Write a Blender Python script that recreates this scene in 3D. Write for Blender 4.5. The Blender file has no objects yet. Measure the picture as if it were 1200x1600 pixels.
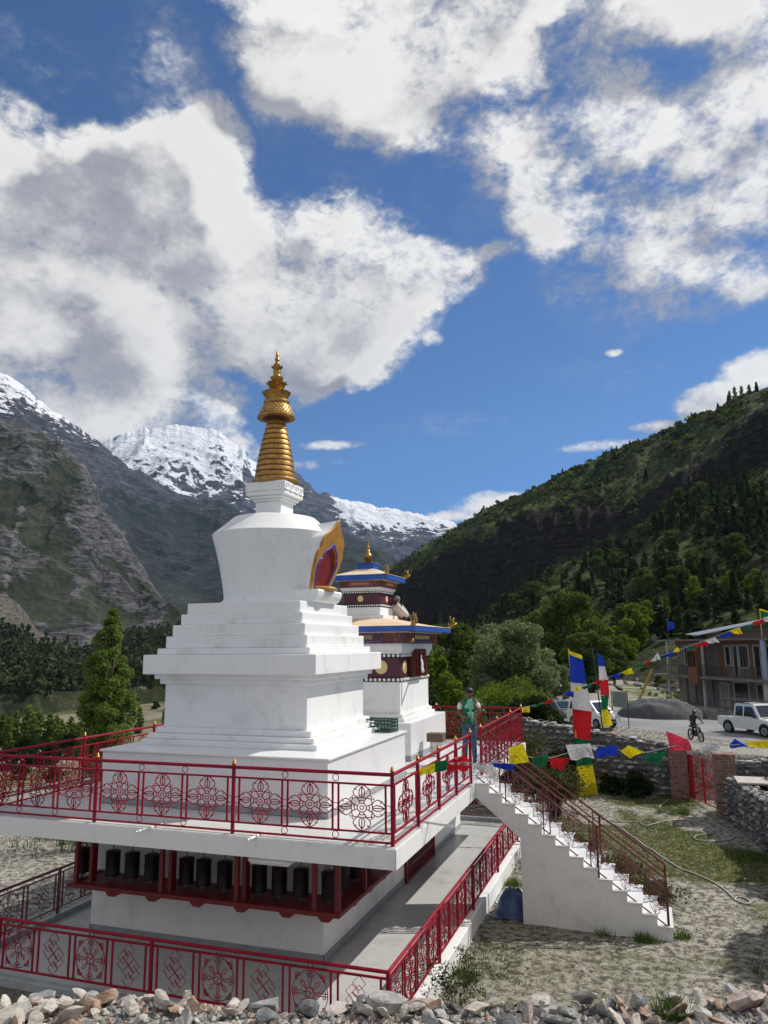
import bpy, math, random
import numpy as np
from mathutils import Vector, Matrix
S = bpy.context.scene
COL = S.collection
R = math.radians
HAZE = True
# ------------------------------------------------------------------ camera
F_PX, PITCH, ROLL, YAW, EYE = 1165.41, R(10.135), R(-.495), R(18.981), 5.23
fw = Vector((-math.sin(YAW)*math.cos(PITCH), math.cos(YAW)*math.cos(PITCH), math.sin(PITCH)))
rt = Vector((math.cos(YAW), math.sin(YAW), 0)); up = rt.cross(fw)
r2 = rt*math.cos(ROLL)+up*math.sin(ROLL); u2 = -rt*math.sin(ROLL)+up*math.cos(ROLL)
cam = bpy.data.cameras.new('camera'); camo = bpy.data.objects.new('camera', cam); COL.objects.link(camo)
m = Matrix((r2, u2, -fw)).transposed().to_4x4(); m.translation = Vector((0, 0, EYE))
camo.matrix_world = m
cam.sensor_fit = 'VERTICAL'; cam.sensor_height = 24.0; cam.lens = 24.0*F_PX/1600
cam.clip_start = .1; cam.clip_end = 40000
S.camera = camo
# ------------------------------------------------------------------ light
SUN_EL = R(45.8); SUN_AZ = math.atan2(.70, .68)      # azimuth measured from +Y towards +X
S.view_settings.view_transform = 'Standard'; S.view_settings.look = 'None'
S.view_settings.gamma = 1; S.view_settings.exposure = EXPOSURE = -.03
sl = bpy.data.lights.new('sun', 'SUN'); sl.energy = 4.8; sl.angle = R(.5); sl.color = (1, .955, .88)
so = bpy.data.objects.new('sun', sl); COL.objects.link(so)
sd = Vector((math.sin(SUN_AZ)*math.cos(SUN_EL), math.cos(SUN_AZ)*math.cos(SUN_EL), math.sin(SUN_EL)))
so.rotation_euler = sd.to_track_quat('Z', 'Y').to_euler()
# ------------------------------------------------------------------ node helper
class NT:
    def __init__(s, tree): s.t = tree; s.n = tree.nodes; s.l = tree.links
    def node(s, typ, **kw):
        n = s.n.new(typ)
        for k, v in kw.items(): setattr(n, k, v)
        return n
    def put(s, sock, v):
        if v is None: return
        if isinstance(v, bpy.types.NodeSocket): s.l.new(v, sock)
        else:
            try: sock.default_value = v
            except Exception: sock.default_value = tuple(v)+(1,) if len(v) == 3 else v
    def math(s, op, a, b=None, c=None, clamp=False):
        n = s.node('ShaderNodeMath', operation=op, use_clamp=clamp)
        for i, v in enumerate((a, b, c)):
            if v is not None: s.put(n.inputs[i], v)
        return n.outputs[0]
    def vmath(s, op, a, b=None, out=0, scale=None):
        n = s.node('ShaderNodeVectorMath', operation=op)
        s.put(n.inputs[0], a)
        if b is not None: s.put(n.inputs[1], b)
        if scale is not None: s.put(n.inputs['Scale'], scale)
        return n.outputs[out]
    def noise(s, vec, scale, detail=5, rough=.55, dist=0, typ='FBM', lac=2.0):
        n = s.node('ShaderNodeTexNoise'); n.noise_type = typ
        s.put(n.inputs['Vector'], vec); n.inputs['Scale'].default_value = scale
        n.inputs['Detail'].default_value = detail; n.inputs['Roughness'].default_value = rough
        n.inputs['Distortion'].default_value = dist; n.inputs['Lacunarity'].default_value = lac
        return n.outputs['Fac']
    def mr(s, v, a, b, c=0., d=1., smooth=True):
        n = s.node('ShaderNodeMapRange'); n.interpolation_type = 'SMOOTHSTEP' if smooth else 'LINEAR'
        s.put(n.inputs[0], v)
        for i, x in enumerate((a, b, c, d)): n.inputs[i+1].default_value = x
        return n.outputs[0]
    def mix(s, f, a, b, mode='MIX'):
        n = s.node('ShaderNodeMix', data_type='RGBA', blend_type=mode)
        s.put(n.inputs[0], f)
        for i, v in ((6, a), (7, b)):
            if isinstance(v, bpy.types.NodeSocket): s.l.new(v, n.inputs[i])
            else: n.inputs[i].default_value = tuple(v)+(1,)
        return n.outputs[2]
    def bump(s, h, strength, dist):
        n = s.node('ShaderNodeBump'); s.put(n.inputs['Height'], h)
        n.inputs['Strength'].default_value = strength; n.inputs['Distance'].default_value = dist
        return n.outputs[0]
# ------------------------------------------------------------------ world: Nishita sky with clouds
W = bpy.data.worlds.new('World'); S.world = W; W.use_nodes = True
W.node_tree.nodes.clear()
# clouds as soft lobes in (azimuth, elevation) degrees: az, el, half-width az, half-width el, weight
LOBES = [
 (-43, 29, 12, 6, 1.0), (-36.5, 31.5, 8, 5.2, .9), (-34.5, 35.2, 5.5, 2.6, .6), (-41, 33, 7, 2.8, .4), (-30, 26.5, 10, 6.5, 1.0), (-46, 24, 12, 8, 1.0), (-40, 20, 11, 6, .9),
 (-21, 28, 6.5, 4.6, .9), (-15.8, 28.0, 4.6, 2.8, .85), (-20.5, 25.2, 6.0, 3.2, .8), (-28, 21.8, 9, 3.2, .85), (-24, 23, 7, 3.6, .8),
 (-21, 41.5, 9, 5, .85), (-14, 43.5, 10, 5, .75), (-19, 38, 5.5, 3.5, .6), (-31.5, 45, 4, 2.4, .6), (-10, 40.5, 5, 3, .5), (-6, 46, 9, 3.5, .6),
 (-8, 35.2, 4.2, 2.4, .56), (-5.2, 32, 4, 3.6, .58), (-1.4, 36.5, 5, 3.2, .46), (1.8, 32.5, 5.5, 3.6, .52), (7.5, 34.5, 6, 2.6, .46), (8.5, 30.6, 3, 3, .65), (5, 42.5, 7, 3, .5),
 (-6.0, 29.2, 3.0, 2.0, .5), (3, 28.2, 6, 3.0, .42), (8, 25, 5, 2.5, .35), (12, 38, 6, 5, .6), (14, 30, 5, 5, .6),
 (-36, 16.9, 6.5, 2.5, .95), (-41, 15.5, 5, 2.2, .7), (-31.6, 16.5, 3.6, 2.3, .85), (-28.8, 14.4, 3.0, 1.6, .7), (-25.5, 13.9, 2.2, .5, .5),
 (-10.6, 10.4, 3.8, 1.25, .95), (-14.5, 9.6, 2.4, .7, .7), (-8, 11.0, 2, .6, .6), (6, 16.4, 3.4, 1.4, .85), (9, 18, 3, 1.8, .8), (-2, 14.3, 4, .45, .6), (1.5, 15.4, 2, .5, .6),
 (-23.2, 15.3, 3.1, .42, .60), (-21.9, 14.0, 1.6, .46, .45), (-14.9, 23.2, .9, .6, .36), (-9.6, 29.0, 1.8, .9, .42), (-.8, 21.2, .7, .3, .40), (-12, 16.2, 10, 1.5, .13), (-4, 20, 8, 3, .12),
 (-54, 28, 9, 8, .9), (-60, 22, 9, 8, .8), (-47, 38, 5, 2, .14),
 (-12, 38.5, 7, 4, .36), (-4, 41.5, 8, 3, .30), (8, 42, 8, 3, .30), (-27, 41, 5, 4, .5), (-16, 46, 16, 4, .4), (-15, 36, 34, 12, .10), (4, 29, 12, 7, .12), (-37, 40, 4, 5, .16), (1, 26, 9, 3, .17)]
g = bpy.data.node_groups.new('cloud_density', 'ShaderNodeTree')
g.interface.new_socket('Vector', in_out='INPUT', socket_type='NodeSocketVector')
g.interface.new_socket('Density', in_out='OUTPUT', socket_type='NodeSocketFloat')
g.interface.new_socket('Soft', in_out='OUTPUT', socket_type='NodeSocketFloat')
G = NT(g); gi = G.node('NodeGroupInput'); go = G.node('NodeGroupOutput')
sep = G.node('ShaderNodeSeparateXYZ'); G.l.new(gi.outputs[0], sep.inputs[0])
hx, hy, hz = sep.outputs
az = G.math('MULTIPLY', G.math('ARCTAN2', hx, hy), 57.29578)
el = G.math('MULTIPLY', G.math('ARCSINE', hz), 57.29578)
# domain warp so that lobe edges billow
wn = G.node('ShaderNodeTexNoise'); G.put(wn.inputs['Vector'], gi.outputs[0]); wn.inputs['Scale'].default_value = 7; wn.inputs['Detail'].default_value = 6
wv = G.vmath('SCALE', G.vmath('SUBTRACT', wn.outputs['Color'], (.5, .5, .5)), scale=9.0)
cmb = G.node('ShaderNodeCombineXYZ'); G.put(cmb.inputs[0], az); G.put(cmb.inputs[1], el)
pv0 = G.vmath('MULTIPLY', wv, (1, 1, 0))
tot = None
for (a, e, ra, re, w) in LOBES:
    k = min(1., re/3.0)
    q = G.vmath('MULTIPLY', G.vmath('ADD', G.vmath('SUBTRACT', cmb.outputs[0], (a, e, 0)), G.vmath('SCALE', pv0, scale=k)), (1/ra, 1/re, 0))
    d2 = G.vmath('DOT_PRODUCT', q, q, out=1)
    v = G.math('MULTIPLY', G.math('MAXIMUM', G.math('SUBTRACT', 1.25, d2), 0.), w)
    tot = v if tot is None else G.math('ADD', tot, v)
tot = G.math('MINIMUM', tot, 1.15)
# out-of-view cloud cover added for neutral ambient fill: deck overhead and behind the viewer
away = G.math('SUBTRACT', G.math('ABSOLUTE', G.math('ADD', az, 19.)), 55.)
fill_deck = G.math('MAXIMUM', G.mr(away, 0., 30.), G.mr(el, 56., 72.))
tot = G.math('MAXIMUM', tot, G.math('MULTIPLY', G.math('MULTIPLY', fill_deck, G.mr(el, 2., 14.)), .82))
# real clouds foreshorten towards the horizon: sample noise on a flattened sphere
nv = G.vmath('MULTIPLY', gi.outputs[0], (1, 1, 1.45))
f1 = G.noise(nv, 4.2, 13, .58, .25)
f2 = G.noise(nv, 17, 9, .6, .3)
f3 = G.noise(nv, 75, 7, .62, .3)
fb = G.math('ADD', G.math('MULTIPLY', G.math('SUBTRACT', f1, .5), 2.5), G.math('ADD', G.math('MULTIPLY', G.math('SUBTRACT', f2, .5), 1.35), G.math('MULTIPLY', G.math('SUBTRACT', f3, .5), 1.15)))
f1s = G.noise(nv, 4.2, 3.2, .5, .25)
G.l.new(G.math('ADD', tot, G.math('ADD', G.math('MULTIPLY', G.math('SUBTRACT', f1s, .5), 2.6), G.math('MULTIPLY', G.math('SUBTRACT', G.noise(nv, 13, 4, .5), .5), .8))), go.inputs[1])
den = G.math('ADD', tot, G.math('MULTIPLY', fb, G.math('MINIMUM', G.math('MULTIPLY', tot, 3.), 1.)))
G.l.new(den, go.inputs[0])
N = NT(W.node_tree)
geo = N.node('ShaderNodeTexCoord'); dirv = geo.outputs['Generated']
sky = N.node('ShaderNodeTexSky'); sky.sky_type = 'NISHITA'; sky.sun_disc = False
sky.sun_elevation = SUN_EL; sky.sun_rotation = SUN_AZ; sky.altitude = 3000; sky.air_density = 1.0; sky.dust_density = .6; sky.ozone_density = 2.2
skyc = N.mix(1.0, sky.outputs[0], (.50, .90, 1.28), 'MULTIPLY')
def dens(v):
    n = N.node('ShaderNodeGroup'); n.node_tree = g; N.put(n.inputs[0], v); return n.outputs
(d0, s0), (d1, s1) = dens(dirv), dens(N.vmath('ADD', dirv, (.055, .010, .030)))
alpha = N.mr(d0, .02, 1.0)
emb = N.math('ADD', N.math('MULTIPLY', N.math('SUBTRACT', s0, s1), .8), N.math('MULTIPLY', N.math('SUBTRACT', d0, d1), .28))
lit = N.mr(emb, -.42, .46)
thick = N.mr(s0, .55, 1.5)
low = N.noise(dirv, 2.6, 4, .5)
br = N.math('MULTIPLY', N.math('ADD', N.math('MULTIPLY', lit, .52), .46), N.mr(d0, 0., 1.1, .74, 1.0))
br = N.math('SUBTRACT', br, N.math('MULTIPLY', thick, N.mr(low, .3, .62, .05, .17)))
lp = N.mix(N.mr(br, .3, .8), (.90, .89, .95), (1.03, 1, .95))
cc = N.vmath('SCALE', lp, scale=br)
bg1 = N.node('ShaderNodeBackground'); N.put(bg1.inputs[0], skyc); bg1.inputs[1].default_value = .090
bg2 = N.node('ShaderNodeBackground'); N.put(bg2.inputs[0], cc); bg2.inputs[1].default_value = 1.0
mx = N.node('ShaderNodeMixShader'); N.put(mx.inputs[0], N.math('MULTIPLY', alpha, .97)); N.l.new(bg1.outputs[0], mx.inputs[1]); N.l.new(bg2.outputs[0], mx.inputs[2])
wo = N.node('ShaderNodeOutputWorld'); N.l.new(mx.outputs[0], wo.inputs[0])
W.cycles.sampling_method = 'MANUAL'; W.cycles.sample_map_resolution = 512
# ------------------------------------------------------------------ materials
def mat(name, col, rough=.7, metal=0., var=None, vscale=6., vamt=.5, bump=None, bscale=30., coat=0., trans=0., spec=None, detail=5):
    """base colour with a noise-driven second colour and optional bump"""
    m = bpy.data.materials.new(name); m.use_nodes = True; n = NT(m.node_tree)
    b = m.node_tree.nodes['Principled BSDF']
    tc = n.node('ShaderNodeTexCoord').outputs['Object']
    if var is not None:
        f = n.mr(n.noise(tc, vscale, detail, .62, .3), .5-.22/vamt*.5, .5+.22/vamt*.5)
        n.put(b.inputs['Base Color'], n.mix(f, col, var))
    else: b.inputs['Base Color'].default_value = tuple(col)+(1,)
    b.inputs['Roughness'].default_value = rough; b.inputs['Metallic'].default_value = metal
    if coat: b.inputs['Coat Weight'].default_value = coat
    if spec is not None: b.inputs['Specular IOR Level'].default_value = spec
    if bump: n.put(b.inputs['Normal'], n.bump(n.noise(tc, bscale, 6, .6), bump, .02))
    if trans:
        t = n.node('ShaderNodeBsdfTranslucent'); mxs = n.node('ShaderNodeMixShader'); mxs.inputs[0].default_value = trans
        src = b.inputs['Base Color'].links[0].from_socket if b.inputs['Base Color'].links else None
        if src: n.l.new(src, t.inputs[0])
        else: t.inputs[0].default_value = tuple(col)+(1,)
        o = m.node_tree.nodes['Material Output']
        n.l.new(b.outputs[0], mxs.inputs[1]); n.l.new(t.outputs[0], mxs.inputs[2]); n.l.new(mxs.outputs[0], o.inputs[0])
    return m
# ------------------------------------------------------------------ mesh builder
class B:
    def __init__(s): s.v = []; s.f = []; s.m = []
    def add(s, vs, fs, mi=0):
        o = len(s.v); s.v += [tuple(p) for p in vs]; s.f += [tuple(i+o for i in f) for f in fs]; s.m += [mi]*len(fs); return s
    def box(s, x0, y0, z0, x1, y1, z1, mi=0):
        return s.add([(x0,y0,z0),(x1,y0,z0),(x1,y1,z0),(x0,y1,z0),(x0,y0,z1),(x1,y0,z1),(x1,y1,z1),(x0,y1,z1)],
                     [(0,3,2,1),(4,5,6,7),(0,1,5,4),(1,2,6,5),(2,3,7,6),(3,0,4,7)], mi)
    def cbox(s, c, sz, mi=0):
        return s.box(c[0]-sz[0]/2, c[1]-sz[1]/2, c[2]-sz[2]/2, c[0]+sz[0]/2, c[1]+sz[1]/2, c[2]+sz[2]/2, mi)
    def bev(s, x0, y0, z0, x1, y1, z1, b=.012, mi=0):
        """box with chamfered edges"""
        xs = (x0, x1); ys = (y0, y1); zs = (z0, z1); vs = []; idx = {}
        for i in (0, 1):
            for j in (0, 1):
                for k in (0, 1):
                    sx, sy, sz = (1-2*i)*b, (1-2*j)*b, (1-2*k)*b
                    for a in range(3):
                        p = [xs[i]+sx, ys[j]+sy, zs[k]+sz]; p[a] = (xs[i], ys[j], zs[k])[a]
                        idx[i, j, k, a] = len(vs); vs.append(tuple(p))
        fs = []
        I = idx
        fs.append([I[0,0,0,0],I[0,0,1,0],I[0,1,1,0],I[0,1,0,0]]); fs.append([I[1,0,0,0],I[1,1,0,0],I[1,1,1,0],I[1,0,1,0]])
        fs.append([I[0,0,0,1],I[1,0,0,1],I[1,0,1,1],I[0,0,1,1]]); fs.append([I[0,1,0,1],I[0,1,1,1],I[1,1,1,1],I[1,1,0,1]])
        fs.append([I[0,0,0,2],I[0,1,0,2],I[1,1,0,2],I[1,0,0,2]]); fs.append([I[0,0,1,2],I[1,0,1,2],I[1,1,1,2],I[0,1,1,2]])
        for a in (0, 1):
            for c in (0, 1):
                fs.append([I[a,c,0,0],I[a,c,1,0],I[a,c,1,1],I[a,c,0,1]]); fs.append([I[a,0,c,0],I[a,1,c,0],I[a,1,c,2],I[a,0,c,2]]); fs.append([I[0,a,c,1],I[1,a,c,1],I[1,a,c,2],I[0,a,c,2]])
                for d in (0, 1): fs.append([I[a,c,d,0],I[a,c,d,1],I[a,c,d,2]])
        return s.add(vs, fs, mi)
    def tube(s, pts, r, n=6, closed=False, mi=0):
        pts = [Vector(p) for p in pts]; N_ = len(pts); rs = r if isinstance(r, (list, tuple)) else [r]*N_
        o = len(s.v); vs = []
        ref = None
        for i, p in enumerate(pts):
            a = pts[(i-1) % N_] if (closed or i > 0) else p; b = pts[(i+1) % N_] if (closed or i < N_-1) else p
            t = (b-a); t = t.normalized() if t.length > 1e-9 else Vector((0, 0, 1))
            if ref is None or abs(ref.dot(t)) > .98: ref = Vector((0, 0, 1)) if abs(t.z) < .9 else Vector((0, 1, 0))
            u = (ref-t*ref.dot(t)).normalized(); w = t.cross(u); ref = u
            for k in range(n):
                an = 2*math.pi*(k+.5)/n
                vs.append(p+(u*math.cos(an)+w*math.sin(an))*rs[i])
        fs = []
        for i in range(N_ if closed else N_-1):
            j = (i+1) % N_
            for k in range(n): l = (k+1) % n; fs.append((i*n+k, j*n+k, j*n+l, i*n+l))
        if not closed: fs.append(tuple(range(n))); fs.append(tuple((N_-1)*n+k for k in reversed(range(n))))
        return s.add(vs, fs, mi)
    def lathe(s, cx, cy, prof, n=24, mi=0, fn=None, a0=0.):
        vs = []; fs = []
        for i, (r, z) in enumerate(prof):
            for k in range(n):
                a = a0+2*math.pi*k/n; rr = r*(fn(a, i) if fn else 1)
                vs.append((cx+rr*math.cos(a), cy+rr*math.sin(a), z))
        for i in range(len(prof)-1):
            for k in range(n): l = (k+1) % n; fs.append((i*n+k, i*n+l, (i+1)*n+l, (i+1)*n+k))
        fs.append(tuple(reversed(range(n)))); fs.append(tuple((len(prof)-1)*n+k for k in range(n)))
        return s.add(vs, fs, mi)
    def prism(s, poly, fa, fb, mi=0):
        """poly: 2D points; fa, fb map (u,v) to the two 3D caps"""
        n = len(poly); vs = [fa(*p) for p in poly]+[fb(*p) for p in poly]
        fs = [tuple(range(n)), tuple(reversed(range(n, 2*n)))]+[(i, i+n, (i+1) % n+n, (i+1) % n) for i in range(n)]
        return s.add(vs, fs, mi)
    def sphere(s, c, r, n=10, m_=6, sc=(1, 1, 1), mi=0):
        prof = []
        vs = []; fs = []
        for i in range(m_+1):
            th = math.pi*i/m_
            for k in range(n):
                a = 2*math.pi*k/n
                vs.append((c[0]+r*sc[0]*math.sin(th)*math.cos(a), c[1]+r*sc[1]*math.sin(th)*math.sin(a), c[2]+r*sc[2]*math.cos(th)))
        for i in range(m_):
            for k in range(n): l = (k+1) % n; fs.append((i*n+k, (i+1)*n+k, (i+1)*n+l, i*n+l))
        return s.add(vs, fs, mi)
    def xf(s, M):
        s.v = [tuple(M @ Vector(p)) for p in s.v]; return s
    def out(s, name, mats, parent=None, smooth=False, world=True, **kw):
        off = Vector((0, 0, 0))
        if parent is not None and world:
            q = parent
            while q is not None: off += q.location; q = q.parent
        me = bpy.data.meshes.new(name)
        me.from_pydata([(p[0]-off.x, p[1]-off.y, p[2]-off.z) for p in s.v], [], s.f)
        mats = mats if isinstance(mats, (list, tuple)) else [mats]
        for mm in mats: me.materials.append(mm)
        if len(mats) > 1: me.polygons.foreach_set('material_index', s.m)
        if smooth is True: me.polygons.foreach_set('use_smooth', [True]*len(s.f))
        me.update()
        if smooth == 'auto': me.polygons.foreach_set('use_smooth', [True]*len(s.f)); me.set_sharp_from_angle(angle=R(35))
        o = bpy.data.objects.new(name, me); COL.objects.link(o); o.parent = parent
        tag(o, **kw)
        return o
def tag(o, label=None, cat=None, group=None, kind=None):
    if label: o['label'] = label
    if cat: o['category'] = cat
    if group: o['group'] = group
    if kind: o['kind'] = kind
    return o
def thing(name, loc, label, cat, group=None, rz=0.):
    o = bpy.data.objects.new(name, None); COL.objects.link(o); o.location = loc; o.rotation_euler = (0, 0, rz)
    o.empty_display_size = .2
    return tag(o, label, cat, group)
def kids(o): return [c for c in bpy.data.objects if c.parent == o]
def tree_copy(src, loc, rz=0., sc=(1, 1, 1), label=None, group=None, _kids={}):
    key = src.name
    if key not in _kids:
        ks = kids(src); _kids[key] = [(c, kids(c)) for c in ks]
    r = src.copy(); COL.objects.link(r); r.location = loc; r.rotation_euler = (0, 0, rz); r.scale = sc
    if label: r['label'] = label
    if group: r['group'] = group
    for c, gs in _kids[key]:
        d = c.copy(); COL.objects.link(d); d.parent = r
        for q in gs: e = q.copy(); COL.objects.link(e); e.parent = d
    return r
def put_copy(o, parent, loc, rot=None, name=None):
    c = o.copy(); COL.objects.link(c); c.parent = parent; c.location = loc
    if rot is not None: c.rotation_euler = rot
    return c
# ------------------------------------------------------------------ numpy noise
def _h(ix, iy, seed):
    n = (ix.astype(np.int64)*374761393+iy.astype(np.int64)*668265263+seed*1442695041) & 0xffffffff
    n = ((n ^ (n >> 13))*1274126177) & 0xffffffff
    n = n ^ (n >> 16)
    return (n & 0xffff)/65535.0
def vn(x, y, seed=0):
    ix = np.floor(x); iy = np.floor(y); fx = x-ix; fy = y-iy
    fx = fx*fx*fx*(fx*(fx*6-15)+10); fy = fy*fy*fy*(fy*(fy*6-15)+10)
    a = _h(ix, iy, seed); b = _h(ix+1, iy, seed); c = _h(ix, iy+1, seed); d = _h(ix+1, iy+1, seed)
    return (a+(b-a)*fx)*(1-fy)+(c+(d-c)*fx)*fy
def fbm(x, y, o=5, seed=0, g=.5, ridged=False):
    t = 0; a = 1.; s = 0
    for i in range(o):
        n = vn(x*2**i+17.3*i, y*2**i-9.1*i, seed+i)
        if ridged: n = 1-abs(2*n-1); n = n*n
        t = t+a*n; s += a; a *= g
    return t/s
def sstep(x, a, b):
    t = np.clip((x-a)/(b-a), 0, 1); return t*t*(3-2*t)
def interp(tab, x, k=1):
    return np.interp(x, [p[0] for p in tab], [p[k] for p in tab])
def grid_mesh(name, X, Y, Z, mats, cols=None, smooth=True, closed=False, **kw):
    n, m_ = X.shape
    me = bpy.data.meshes.new(name)
    co = np.stack([X, Y, Z], -1).reshape(-1, 3)
    i = np.arange(n-1)[:, None]*m_+np.arange(m_-1)[None]; i = i.reshape(-1)
    F = np.stack([i, i+m_, i+m_+1, i+1], -1)
    me.vertices.add(len(co)); me.vertices.foreach_set('co', co.ravel())
    me.loops.add(F.size); me.loops.foreach_set('vertex_index', F.ravel())
    me.polygons.add(len(F)); me.polygons.foreach_set('loop_start', np.arange(len(F))*4); me.polygons.foreach_set('loop_total', np.full(len(F), 4))
    me.polygons.foreach_set('use_smooth', np.full(len(F), smooth))
    me.update(); me.validate()
    if cols is not None:
        at = me.color_attributes.new('zones', 'FLOAT_COLOR', 'POINT')
        c4 = np.ones((len(co), 4)); c4[:, :3] = cols.reshape(-1, 3); at.data.foreach_set('color', c4.ravel())
    for q in (mats if isinstance(mats, (list, tuple)) else [mats]): me.materials.append(q)
    o = bpy.data.objects.new(name, me); COL.objects.link(o)
    return tag(o, **kw)
# ------------------------------------------------------------------ terrain
CY, SY = math.cos(YAW), math.sin(YAW)
def gz(x, y):
    """height of the ground sheet (numpy, metres)"""
    x = np.asarray(x, float); y = np.asarray(y, float)
    q = -SY*x+CY*y; s = CY*x+SY*y; D = np.hypot(x, y)
    z = 0*x
    # valley to the left
    z = z-15*sstep(-x+.12*y, 17, 100)
    z = z-14*sstep(y, 105, 260)*sstep(-x*1.0-.135*y, -12, 12)
    z = z+18*sstep(D, 700, 3000)
    # shoulder between the yard's stone wall and the road
    sh = sstep(y+.1*x, 28.9, 29.6)*sstep(x, -6.5, -3.6)*(1-sstep(x, 2.6, 3.4)*0)
    z = z+sh*(1.95-.06*(x+6)-2.45*sstep(y, 30.5, 43))
    z = z-.30*sstep(y, 44, 49)*(1-sh)*sstep(x, -40, -14)
    z = z+.5*sstep(y, 42, 47)*0
    # right side bank behind the low wall
    z = z+1.25*sstep(x, 3.0, 3.9)*sstep(y, 8, 14)*(1-sstep(y, 25.5, 28))
    # trench in front of the lower terrace
    z = z-.75*sstep(-x, 3.0, 5.0)*sstep(y, 7.0, 8.0)*(1-sstep(y, 9.7, 9.95))*sstep(y, 6, 7)
    # bank under the viewer
    top = 2.22+.10*np.exp(-((s+2.55)/.75)**2)+.05*vn(x*1.3, y*1.3, 5)
    bank = 1-sstep(q, 6.75, 8.1)
    z = z*(1-bank)+top*bank+1.25*(1-sstep(q, 1.5, 4.5))
    amp = np.clip(D/60, .25, 30)
    z = z+(fbm(x/7, y/7, 4, 3)-.5)*.16*np.clip(D/18, .2, 1)+(fbm(x/90, y/90, 4, 8)-.5)*np.clip((D-130)/60, 0, 9)
    near = sstep(D, 2, 6)*(1-sstep(D, 40, 60))
    z = z+(fbm(x*2.2, y*2.2, 3, 21)-.5)*.05*near
    return z
def gz1(x, y): return float(gz(np.array([x]), np.array([y]))[0])
azs = np.concatenate([np.linspace(-180, -66, 24)[:-1], np.linspace(-66, -52, 15)[:-1], np.linspace(-52, 14, 300)[:-1], np.linspace(14, 40, 26)[:-1], np.linspace(40, 180, 24)])
ds = np.concatenate([[.0], np.linspace(1, 34, 240), np.geomspace(34.3, 160, 110), np.geomspace(165, 12000, 90)])
A, Dg = np.meshgrid(np.radians(azs), ds, indexing='ij')
X, Y = Dg*np.sin(A), Dg*np.cos(A); Z = gz(X, Y)
Z = np.where(Dg > 2500, Z-(Dg-2500)*.004, Z)
q_ = -SY*X+CY*Y
gr = fbm(X/2.3, Y/2.3, 4, 31)
# lawn patches, more towards the right of the yard
grass = sstep(gr, .40, .54)*(.30+.70*sstep(X+.12*Y, .6, 3.2))
grass = np.maximum(grass, sstep(gr, .42, .56)*.85*sstep(Y, 16.5, 19))
grass = grass*(1-sstep(-X, 3.2, 4))*(q_ > 7.6)
grass = np.maximum(grass, .85*sstep(-X+.1*Y, 24, 40)*sstep(fbm(X/30, Y/30, 4, 77), .30, .52))
grass = np.maximum(grass, .9*sstep(Y, 30, 34)*sstep(-X, 6, 8))
field = sstep(-X, 70, 90)*(1-sstep(np.hypot(X+118, Y-122), 34, 42))*0+np.exp(-(((X*.72+Y*.69)-2)/46.)**4-(((-X*.69+Y*.72)-172)/22.)**4)
grass = grass*(1-field)
gravel = sstep(Y, 28.9, 30)*(1-sstep(Y, 56, 60))*sstep(X, -7, -5)
gravel = np.maximum(gravel, 1-sstep(q_, 8.0, 8.8))
gravel = np.maximum(gravel, field)
far = sstep(Dg, 150, 400)
m_ground = bpy.data.materials.new('dry yard soil'); m_ground.use_nodes = True
n = NT(m_ground.node_tree); b = n.n['Principled BSDF']
tc = n.node('ShaderNodeNewGeometry').outputs['Position']
vc = n.node('ShaderNodeVertexColor'); vc.layer_name = 'zones'
sp = n.node('ShaderNodeSeparateColor'); n.l.new(vc.outputs[0], sp.inputs[0])
f_f = n.noise(tc, 7, 8, .68, .5); f_c = n.noise(tc, .8, 5, .6); f_g = n.noise(tc, 32, 5, .75)
dirt = n.mix(n.mr(f_f, .40, .60), (.075, .066, .05), (.44, .415, .355))
dirt = n.mix(n.math('MULTIPLY', n.mr(f_g, .50, .66), n.mr(f_c, .3, .6, .25, 1.)), dirt, (.58, .555, .49))
dirt = n.mix(n.mr(n.noise(tc, 1.7, 6, .65), .58, .72, 0, .6), dirt, (.20, .13, .10))
grs = n.mix(n.mr(f_g, .35, .65), (.045, .055, .014), (.17, .18, .055))
gm = n.math('MULTIPLY', sp.outputs[0], n.mr(n.noise(tc, 10, 7, .75), .34, .50), clamp=True)
c1 = n.mix(gm, dirt, grs)
grav = n.mix(n.mr(n.noise(tc, 14, 5, .7), .35, .65), (.15, .14, .125), (.48, .46, .42))
c2 = n.mix(sp.outputs[1], c1, grav)
farc = n.mix(n.mr(n.noise(tc, .035, 6, .6), .38, .6), (.075, .085, .035), (.22, .19, .14))
c3 = n.mix(sp.outputs[2], c2, farc)
n.put(b.inputs['Base Color'], c3); b.inputs['Roughness'].default_value = .95; b.inputs['Specular IOR Level'].default_value = .15
n.put(b.inputs['Normal'], n.bump(n.math('ADD', n.noise(tc, 9, 8, .72), n.math('MULTIPLY', n.noise(tc, 45, 4, .7), .5)), .9, .05))
ground = grid_mesh('ground', X, Y, Z, m_ground, np.stack([np.clip(grass, 0, 1), gravel, far], -1), kind='structure')

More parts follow.
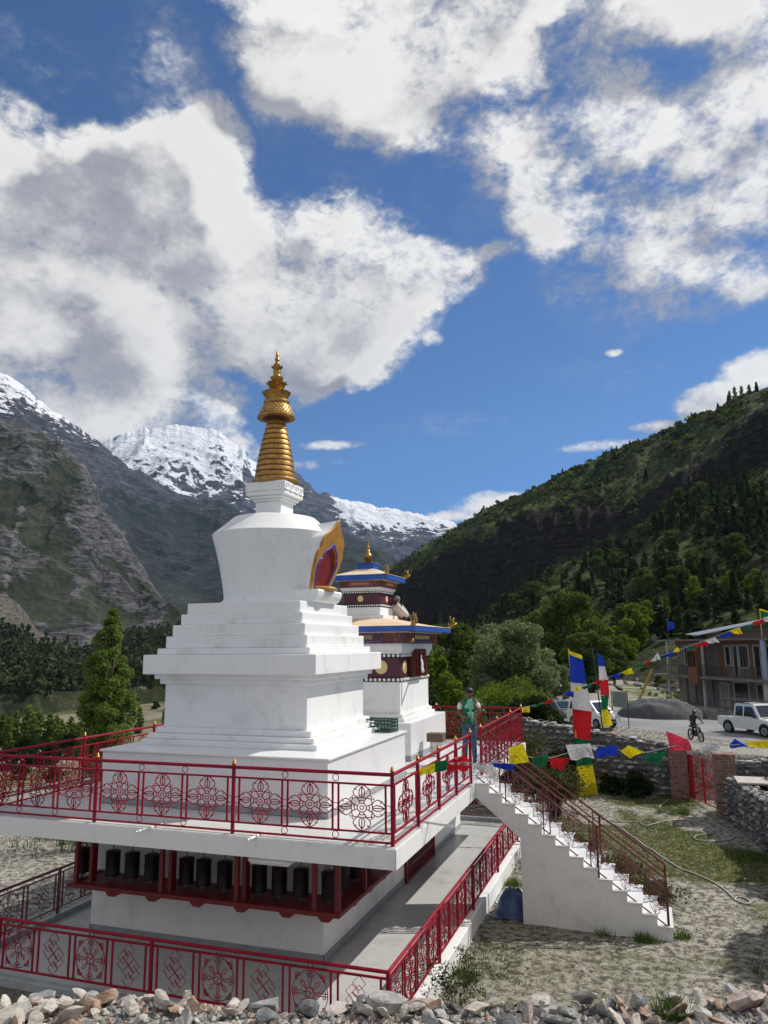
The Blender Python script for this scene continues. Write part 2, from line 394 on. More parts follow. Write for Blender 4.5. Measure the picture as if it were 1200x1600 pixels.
RIDGE_RIGHT = [(-19.52,.0788),(-18.03,.1),(-16.04,.1255),(-14.04,.1466),(-12.04,.1659),(-10.55,.1799),(-9.06,.1894),(-7.59,.1997),(-6.11,.2114),(-4.17,.225),(-2.73,.2362),(-1.29,.2472),(-.12,.254),(1.02,.2563),(2.41,.2674),(4.22,.2806),(5.98,.2899),(7.71,.3004),(9.4,.3096),(13.42,.3323),(20.5,.3471),(40,.36)]
C_TOP = [(-19.52,.0702),(-17.79,.0914),(-11.6,.1412),(-7.91,.1651),(-4.33,.1707),(-2.02,.1684),(.28,.1784),(2.58,.2003),(4.79,.2132),(7.04,.2458),(9.21,.2731),(13.25,.301),(20.21,.3038),(40,.31)]
C_BOT = [(-19.54,.0195),(-17.85,.0193),(-13.01,.0205),(-8.12,.0757),(-4.52,.1074),(-1.02,.1297),(1.35,.1687),(4.68,.1887),(8.93,.2172),(12.9,.239),(19.83,.2468),(40,.25)]
D_BASE = [(-19.5,700),(-16,420),(-13,270),(-10,185),(-7.5,135),(-5,100),(-2,88),(0,82),(3,80),(8,72),(14,66),(40,60)]
D_BOT = [(-19.5,980),(-15,800),(-11,640),(-7,560),(0,520),(8,470),(20,400),(40,350)]
D_RID = [(-19.5,1400),(-12,1150),(-6,950),(0,830),(8,700),(20,600),(40,500)]
def hill_z(az_, d, noise=True):
    tb = interp(C_BOT, az_); tt = interp(C_TOP, az_); tr = interp(RIDGE_RIGHT, az_)
    db = interp(D_BASE, az_); d1 = interp(D_BOT, az_); dr = interp(D_RID, az_)
    d2_ = d1+.10*(dr-d1)+10
    x = d*np.sin(np.radians(az_)); y = d*np.cos(np.radians(az_))
    t0 = (-1.4-EYE-.0)/db
    u = np.clip((d-db)/(d1-db), 0, 1)
    # lower slope: tangent rises fast at first (the cut bank), then evens out
    ta = t0+(tb-t0)*(.55*(1-(1-u)**2.6)+.45*u)
    tan_ = np.where(d < d1, ta, np.where(d < d2_, tb+(tt-tb)*np.clip((d-d1)/(d2_-d1), 0, 1), tt+(tr-tt)*np.sin(np.clip((d-d2_)/(dr-d2_), 0, 1)*math.pi/2)))
    z = EYE+d*tan_
    if noise:
        w = sstep(d, db, db+60)*(1-.8*sstep(d, dr*.86, dr))
        z = z+(fbm(x/55, y/55, 6, 41, .55, True)-.45)*.030*d*w+(fbm(x/9, y/9, 4, 43)-.5)*np.clip(d*.010, 1.0, 8)*w
        cl = sstep(d, d1*.95, d1)*(1-sstep(d, d2_, d2_*1.05))
        z = z+(fbm(x/14, y/40, 5, 47, .6, True)-.5)*16*cl
    z = np.where(d > dr, z-(d-dr)*.55, z)
    z = np.where(d < db, -1.4-(db-d)*.35, z)
    return z
azh = np.linspace(-19.6, 34, 330)
T = np.concatenate([np.linspace(-.08, 1, 210)**1, np.linspace(1.03, 1.4, 8)])
AZ, TT = np.meshgrid(azh, T, indexing='ij')
db = interp(D_BASE, AZ); dr = interp(D_RID, AZ)
Dh = db*(dr/db)**TT
Zh = hill_z(AZ, Dh)
Xh, Yh = Dh*np.sin(np.radians(AZ)), Dh*np.cos(np.radians(AZ))
d1 = interp(D_BOT, AZ); d2_ = d1+.10*(dr-d1)+10
wob = (fbm(Xh/40, Yh/40, 4, 51)-.5)
cliff = sstep(Dh*(1+.16*wob), d1*.96, d1*1.0)*(1-sstep(Dh*(1+.22*wob), d2_*1.0, d2_*1.09))
cliff = np.maximum(cliff, sstep(AZ, -12, -8)*0)
rubble = (1-sstep(Dh, db*1.0, db*2.1+25*wob))*sstep(AZ, -9, -6)
gzone = sstep(fbm(Xh/60, Yh/60, 5, 53), .36, .55)
m_hill = bpy.data.materials.new('scrubby hillside'); m_hill.use_nodes = True
n = NT(m_hill.node_tree); b = n.n['Principled BSDF']
tc = n.node('ShaderNodeNewGeometry').outputs['Position']
vc = n.node('ShaderNodeVertexColor'); vc.layer_name = 'zones'
sp = n.node('ShaderNodeSeparateColor'); n.l.new(vc.outputs[0], sp.inputs[0])
nf = n.noise(tc, .11, 9, .68, .4); nm = n.noise(tc, .022, 6, .6); nn_ = n.noise(tc, .6, 5, .7)
gcol = n.mix(n.mr(nf, .38, .60), (.020, .034, .010), (.095, .130, .036))
gcol = n.mix(n.mr(nm, .48, .64, 0, .7), gcol, (.075, .066, .040))
gcol = n.mix(n.mr(nn_, .58, .74, 0, .5), gcol, (.15, .13, .10))
str_v = n.vmath('MULTIPLY', tc, (.02, .02, .16))
rock = n.mix(n.mr(n.noise(str_v, 3.0, 9, .7, .8), .38, .62), (.008, .007, .006), (.050, .040, .032))
rub = n.mix(n.mr(n.noise(tc, .45, 8, .72), .38, .6), (.045, .035, .028), (.19, .155, .125))
c = n.mix(n.mr(sp.outputs[0], .25, .75), gcol, rock)
c = n.mix(n.math('MULTIPLY', sp.outputs[1], n.mr(nm, .2, .5, .7, 1.)), c, rub)
n.put(b.inputs['Base Color'], c); b.inputs['Roughness'].default_value = 1; b.inputs['Specular IOR Level'].default_value = .1
n.put(b.inputs['Normal'], n.bump(n.math('ADD', nf, n.math('MULTIPLY', nn_, .15)), 1.0, 9))
grid_mesh('hillside', Xh, Yh, Zh, m_hill, np.stack([cliff, rubble, gzone], -1), kind='structure')

MT = {}
def mountain(name, ridge, Dr, Db, tb, relief, ns, seed, mt, jag=.004, power=1.0, nr=170, naz=420, zones=None, azr=None):
    a0, a1 = azr or (ridge[0][0], ridge[-1][0])
    AZ, TT = np.meshgrid(np.linspace(a0, a1, naz), np.concatenate([np.linspace(-.05, 1, nr), np.linspace(1.02, 1.25, 6)]), indexing='ij')
    dr = interp(Dr, AZ); db = interp(Db, AZ); tbv = interp(tb, AZ)
    u = np.clip(TT, 0, 1)
    tr = interp(ridge, AZ)+jag*(fbm(AZ*1.6, AZ*0+seed, 4, seed, .55)-.5)*2*u**9
    D = db+(dr-db)*TT
    X, Y = D*np.sin(np.radians(AZ)), D*np.cos(np.radians(AZ))
    tan_ = tbv+(tr-tbv)*u**power
    rg = fbm(X/ns, Y/ns, 7, seed+3, .52, True); r2_ = fbm(X/ns*.35, Y/ns*.35, 4, seed+30)
    wgt = np.sin(np.clip(u, 0, 1)*math.pi)**.7
    z = EYE+D*tan_+D*relief*((rg-.42)+(r2_-.5)*.9)*wgt
    z = np.where(TT > 1, z-(D-dr)*.9, z)
    z = np.where(TT < 0, -30, z)
    cols = zones(AZ, u, X, Y, z, rg) if zones else np.stack([rg, u, r2_], -1)
    MT[id(ridge)] = (AZ, u, X, Y, z)
    return grid_mesh(name, X, Y, z, mt, cols, kind='structure')
def mtn_mat(name, green, tan_, rock_d, rock_l, sc, snow=None, fine=1., gb=(.42, .58)):
    """zones: R = rock amount, G = snow amount, B = scree amount"""
    m = bpy.data.materials.new(name); m.use_nodes = True; n = NT(m.node_tree); b = n.n['Principled BSDF']
    ge = n.node('ShaderNodeNewGeometry'); tc = ge.outputs['Position']
    vc = n.node('ShaderNodeVertexColor'); vc.layer_name = 'zones'
    sp = n.node('ShaderNodeSeparateColor'); n.l.new(vc.outputs[0], sp.inputs[0])
    p = n.vmath('SCALE', tc, scale=sc)
    big = n.noise(p, 1.0, 8, .6, .4); fin = n.noise(p, 6.0, 9, .68, .5)
    st = n.noise(n.vmath('MULTIPLY', p, (1, 1, 4.)), 5.0, 9, .7, .7)
    soil = n.mix(n.mr(n.math('ADD', n.math('MULTIPLY', big, .6), n.math('MULTIPLY', fin, .4)), gb[0], gb[1]), green, tan_)
    rock = n.mix(n.mr(st, .36, .64), rock_d, rock_l)
    rf = n.mr(n.math('ADD', sp.outputs[0], n.math('MULTIPLY', n.math('SUBTRACT', fin, .5), 1.6)), .42, .62)
    c = n.mix(rf, soil, rock)
    scr = n.mix(n.mr(fin, .35, .65), [v*.7 for v in rock_l], [min(1, v*1.35) for v in rock_l])
    c = n.mix(n.mr(n.math('ADD', sp.outputs[2], n.math('MULTIPLY', n.math('SUBTRACT', fin, .5), .9)), .45, .65), c, scr)
    if snow:
        dirn = n.node('ShaderNodeSeparateXYZ'); n.l.new(ge.outputs['Normal'], dirn.inputs[0])
        sv = n.noise(n.vmath('MULTIPLY', p, (1.5, 1.5, .75)), 5.0, 9, .66, 1.0)
        sn = n.math('ADD', sp.outputs[1], n.math('MULTIPLY', n.math('SUBTRACT', n.math('ADD', n.math('MULTIPLY', st, .4), n.math('MULTIPLY', sv, .6)), .5), snow))
        sn = n.math('ADD', sn, n.math('MULTIPLY', n.math('SUBTRACT', big, .5), .6))
        sn = n.math('ADD', sn, n.math('MULTIPLY', n.math('SUBTRACT', dirn.outputs[2], .72), .9))
        c = n.mix(n.mr(sn, .47, .55), c, (.86, .88, .92))
    n.put(b.inputs['Base Color'], c); b.inputs['Roughness'].default_value = 1; b.inputs['Specular IOR Level'].default_value = .05
    n.put(b.inputs['Normal'], n.bump(n.math('ADD', st, fin), .9, fine/sc*.06))
    return m
RIDGE_SNOW = [(-44.32,.1975),(-41.94,.2408),(-40.04,.2625),(-38.96,.2745),(-37.15,.2842),(-35.3,.2895),(-33.88,.2912),(-32.67,.2881),(-31.81,.2908),(-31.35,.2805),(-30.85,.2719),(-30.35,.2652),(-29.97,.2673),(-29.35,.2498),(-28.96,.2465),(-27.47,.2401),(-25.98,.2335),(-24.98,.2213),(-23.97,.2037),(-23.22,.1966),(-21.98,.1967),(-20.48,.1914),(-18.98,.1832),(-16.99,.1757),(-15,.1707),(-13.77,.164),(-13.05,.1523),(-11.12,.1324),(-6.91,.0877)]
RIDGE_MID = [(-57.02,.4123),(-53.34,.3827),(-49.79,.3518),(-47.35,.339),(-46.3,.332),(-44.75,.3083),(-43.42,.2945),(-42.07,.2777),(-40.71,.2631),(-39.54,.2445),(-38.37,.2281),(-36.75,.2171),(-34.87,.2017),(-33.21,.1927),(-31.54,.1911),(-30.32,.177),(-28.38,.1653),(-25.98,.16),(-23.96,.155),(-22,.1500),(-20.5,.139),(-19.49,.130),(-18.02,.113),(-16.8,.1041),(-14.14,.0734),(-11.3,.039)]
RIDGE_LEFT = [(-58,.29),(-54.6,.2838),(-50.24,.2817),(-47.08,.2737),(-45.43,.2709),(-43.29,.2569),(-41.46,.2265),(-40.53,.2068),(-40.09,.1782),(-38.78,.138),(-37.33,.0937),(-35.68,.0615),(-33.8,.0291),(-31.91,.0005),(-27.69,-.0165)]
RIDGE_LOW = [(-60,.15),(-53.71,.1158),(-49.38,.0982),(-46.21,.0663),(-44.97,.0515),(-43.65,.0212),(-41.55,.0035),(-39.85,-.006),(-38.22,.0188),(-35.14,.0235),(-31.95,.0209),(-27.25,.0163),(-19.06,.0111),(-12,.005)]
m_snow = mtn_mat('snowy peak rock', (.05,.055,.06), (.10,.10,.11), (.030,.032,.042), (.13,.13,.15), .0011, snow=2.6)
m_mid = mtn_mat('haze tinted mountain rock', (.024,.033,.030), (.055,.062,.058), (.034,.037,.048), (.105,.108,.118), .0024, snow=2.0, gb=(.40, .62))  # blue of the distance haze is partly put into these colours
m_left = mtn_mat('grassy crag', (.024,.034,.020), (.070,.076,.054), (.032,.033,.038), (.165,.16,.16), .0075, gb=(.40, .62))
m_low = mtn_mat('forested foot slope', (.022,.030,.016), (.055,.062,.032), (.035,.034,.028), (.17,.15,.13), .030)
def z_snow(AZ, u, X, Y, z, rg):
    tan_ = (z-EYE)/np.hypot(X, Y)
    s = .30+sstep(tan_, .14, .26)*.45-.20*sstep(-rg, -.55, -.3)
    s = s+.62*sstep(AZ, -23.5, -21)-.42*np.exp(-((AZ+25.2)/2.6)**2)*sstep(tan_, .12, .16)-.9*(1-sstep(tan_, .105+.02*rg, .16+.02*(AZ > -23)))
    return np.stack([0*u+.75, s, 0*u], -1)
def z_mid(AZ, u, X, Y, z, rg):
    tan_ = (z-EYE)/np.hypot(X, Y)
    s = -.2+.50*sstep(tan_, .225, .34)*sstep(-AZ, 37.5, 41)+.36*sstep(tan_, .19, .25)*sstep(-AZ, 36.0, 38)
    rock = .30+.42*sstep(tan_, .15, .23)
    scree = .62*np.exp(-((AZ+38.3+(.17-tan_)*18)/1.3)**2)*np.exp(-((tan_-.125)/.05)**2)
    return np.stack([rock, s, scree], -1)
def z_left(AZ, u, X, Y, z, rg):
    tan_ = (z-EYE)/np.hypot(X, Y)
    tr = interp(RIDGE_LEFT, AZ)
    edge = sstep(AZ, -43, -40.5)*(1-sstep(AZ, -36, -34.5))
    rock = .16+.62*edge*sstep(rg, .30, .5)+.45*sstep(rg, .52, .68)
    scree = .62*np.exp(-((AZ+45.7+(.1-tan_)*6)/.5)**2)*(1-sstep(tan_, .16, .22))*.9+.5*sstep(rg, .62, .75)*(AZ > -43)
    return np.stack([rock, 0*u, scree], -1)
def z_low(AZ, u, X, Y, z, rg):
    tan_ = (z-EYE)/np.hypot(X, Y)
    line = np.interp(AZ, [-60, -49, -46, -44, -41.5, -39.8, -38], [.05, .035, .026, .010, -.006, -.03, .3])
    s = sstep(tan_-line+.012*(rg-.4), -.004, .004)*(AZ < -39.2)
    return np.stack([.35+.55*s, 0*u, s*.30], -1)
mountain('mountain_range', RIDGE_SNOW, [(-44,7600),(-7,7600)], [(-44,4600),(-7,4600)], [(-44,.10),(-7,.02)], .085, 1500, 5, m_snow, jag=.005, power=.85, naz=520, nr=200, zones=z_snow)
mountain('mountain', RIDGE_MID, [(-57,4300),(-38,4300),(-11,4000)], [(-57,2300),(-38,2300),(-11,1900)], [(-57,.0),(-38,.0),(-11,-.01)], .085, 950, 11, m_mid, jag=.006, power=.9, naz=520, nr=200, zones=z_mid)
mountain('mountain', RIDGE_LEFT, [(-58,2000),(-44,1900),(-40,1650),(-35,1350),(-27,1100)], [(-58,1050),(-44,1000),(-35,950),(-27,900)], [(-58,.0),(-27,-.03)], .105, 330, 19, m_left, jag=.006, power=.85, naz=480, nr=210, zones=z_left)
LOW = dict(Dr=[(-60,980),(-44,900),(-30,980),(-12,1100)], Db=[(-60,420),(-44,430),(-30,560),(-12,800)])
mountain('foothill', RIDGE_LOW, LOW['Dr'], LOW['Db'], [(-60,-.055),(-44,-.055),(-30,-.045),(-12,-.03)], .022, 120, 27, m_low, jag=.003, power=.8, naz=360, nr=110, zones=z_low)
# ------------------------------------------------------------------ painted masonry
def plaster(name, col=(.80, .80, .79), dirt=(.62, .61, .58), marble=False, amt=.5):
    m = bpy.data.materials.new(name); m.use_nodes = True; n = NT(m.node_tree); b = n.n['Principled BSDF']
    tc = n.node('ShaderNodeNewGeometry').outputs['Position']
    f = n.noise(tc, 1.6, 7, .62, .4); g = n.noise(n.vmath('MULTIPLY', tc, (1, 1, .25)), 5, 6, .65)
    c = n.mix(n.math('MULTIPLY', n.mr(f, .50, .75), amt), col, dirt)
    c = n.mix(n.math('MULTIPLY', n.mr(n.noise(n.vmath('MULTIPLY', tc, (1, 1, .12)), 9, 7, .7), .52, .70), amt*.30), c, [v*.80 for v in dirt])
    c = n.mix(n.math('MULTIPLY', n.mr(n.noise(tc, 26, 6, .7), .62, .72), amt*.6), c, [v*.6 for v in dirt])
    if marble:
        v = n.node('ShaderNodeTexNoise'); v.noise_type = 'RIDGED_MULTIFRACTAL'; n.put(v.inputs['Vector'], tc); v.inputs['Scale'].default_value = 1.1; v.inputs['Detail'].default_value = 6; v.inputs['Distortion'].default_value = 1.2
        c = n.mix(n.mr(v.outputs[0], 1.02, 1.5, 0, .45), c, (.42, .44, .46))
        br = n.node('ShaderNodeTexBrick'); n.put(br.inputs['Vector'], tc); br.inputs['Scale'].default_value = 1.0
    n.put(b.inputs['Base Color'], c); b.inputs['Roughness'].default_value = .35 if marble else .62
    n.put(b.inputs['Normal'], n.bump(n.math('ADD', n.noise(tc, 2.2, 4, .5), n.math('MULTIPLY', n.noise(tc, 40, 4, .6), .12)), .35, .02))
    return m
M_white = plaster('white wall paint', (.80, .80, .785), (.56, .55, .51), amt=.6)
M_marble = plaster('white marble slab', (.74, .745, .75), (.60, .61, .63), True)
M_floor = plaster('pale stone floor', (.60, .60, .58), (.44, .44, .43), True, .9)
M_skirt = mat('grey stone skirting', (.33, .36, .38), .4, var=(.24, .26, .28), vscale=5)
M_gold = mat('gold leaf paint', (.50, .29, .075), .38, .8, var=(.30, .155, .04), vscale=9, bump=.25, bscale=60)
M_goldp = mat('flat ochre gold paint', (.50, .26, .05), .5, .12, var=(.36, .17, .03), vscale=5)
M_dkred = mat('dark red groove paint', (.10, .012, .012), .6)
M_red = mat('deep red niche paint', (.22, .008, .014), .55, var=(.15, .006, .01))
M_blue = mat('ultramarine paint', (.015, .09, .42), .5, var=(.01, .06, .33), vscale=4)
M_trim = mat('blue violet trim paint', (.10, .08, .50), .5)
M_maroon = mat('maroon frieze paint', (.085, .010, .032), .45, var=(.06, .008, .022), vscale=5)
M_redp = mat('crimson panel paint', (.34, .02, .025), .5)
M_cream = mat('cream roof paint', (.72, .50, .30), .6, var=(.74, .62, .48), vscale=1.2, vamt=.8)
M_yel = mat('pale gold disc paint', (.72, .56, .24), .5)
M_dark = mat('black band paint', (.02, .018, .02), .6)
M_wood = mat('red brown varnished wood', (.15, .035, .018), .4, var=(.09, .02, .012), vscale=12)
M_glass = mat('dark window glass', (.02, .022, .025), .08)
def tiers(bb, cx, cy, lst, bev=.012):
    """stack of square tiers: (half x, half y, z0, z1)"""
    for hx_, hy_, z0, z1 in lst: bb.bev(cx-hx_, cy-hy_, z0, cx+hx_, cy+hy_, z1, bev)
    return bb
TZ = 2.48
SX, SYY = -7.40, 14.16
stupa = thing('stupa', (SX, SYY, TZ), 'large white stepped stupa with a ringed golden spire and gold framed niche', 'stupa')
B().bev(-9.49, 11.70, TZ+.10, -5.035, 15.90, 3.375, .008).out('plinth', M_marble, stupa)
B().bev(-9.51, 11.68, TZ+.004, -5.015, 15.92, TZ+.097, .006).out('skirting', M_skirt, stupa)
bb = B(); bb.bev(-9.53, 11.66, 3.377, -4.995, 15.94, 3.415, .008); bb.out('plinth_slab', M_marble, stupa)
tiers(B(), SX, SYY, [(1.83, 1.71, 3.41, 3.515), (1.735, 1.63, 3.517, 3.612), (1.635, 1.53, 3.614, 3.725)]).out('lower_step', M_white, stupa)
tiers(B(), SX, SYY, [(1.515, 1.45, 3.72, 4.545)]).out('body', M_white, stupa)
tiers(B(), SX, SYY, [(1.60, 1.52, 4.53, 4.64), (1.675, 1.60, 4.625, 4.722), (1.825, 1.77, 4.72, 5.085)]).out('cornice', M_white, stupa)
for h, z0, z1 in [(1.63, 5.086, 5.205), (1.52, 5.206, 5.435), (1.435, 5.436, 5.655), (1.325, 5.656, 5.868), (1.24, 5.869, 6.085)]:
    tiers(B(), SX, SYY, [(h, h-.03, z0, z1)]).out('upper_step', M_white, stupa)
KX, KY = -7.37, 14.18
prof = [(1.10, 6.07), (1.09, 6.12), (1.035, 6.17), (1.015, 6.22), (1.055, 6.50), (1.12, 6.85), (1.195, 7.18), (1.297, 7.535), (1.10, 7.70), (.90, 7.875), (.86, 7.91), (.80, 7.925), (.30, 7.945)]
B().lathe(KX, KY, prof, 64, fn=lambda a, i: 1+.012*math.sin(3*a+1)+.006*math.sin(7*a)).out('dome', M_white, stupa, smooth='auto')
# harmika: stepped square box with carved relief on the sunny side
hb = B(); tiers(hb, KX, KY, [(.36, .36, 7.93, 7.985), (.30, .30, 7.98, 8.26), (.345, .345, 8.262, 8.31), (.395, .395, 8.312, 8.372), (.455, .455, 8.374, 8.46), (.465, .465, 8.462, 8.655)])
for sgn, ax_ in ((1, 0),):
    for k in range(4):
        yc = KY-.35+k*.233; pts = []
        for i in range(13):
            t = i/12*math.pi*1.5; r_ = .085*(1-i/15)
            pts.append((KX+.468, yc+r_*math.cos(t), 8.56+r_*math.sin(t)))
        hb.tube(pts, .014, 5); hb.tube([(KX+.468, yc-.10, 8.49), (KX+.47, yc, 8.47), (KX+.468, yc+.1, 8.49)], .013, 5)
hb.out('harmika', M_white, stupa)
# niche with leaning gold frame facing the right-hand side
NY, NZ = 14.05, 6.33
def npl(y, z, dx=0.): return (-6.20+(z-NZ)*.29+dx, NY+y, z)
half = [(.47, 6.33), (.52, 6.45), (.59, 6.62), (.625, 6.80), (.635, 6.98), (.61, 7.10), (.53, 7.16), (.545, 7.22), (.53, 7.32), (.45, 7.42), (.35, 7.48), (.26, 7.53), (.16, 7.60), (.06, 7.70), (.0, 7.78)]
outl = [(a*f_, c_) for (a, c_), f_ in zip(half, (.68, .76, .84, .91, .97, 1.02, 1.04, 1.03, 1.02, 1, 1, 1, 1, 1, 1))]+[(-a, c_) for a, c_ in reversed(half[:-1])]
inn = [(.33, 6.33), (.36, 6.50), (.42, 6.68), (.43, 6.82), (.39, 6.92), (.30, 6.97), (.31, 7.03), (.24, 7.12), (.12, 7.17), (.0, 7.27)]
inl = [(a*f_, c_) for (a, c_), f_ in zip(inn, (.62, .70, .80, .90, 1, 1, 1, 1, 1, 1))]+[(-a*1.16, c_) for a, c_ in reversed(inn[:-1])]
fr = B()
n1_, n2_ = len(outl), len(inl)
# frame face as strips between outer and inner outline, resampled to the same count
def resamp(pts, n_):
    L = [0]
    for a, c_ in zip(pts, pts[1:]): L.append(L[-1]+math.dist(a, c_))
    o = []
    for i in range(n_):
        t = L[-1]*i/(n_-1); k = max(j for j in range(len(L)) if L[j] <= t+1e-9); k = min(k, len(pts)-2)
        f = (t-L[k])/max(1e-9, L[k+1]-L[k]); o.append((pts[k][0]*(1-f)+pts[k+1][0]*f, pts[k][1]*(1-f)+pts[k+1][1]*f))
    return o
NO = 60; ro = resamp(outl, NO); ri = resamp(inl, NO)
vs = [npl(*p) for p in ro]+[npl(*p) for p in ri]+[npl(p[0], p[1], -.06) for p in ro]+[npl(p[0], p[1], -.06) for p in ri]
fs = []
for i in range(NO-1): fs += [(i, i+1, NO+i+1, NO+i), (i, 2*NO+i, 2*NO+i+1, i+1), (NO+i, NO+i+1, 3*NO+i+1, 3*NO+i)]
fr.add(vs, fs)
frame = fr.out('niche_frame', M_goldp, stupa)
B().add([npl(p[0]*.995, p[1], -.045) for p in inl], [tuple(range(len(inl)))]).out('niche_panel', M_red, stupa)
B().tube([npl(p[0]*1.03, 6.33+(p[1]-6.33)*1.015, .006) for p in ri], .017, 6).out('niche_trim', M_trim, stupa)
tb_ = B(); tb_.tube([npl(p[0], p[1], -.03) for p in ro], .020, 6); tb_.out('niche_edge', M_goldp, frame, smooth=True)
B().lathe(-6.16, NY-.05, [(.30, 6.33), (.32, 6.37), (.26, 6.40), (.2, 6.42)], 16).out('lotus_seat', M_goldp, stupa, smooth=True)
# white hood that carries the frame back into the dome
hd = B(); rings = []
for k, (sy_, sz_, bx) in enumerate([(1.0, 1.0, -.06), (.995, .995, -.13), (.94, .985, -.26), (.84, .97, -.50), (.74, .955, -.85), (.66, .94, -1.15)]):
    rings.append([npl(p[0]*sy_, 6.33+(p[1]-6.33)*sz_, bx) for p in ro])
vs = [p for r_ in rings for p in r_]; fs = []
for k in range(len(rings)-1):
    for i in range(NO-1): fs.append((k*NO+i, (k+1)*NO+i, (k+1)*NO+i+1, k*NO+i+1))
hd.add(vs, fs); hd.out('niche_hood', M_white, stupa, smooth='auto')
lg = B(); lpts = [(.05, 6.085), (.15, 6.085), (.22, 6.13), (.27, 6.22), (.29, 6.30), (.27, 6.335), (.0, 6.335), (-.5, 6.335), (-.5, 6.085)]
lg.prism([(a, c_) for a, c_ in lpts], lambda a, z: (-6.28+a, NY-.62, z), lambda a, z: (-6.28+a, NY+.60, z)); lg.out('niche_ledge', M_white, stupa)
# spire: thirteen rings
sp_ = B(); gr_ = B(); z = 8.655; NR = 12
def rs(z): t = (z-8.655)/(10.12-8.655); return .455*(1-t)**1.0+.185*t+.03*math.sin(t*math.pi)*(1)
sp_.lathe(KX, KY, [(.48, 8.657), (.50, 8.70), (.495, 8.75), (.46, 8.79)], 48)
z = 8.805; NR = 11; hr_ = (10.13-8.805)/NR
for k in range(NR):
    r0_, r1_ = rs(z), rs(z+hr_*.85)
    sp_.lathe(KX, KY, [(r0_*.96, z), (r0_+.004, z+.008), ((r0_+r1_)/2+.010, z+hr_*.42), (r1_+.004, z+hr_*.82), (r1_*.96, z+hr_*.87)], 48); z += hr_
zt = z
sp_.out('spire_rings', M_gold, stupa, smooth='auto')
gr_.lathe(KX, KY, [(rs(8.78)*.985, 8.78), (rs(9.1)*.982, 9.1), (rs(9.4)*.98, 9.4), (rs(9.8)*.98, 9.8), (rs(zt)*.98, zt+.02)], 40).out('spire_core', M_dkred, stupa, smooth='auto')
# umbrella canopy: dark underside, thin lip, studded skirt, rolled neck, scalloped crown
zu = 10.150
B().lathe(KX, KY, [(.17, zu-.03), (.30, zu+.004), (.392, zu+.008), (.392, zu+.03)], 48).out('canopy_underside', M_dkred, stupa, smooth='auto')
cn = B(); cn.lathe(KX, KY, [(.393, zu+.004), (.414, zu+.012), (.416, zu+.045), (.395, zu+.07), (.375, zu+.085), (.335, zu+.19), (.295, zu+.30), (.272, zu+.315)], 48)
cn.out('canopy', M_gold, stupa, smooth='auto')
kb = B()
for row in range(5):
    zz = zu+.105+row*.044; rr = .372-.0175*row; nk = 26
    for k in range(nk):
        a = 2*math.pi*(k+.5*(row % 2))/nk; kb.sphere((KX+rr*math.cos(a), KY+rr*math.sin(a), zz), .020, 6, 4, (1, 1, .8))
kb.out('canopy_scales', mat('bright gold studs', (.70, .52, .25), .3, .8), stupa, smooth=True)
cr = B(); cr.lathe(KX, KY, [(.24, zu+.31), (.275, zu+.33), (.288, zu+.37), (.278, zu+.41), (.235, zu+.43)], 40)
cr.lathe(KX, KY, [(.225, zu+.42), (.235, zu+.47), (.265, zu+.54), (.305, zu+.60), (.29, zu+.585), (.17, zu+.57)], 60, fn=lambda a, i: 1+.05*abs(math.sin(6*a))*(i in (2, 3, 4)))
cr.out('crown', M_gold, stupa, smooth='auto')
lt = B()
def petals(bb, cx, cy, z0, r0, h, n_, flare, w=.6):
    for k in range(n_):
        a = 2*math.pi*k/n_; ca, sa = math.cos(a), math.sin(a); vs = []
        for i in range(6):
            t = i/5; rr = r0*(.45+flare*t**1.5*.75); ww = r0*w*math.sin(math.pi*(.18+.8*t))*.9; zz = z0+h*t-(h*.25*max(0, t-.8)*5*.5)
            for sgn in (-1, 0, 1): vs.append((cx+ca*(rr+(.02 if sgn == 0 else 0))-sa*ww*sgn, cy+sa*(rr+(.02 if sgn == 0 else 0))+ca*ww*sgn, zz))
        fs = [(i*3+j, i*3+j+1, (i+1)*3+j+1, (i+1)*3+j) for i in range(5) for j in (0, 1)]
        bb.add(vs, fs)
lt.lathe(KX, KY, [(.12, zu+.60), (.10, zu+.66), (.15, zu+.70), (.17, zu+.73), (.10, zu+.80), (.09, zu+.86)], 24)
petals(lt, KX, KY, zu+.68, .20, .17, 10, 1.05, .62)
lt.out('lotus', M_gold, stupa, smooth='auto')
fi = B(); fi.lathe(KX, KY, [(.07, zu+.84), (.09, zu+.86), (.145, zu+.945), (.145, zu+.965), (.085, zu+.99), (.078, zu+1.01), (.088, zu+1.10), (.06, zu+1.14), (.04, zu+1.17)], 24)
petals(fi, KX, KY, zu+1.13, .115, .10, 8, 1.05)
fi.lathe(KX, KY, [(.05, zu+1.18), (.062, zu+1.23), (.066, zu+1.27), (.036, zu+1.31), (.03, zu+1.33), (.055, zu+1.37), (.045, zu+1.42), (.022, zu+1.45), (.038, zu+1.48), (.03, zu+1.52), (.018, zu+1.58), (.004, zu+1.60)], 16)
fi.out('finial', M_gold, stupa, smooth='auto')

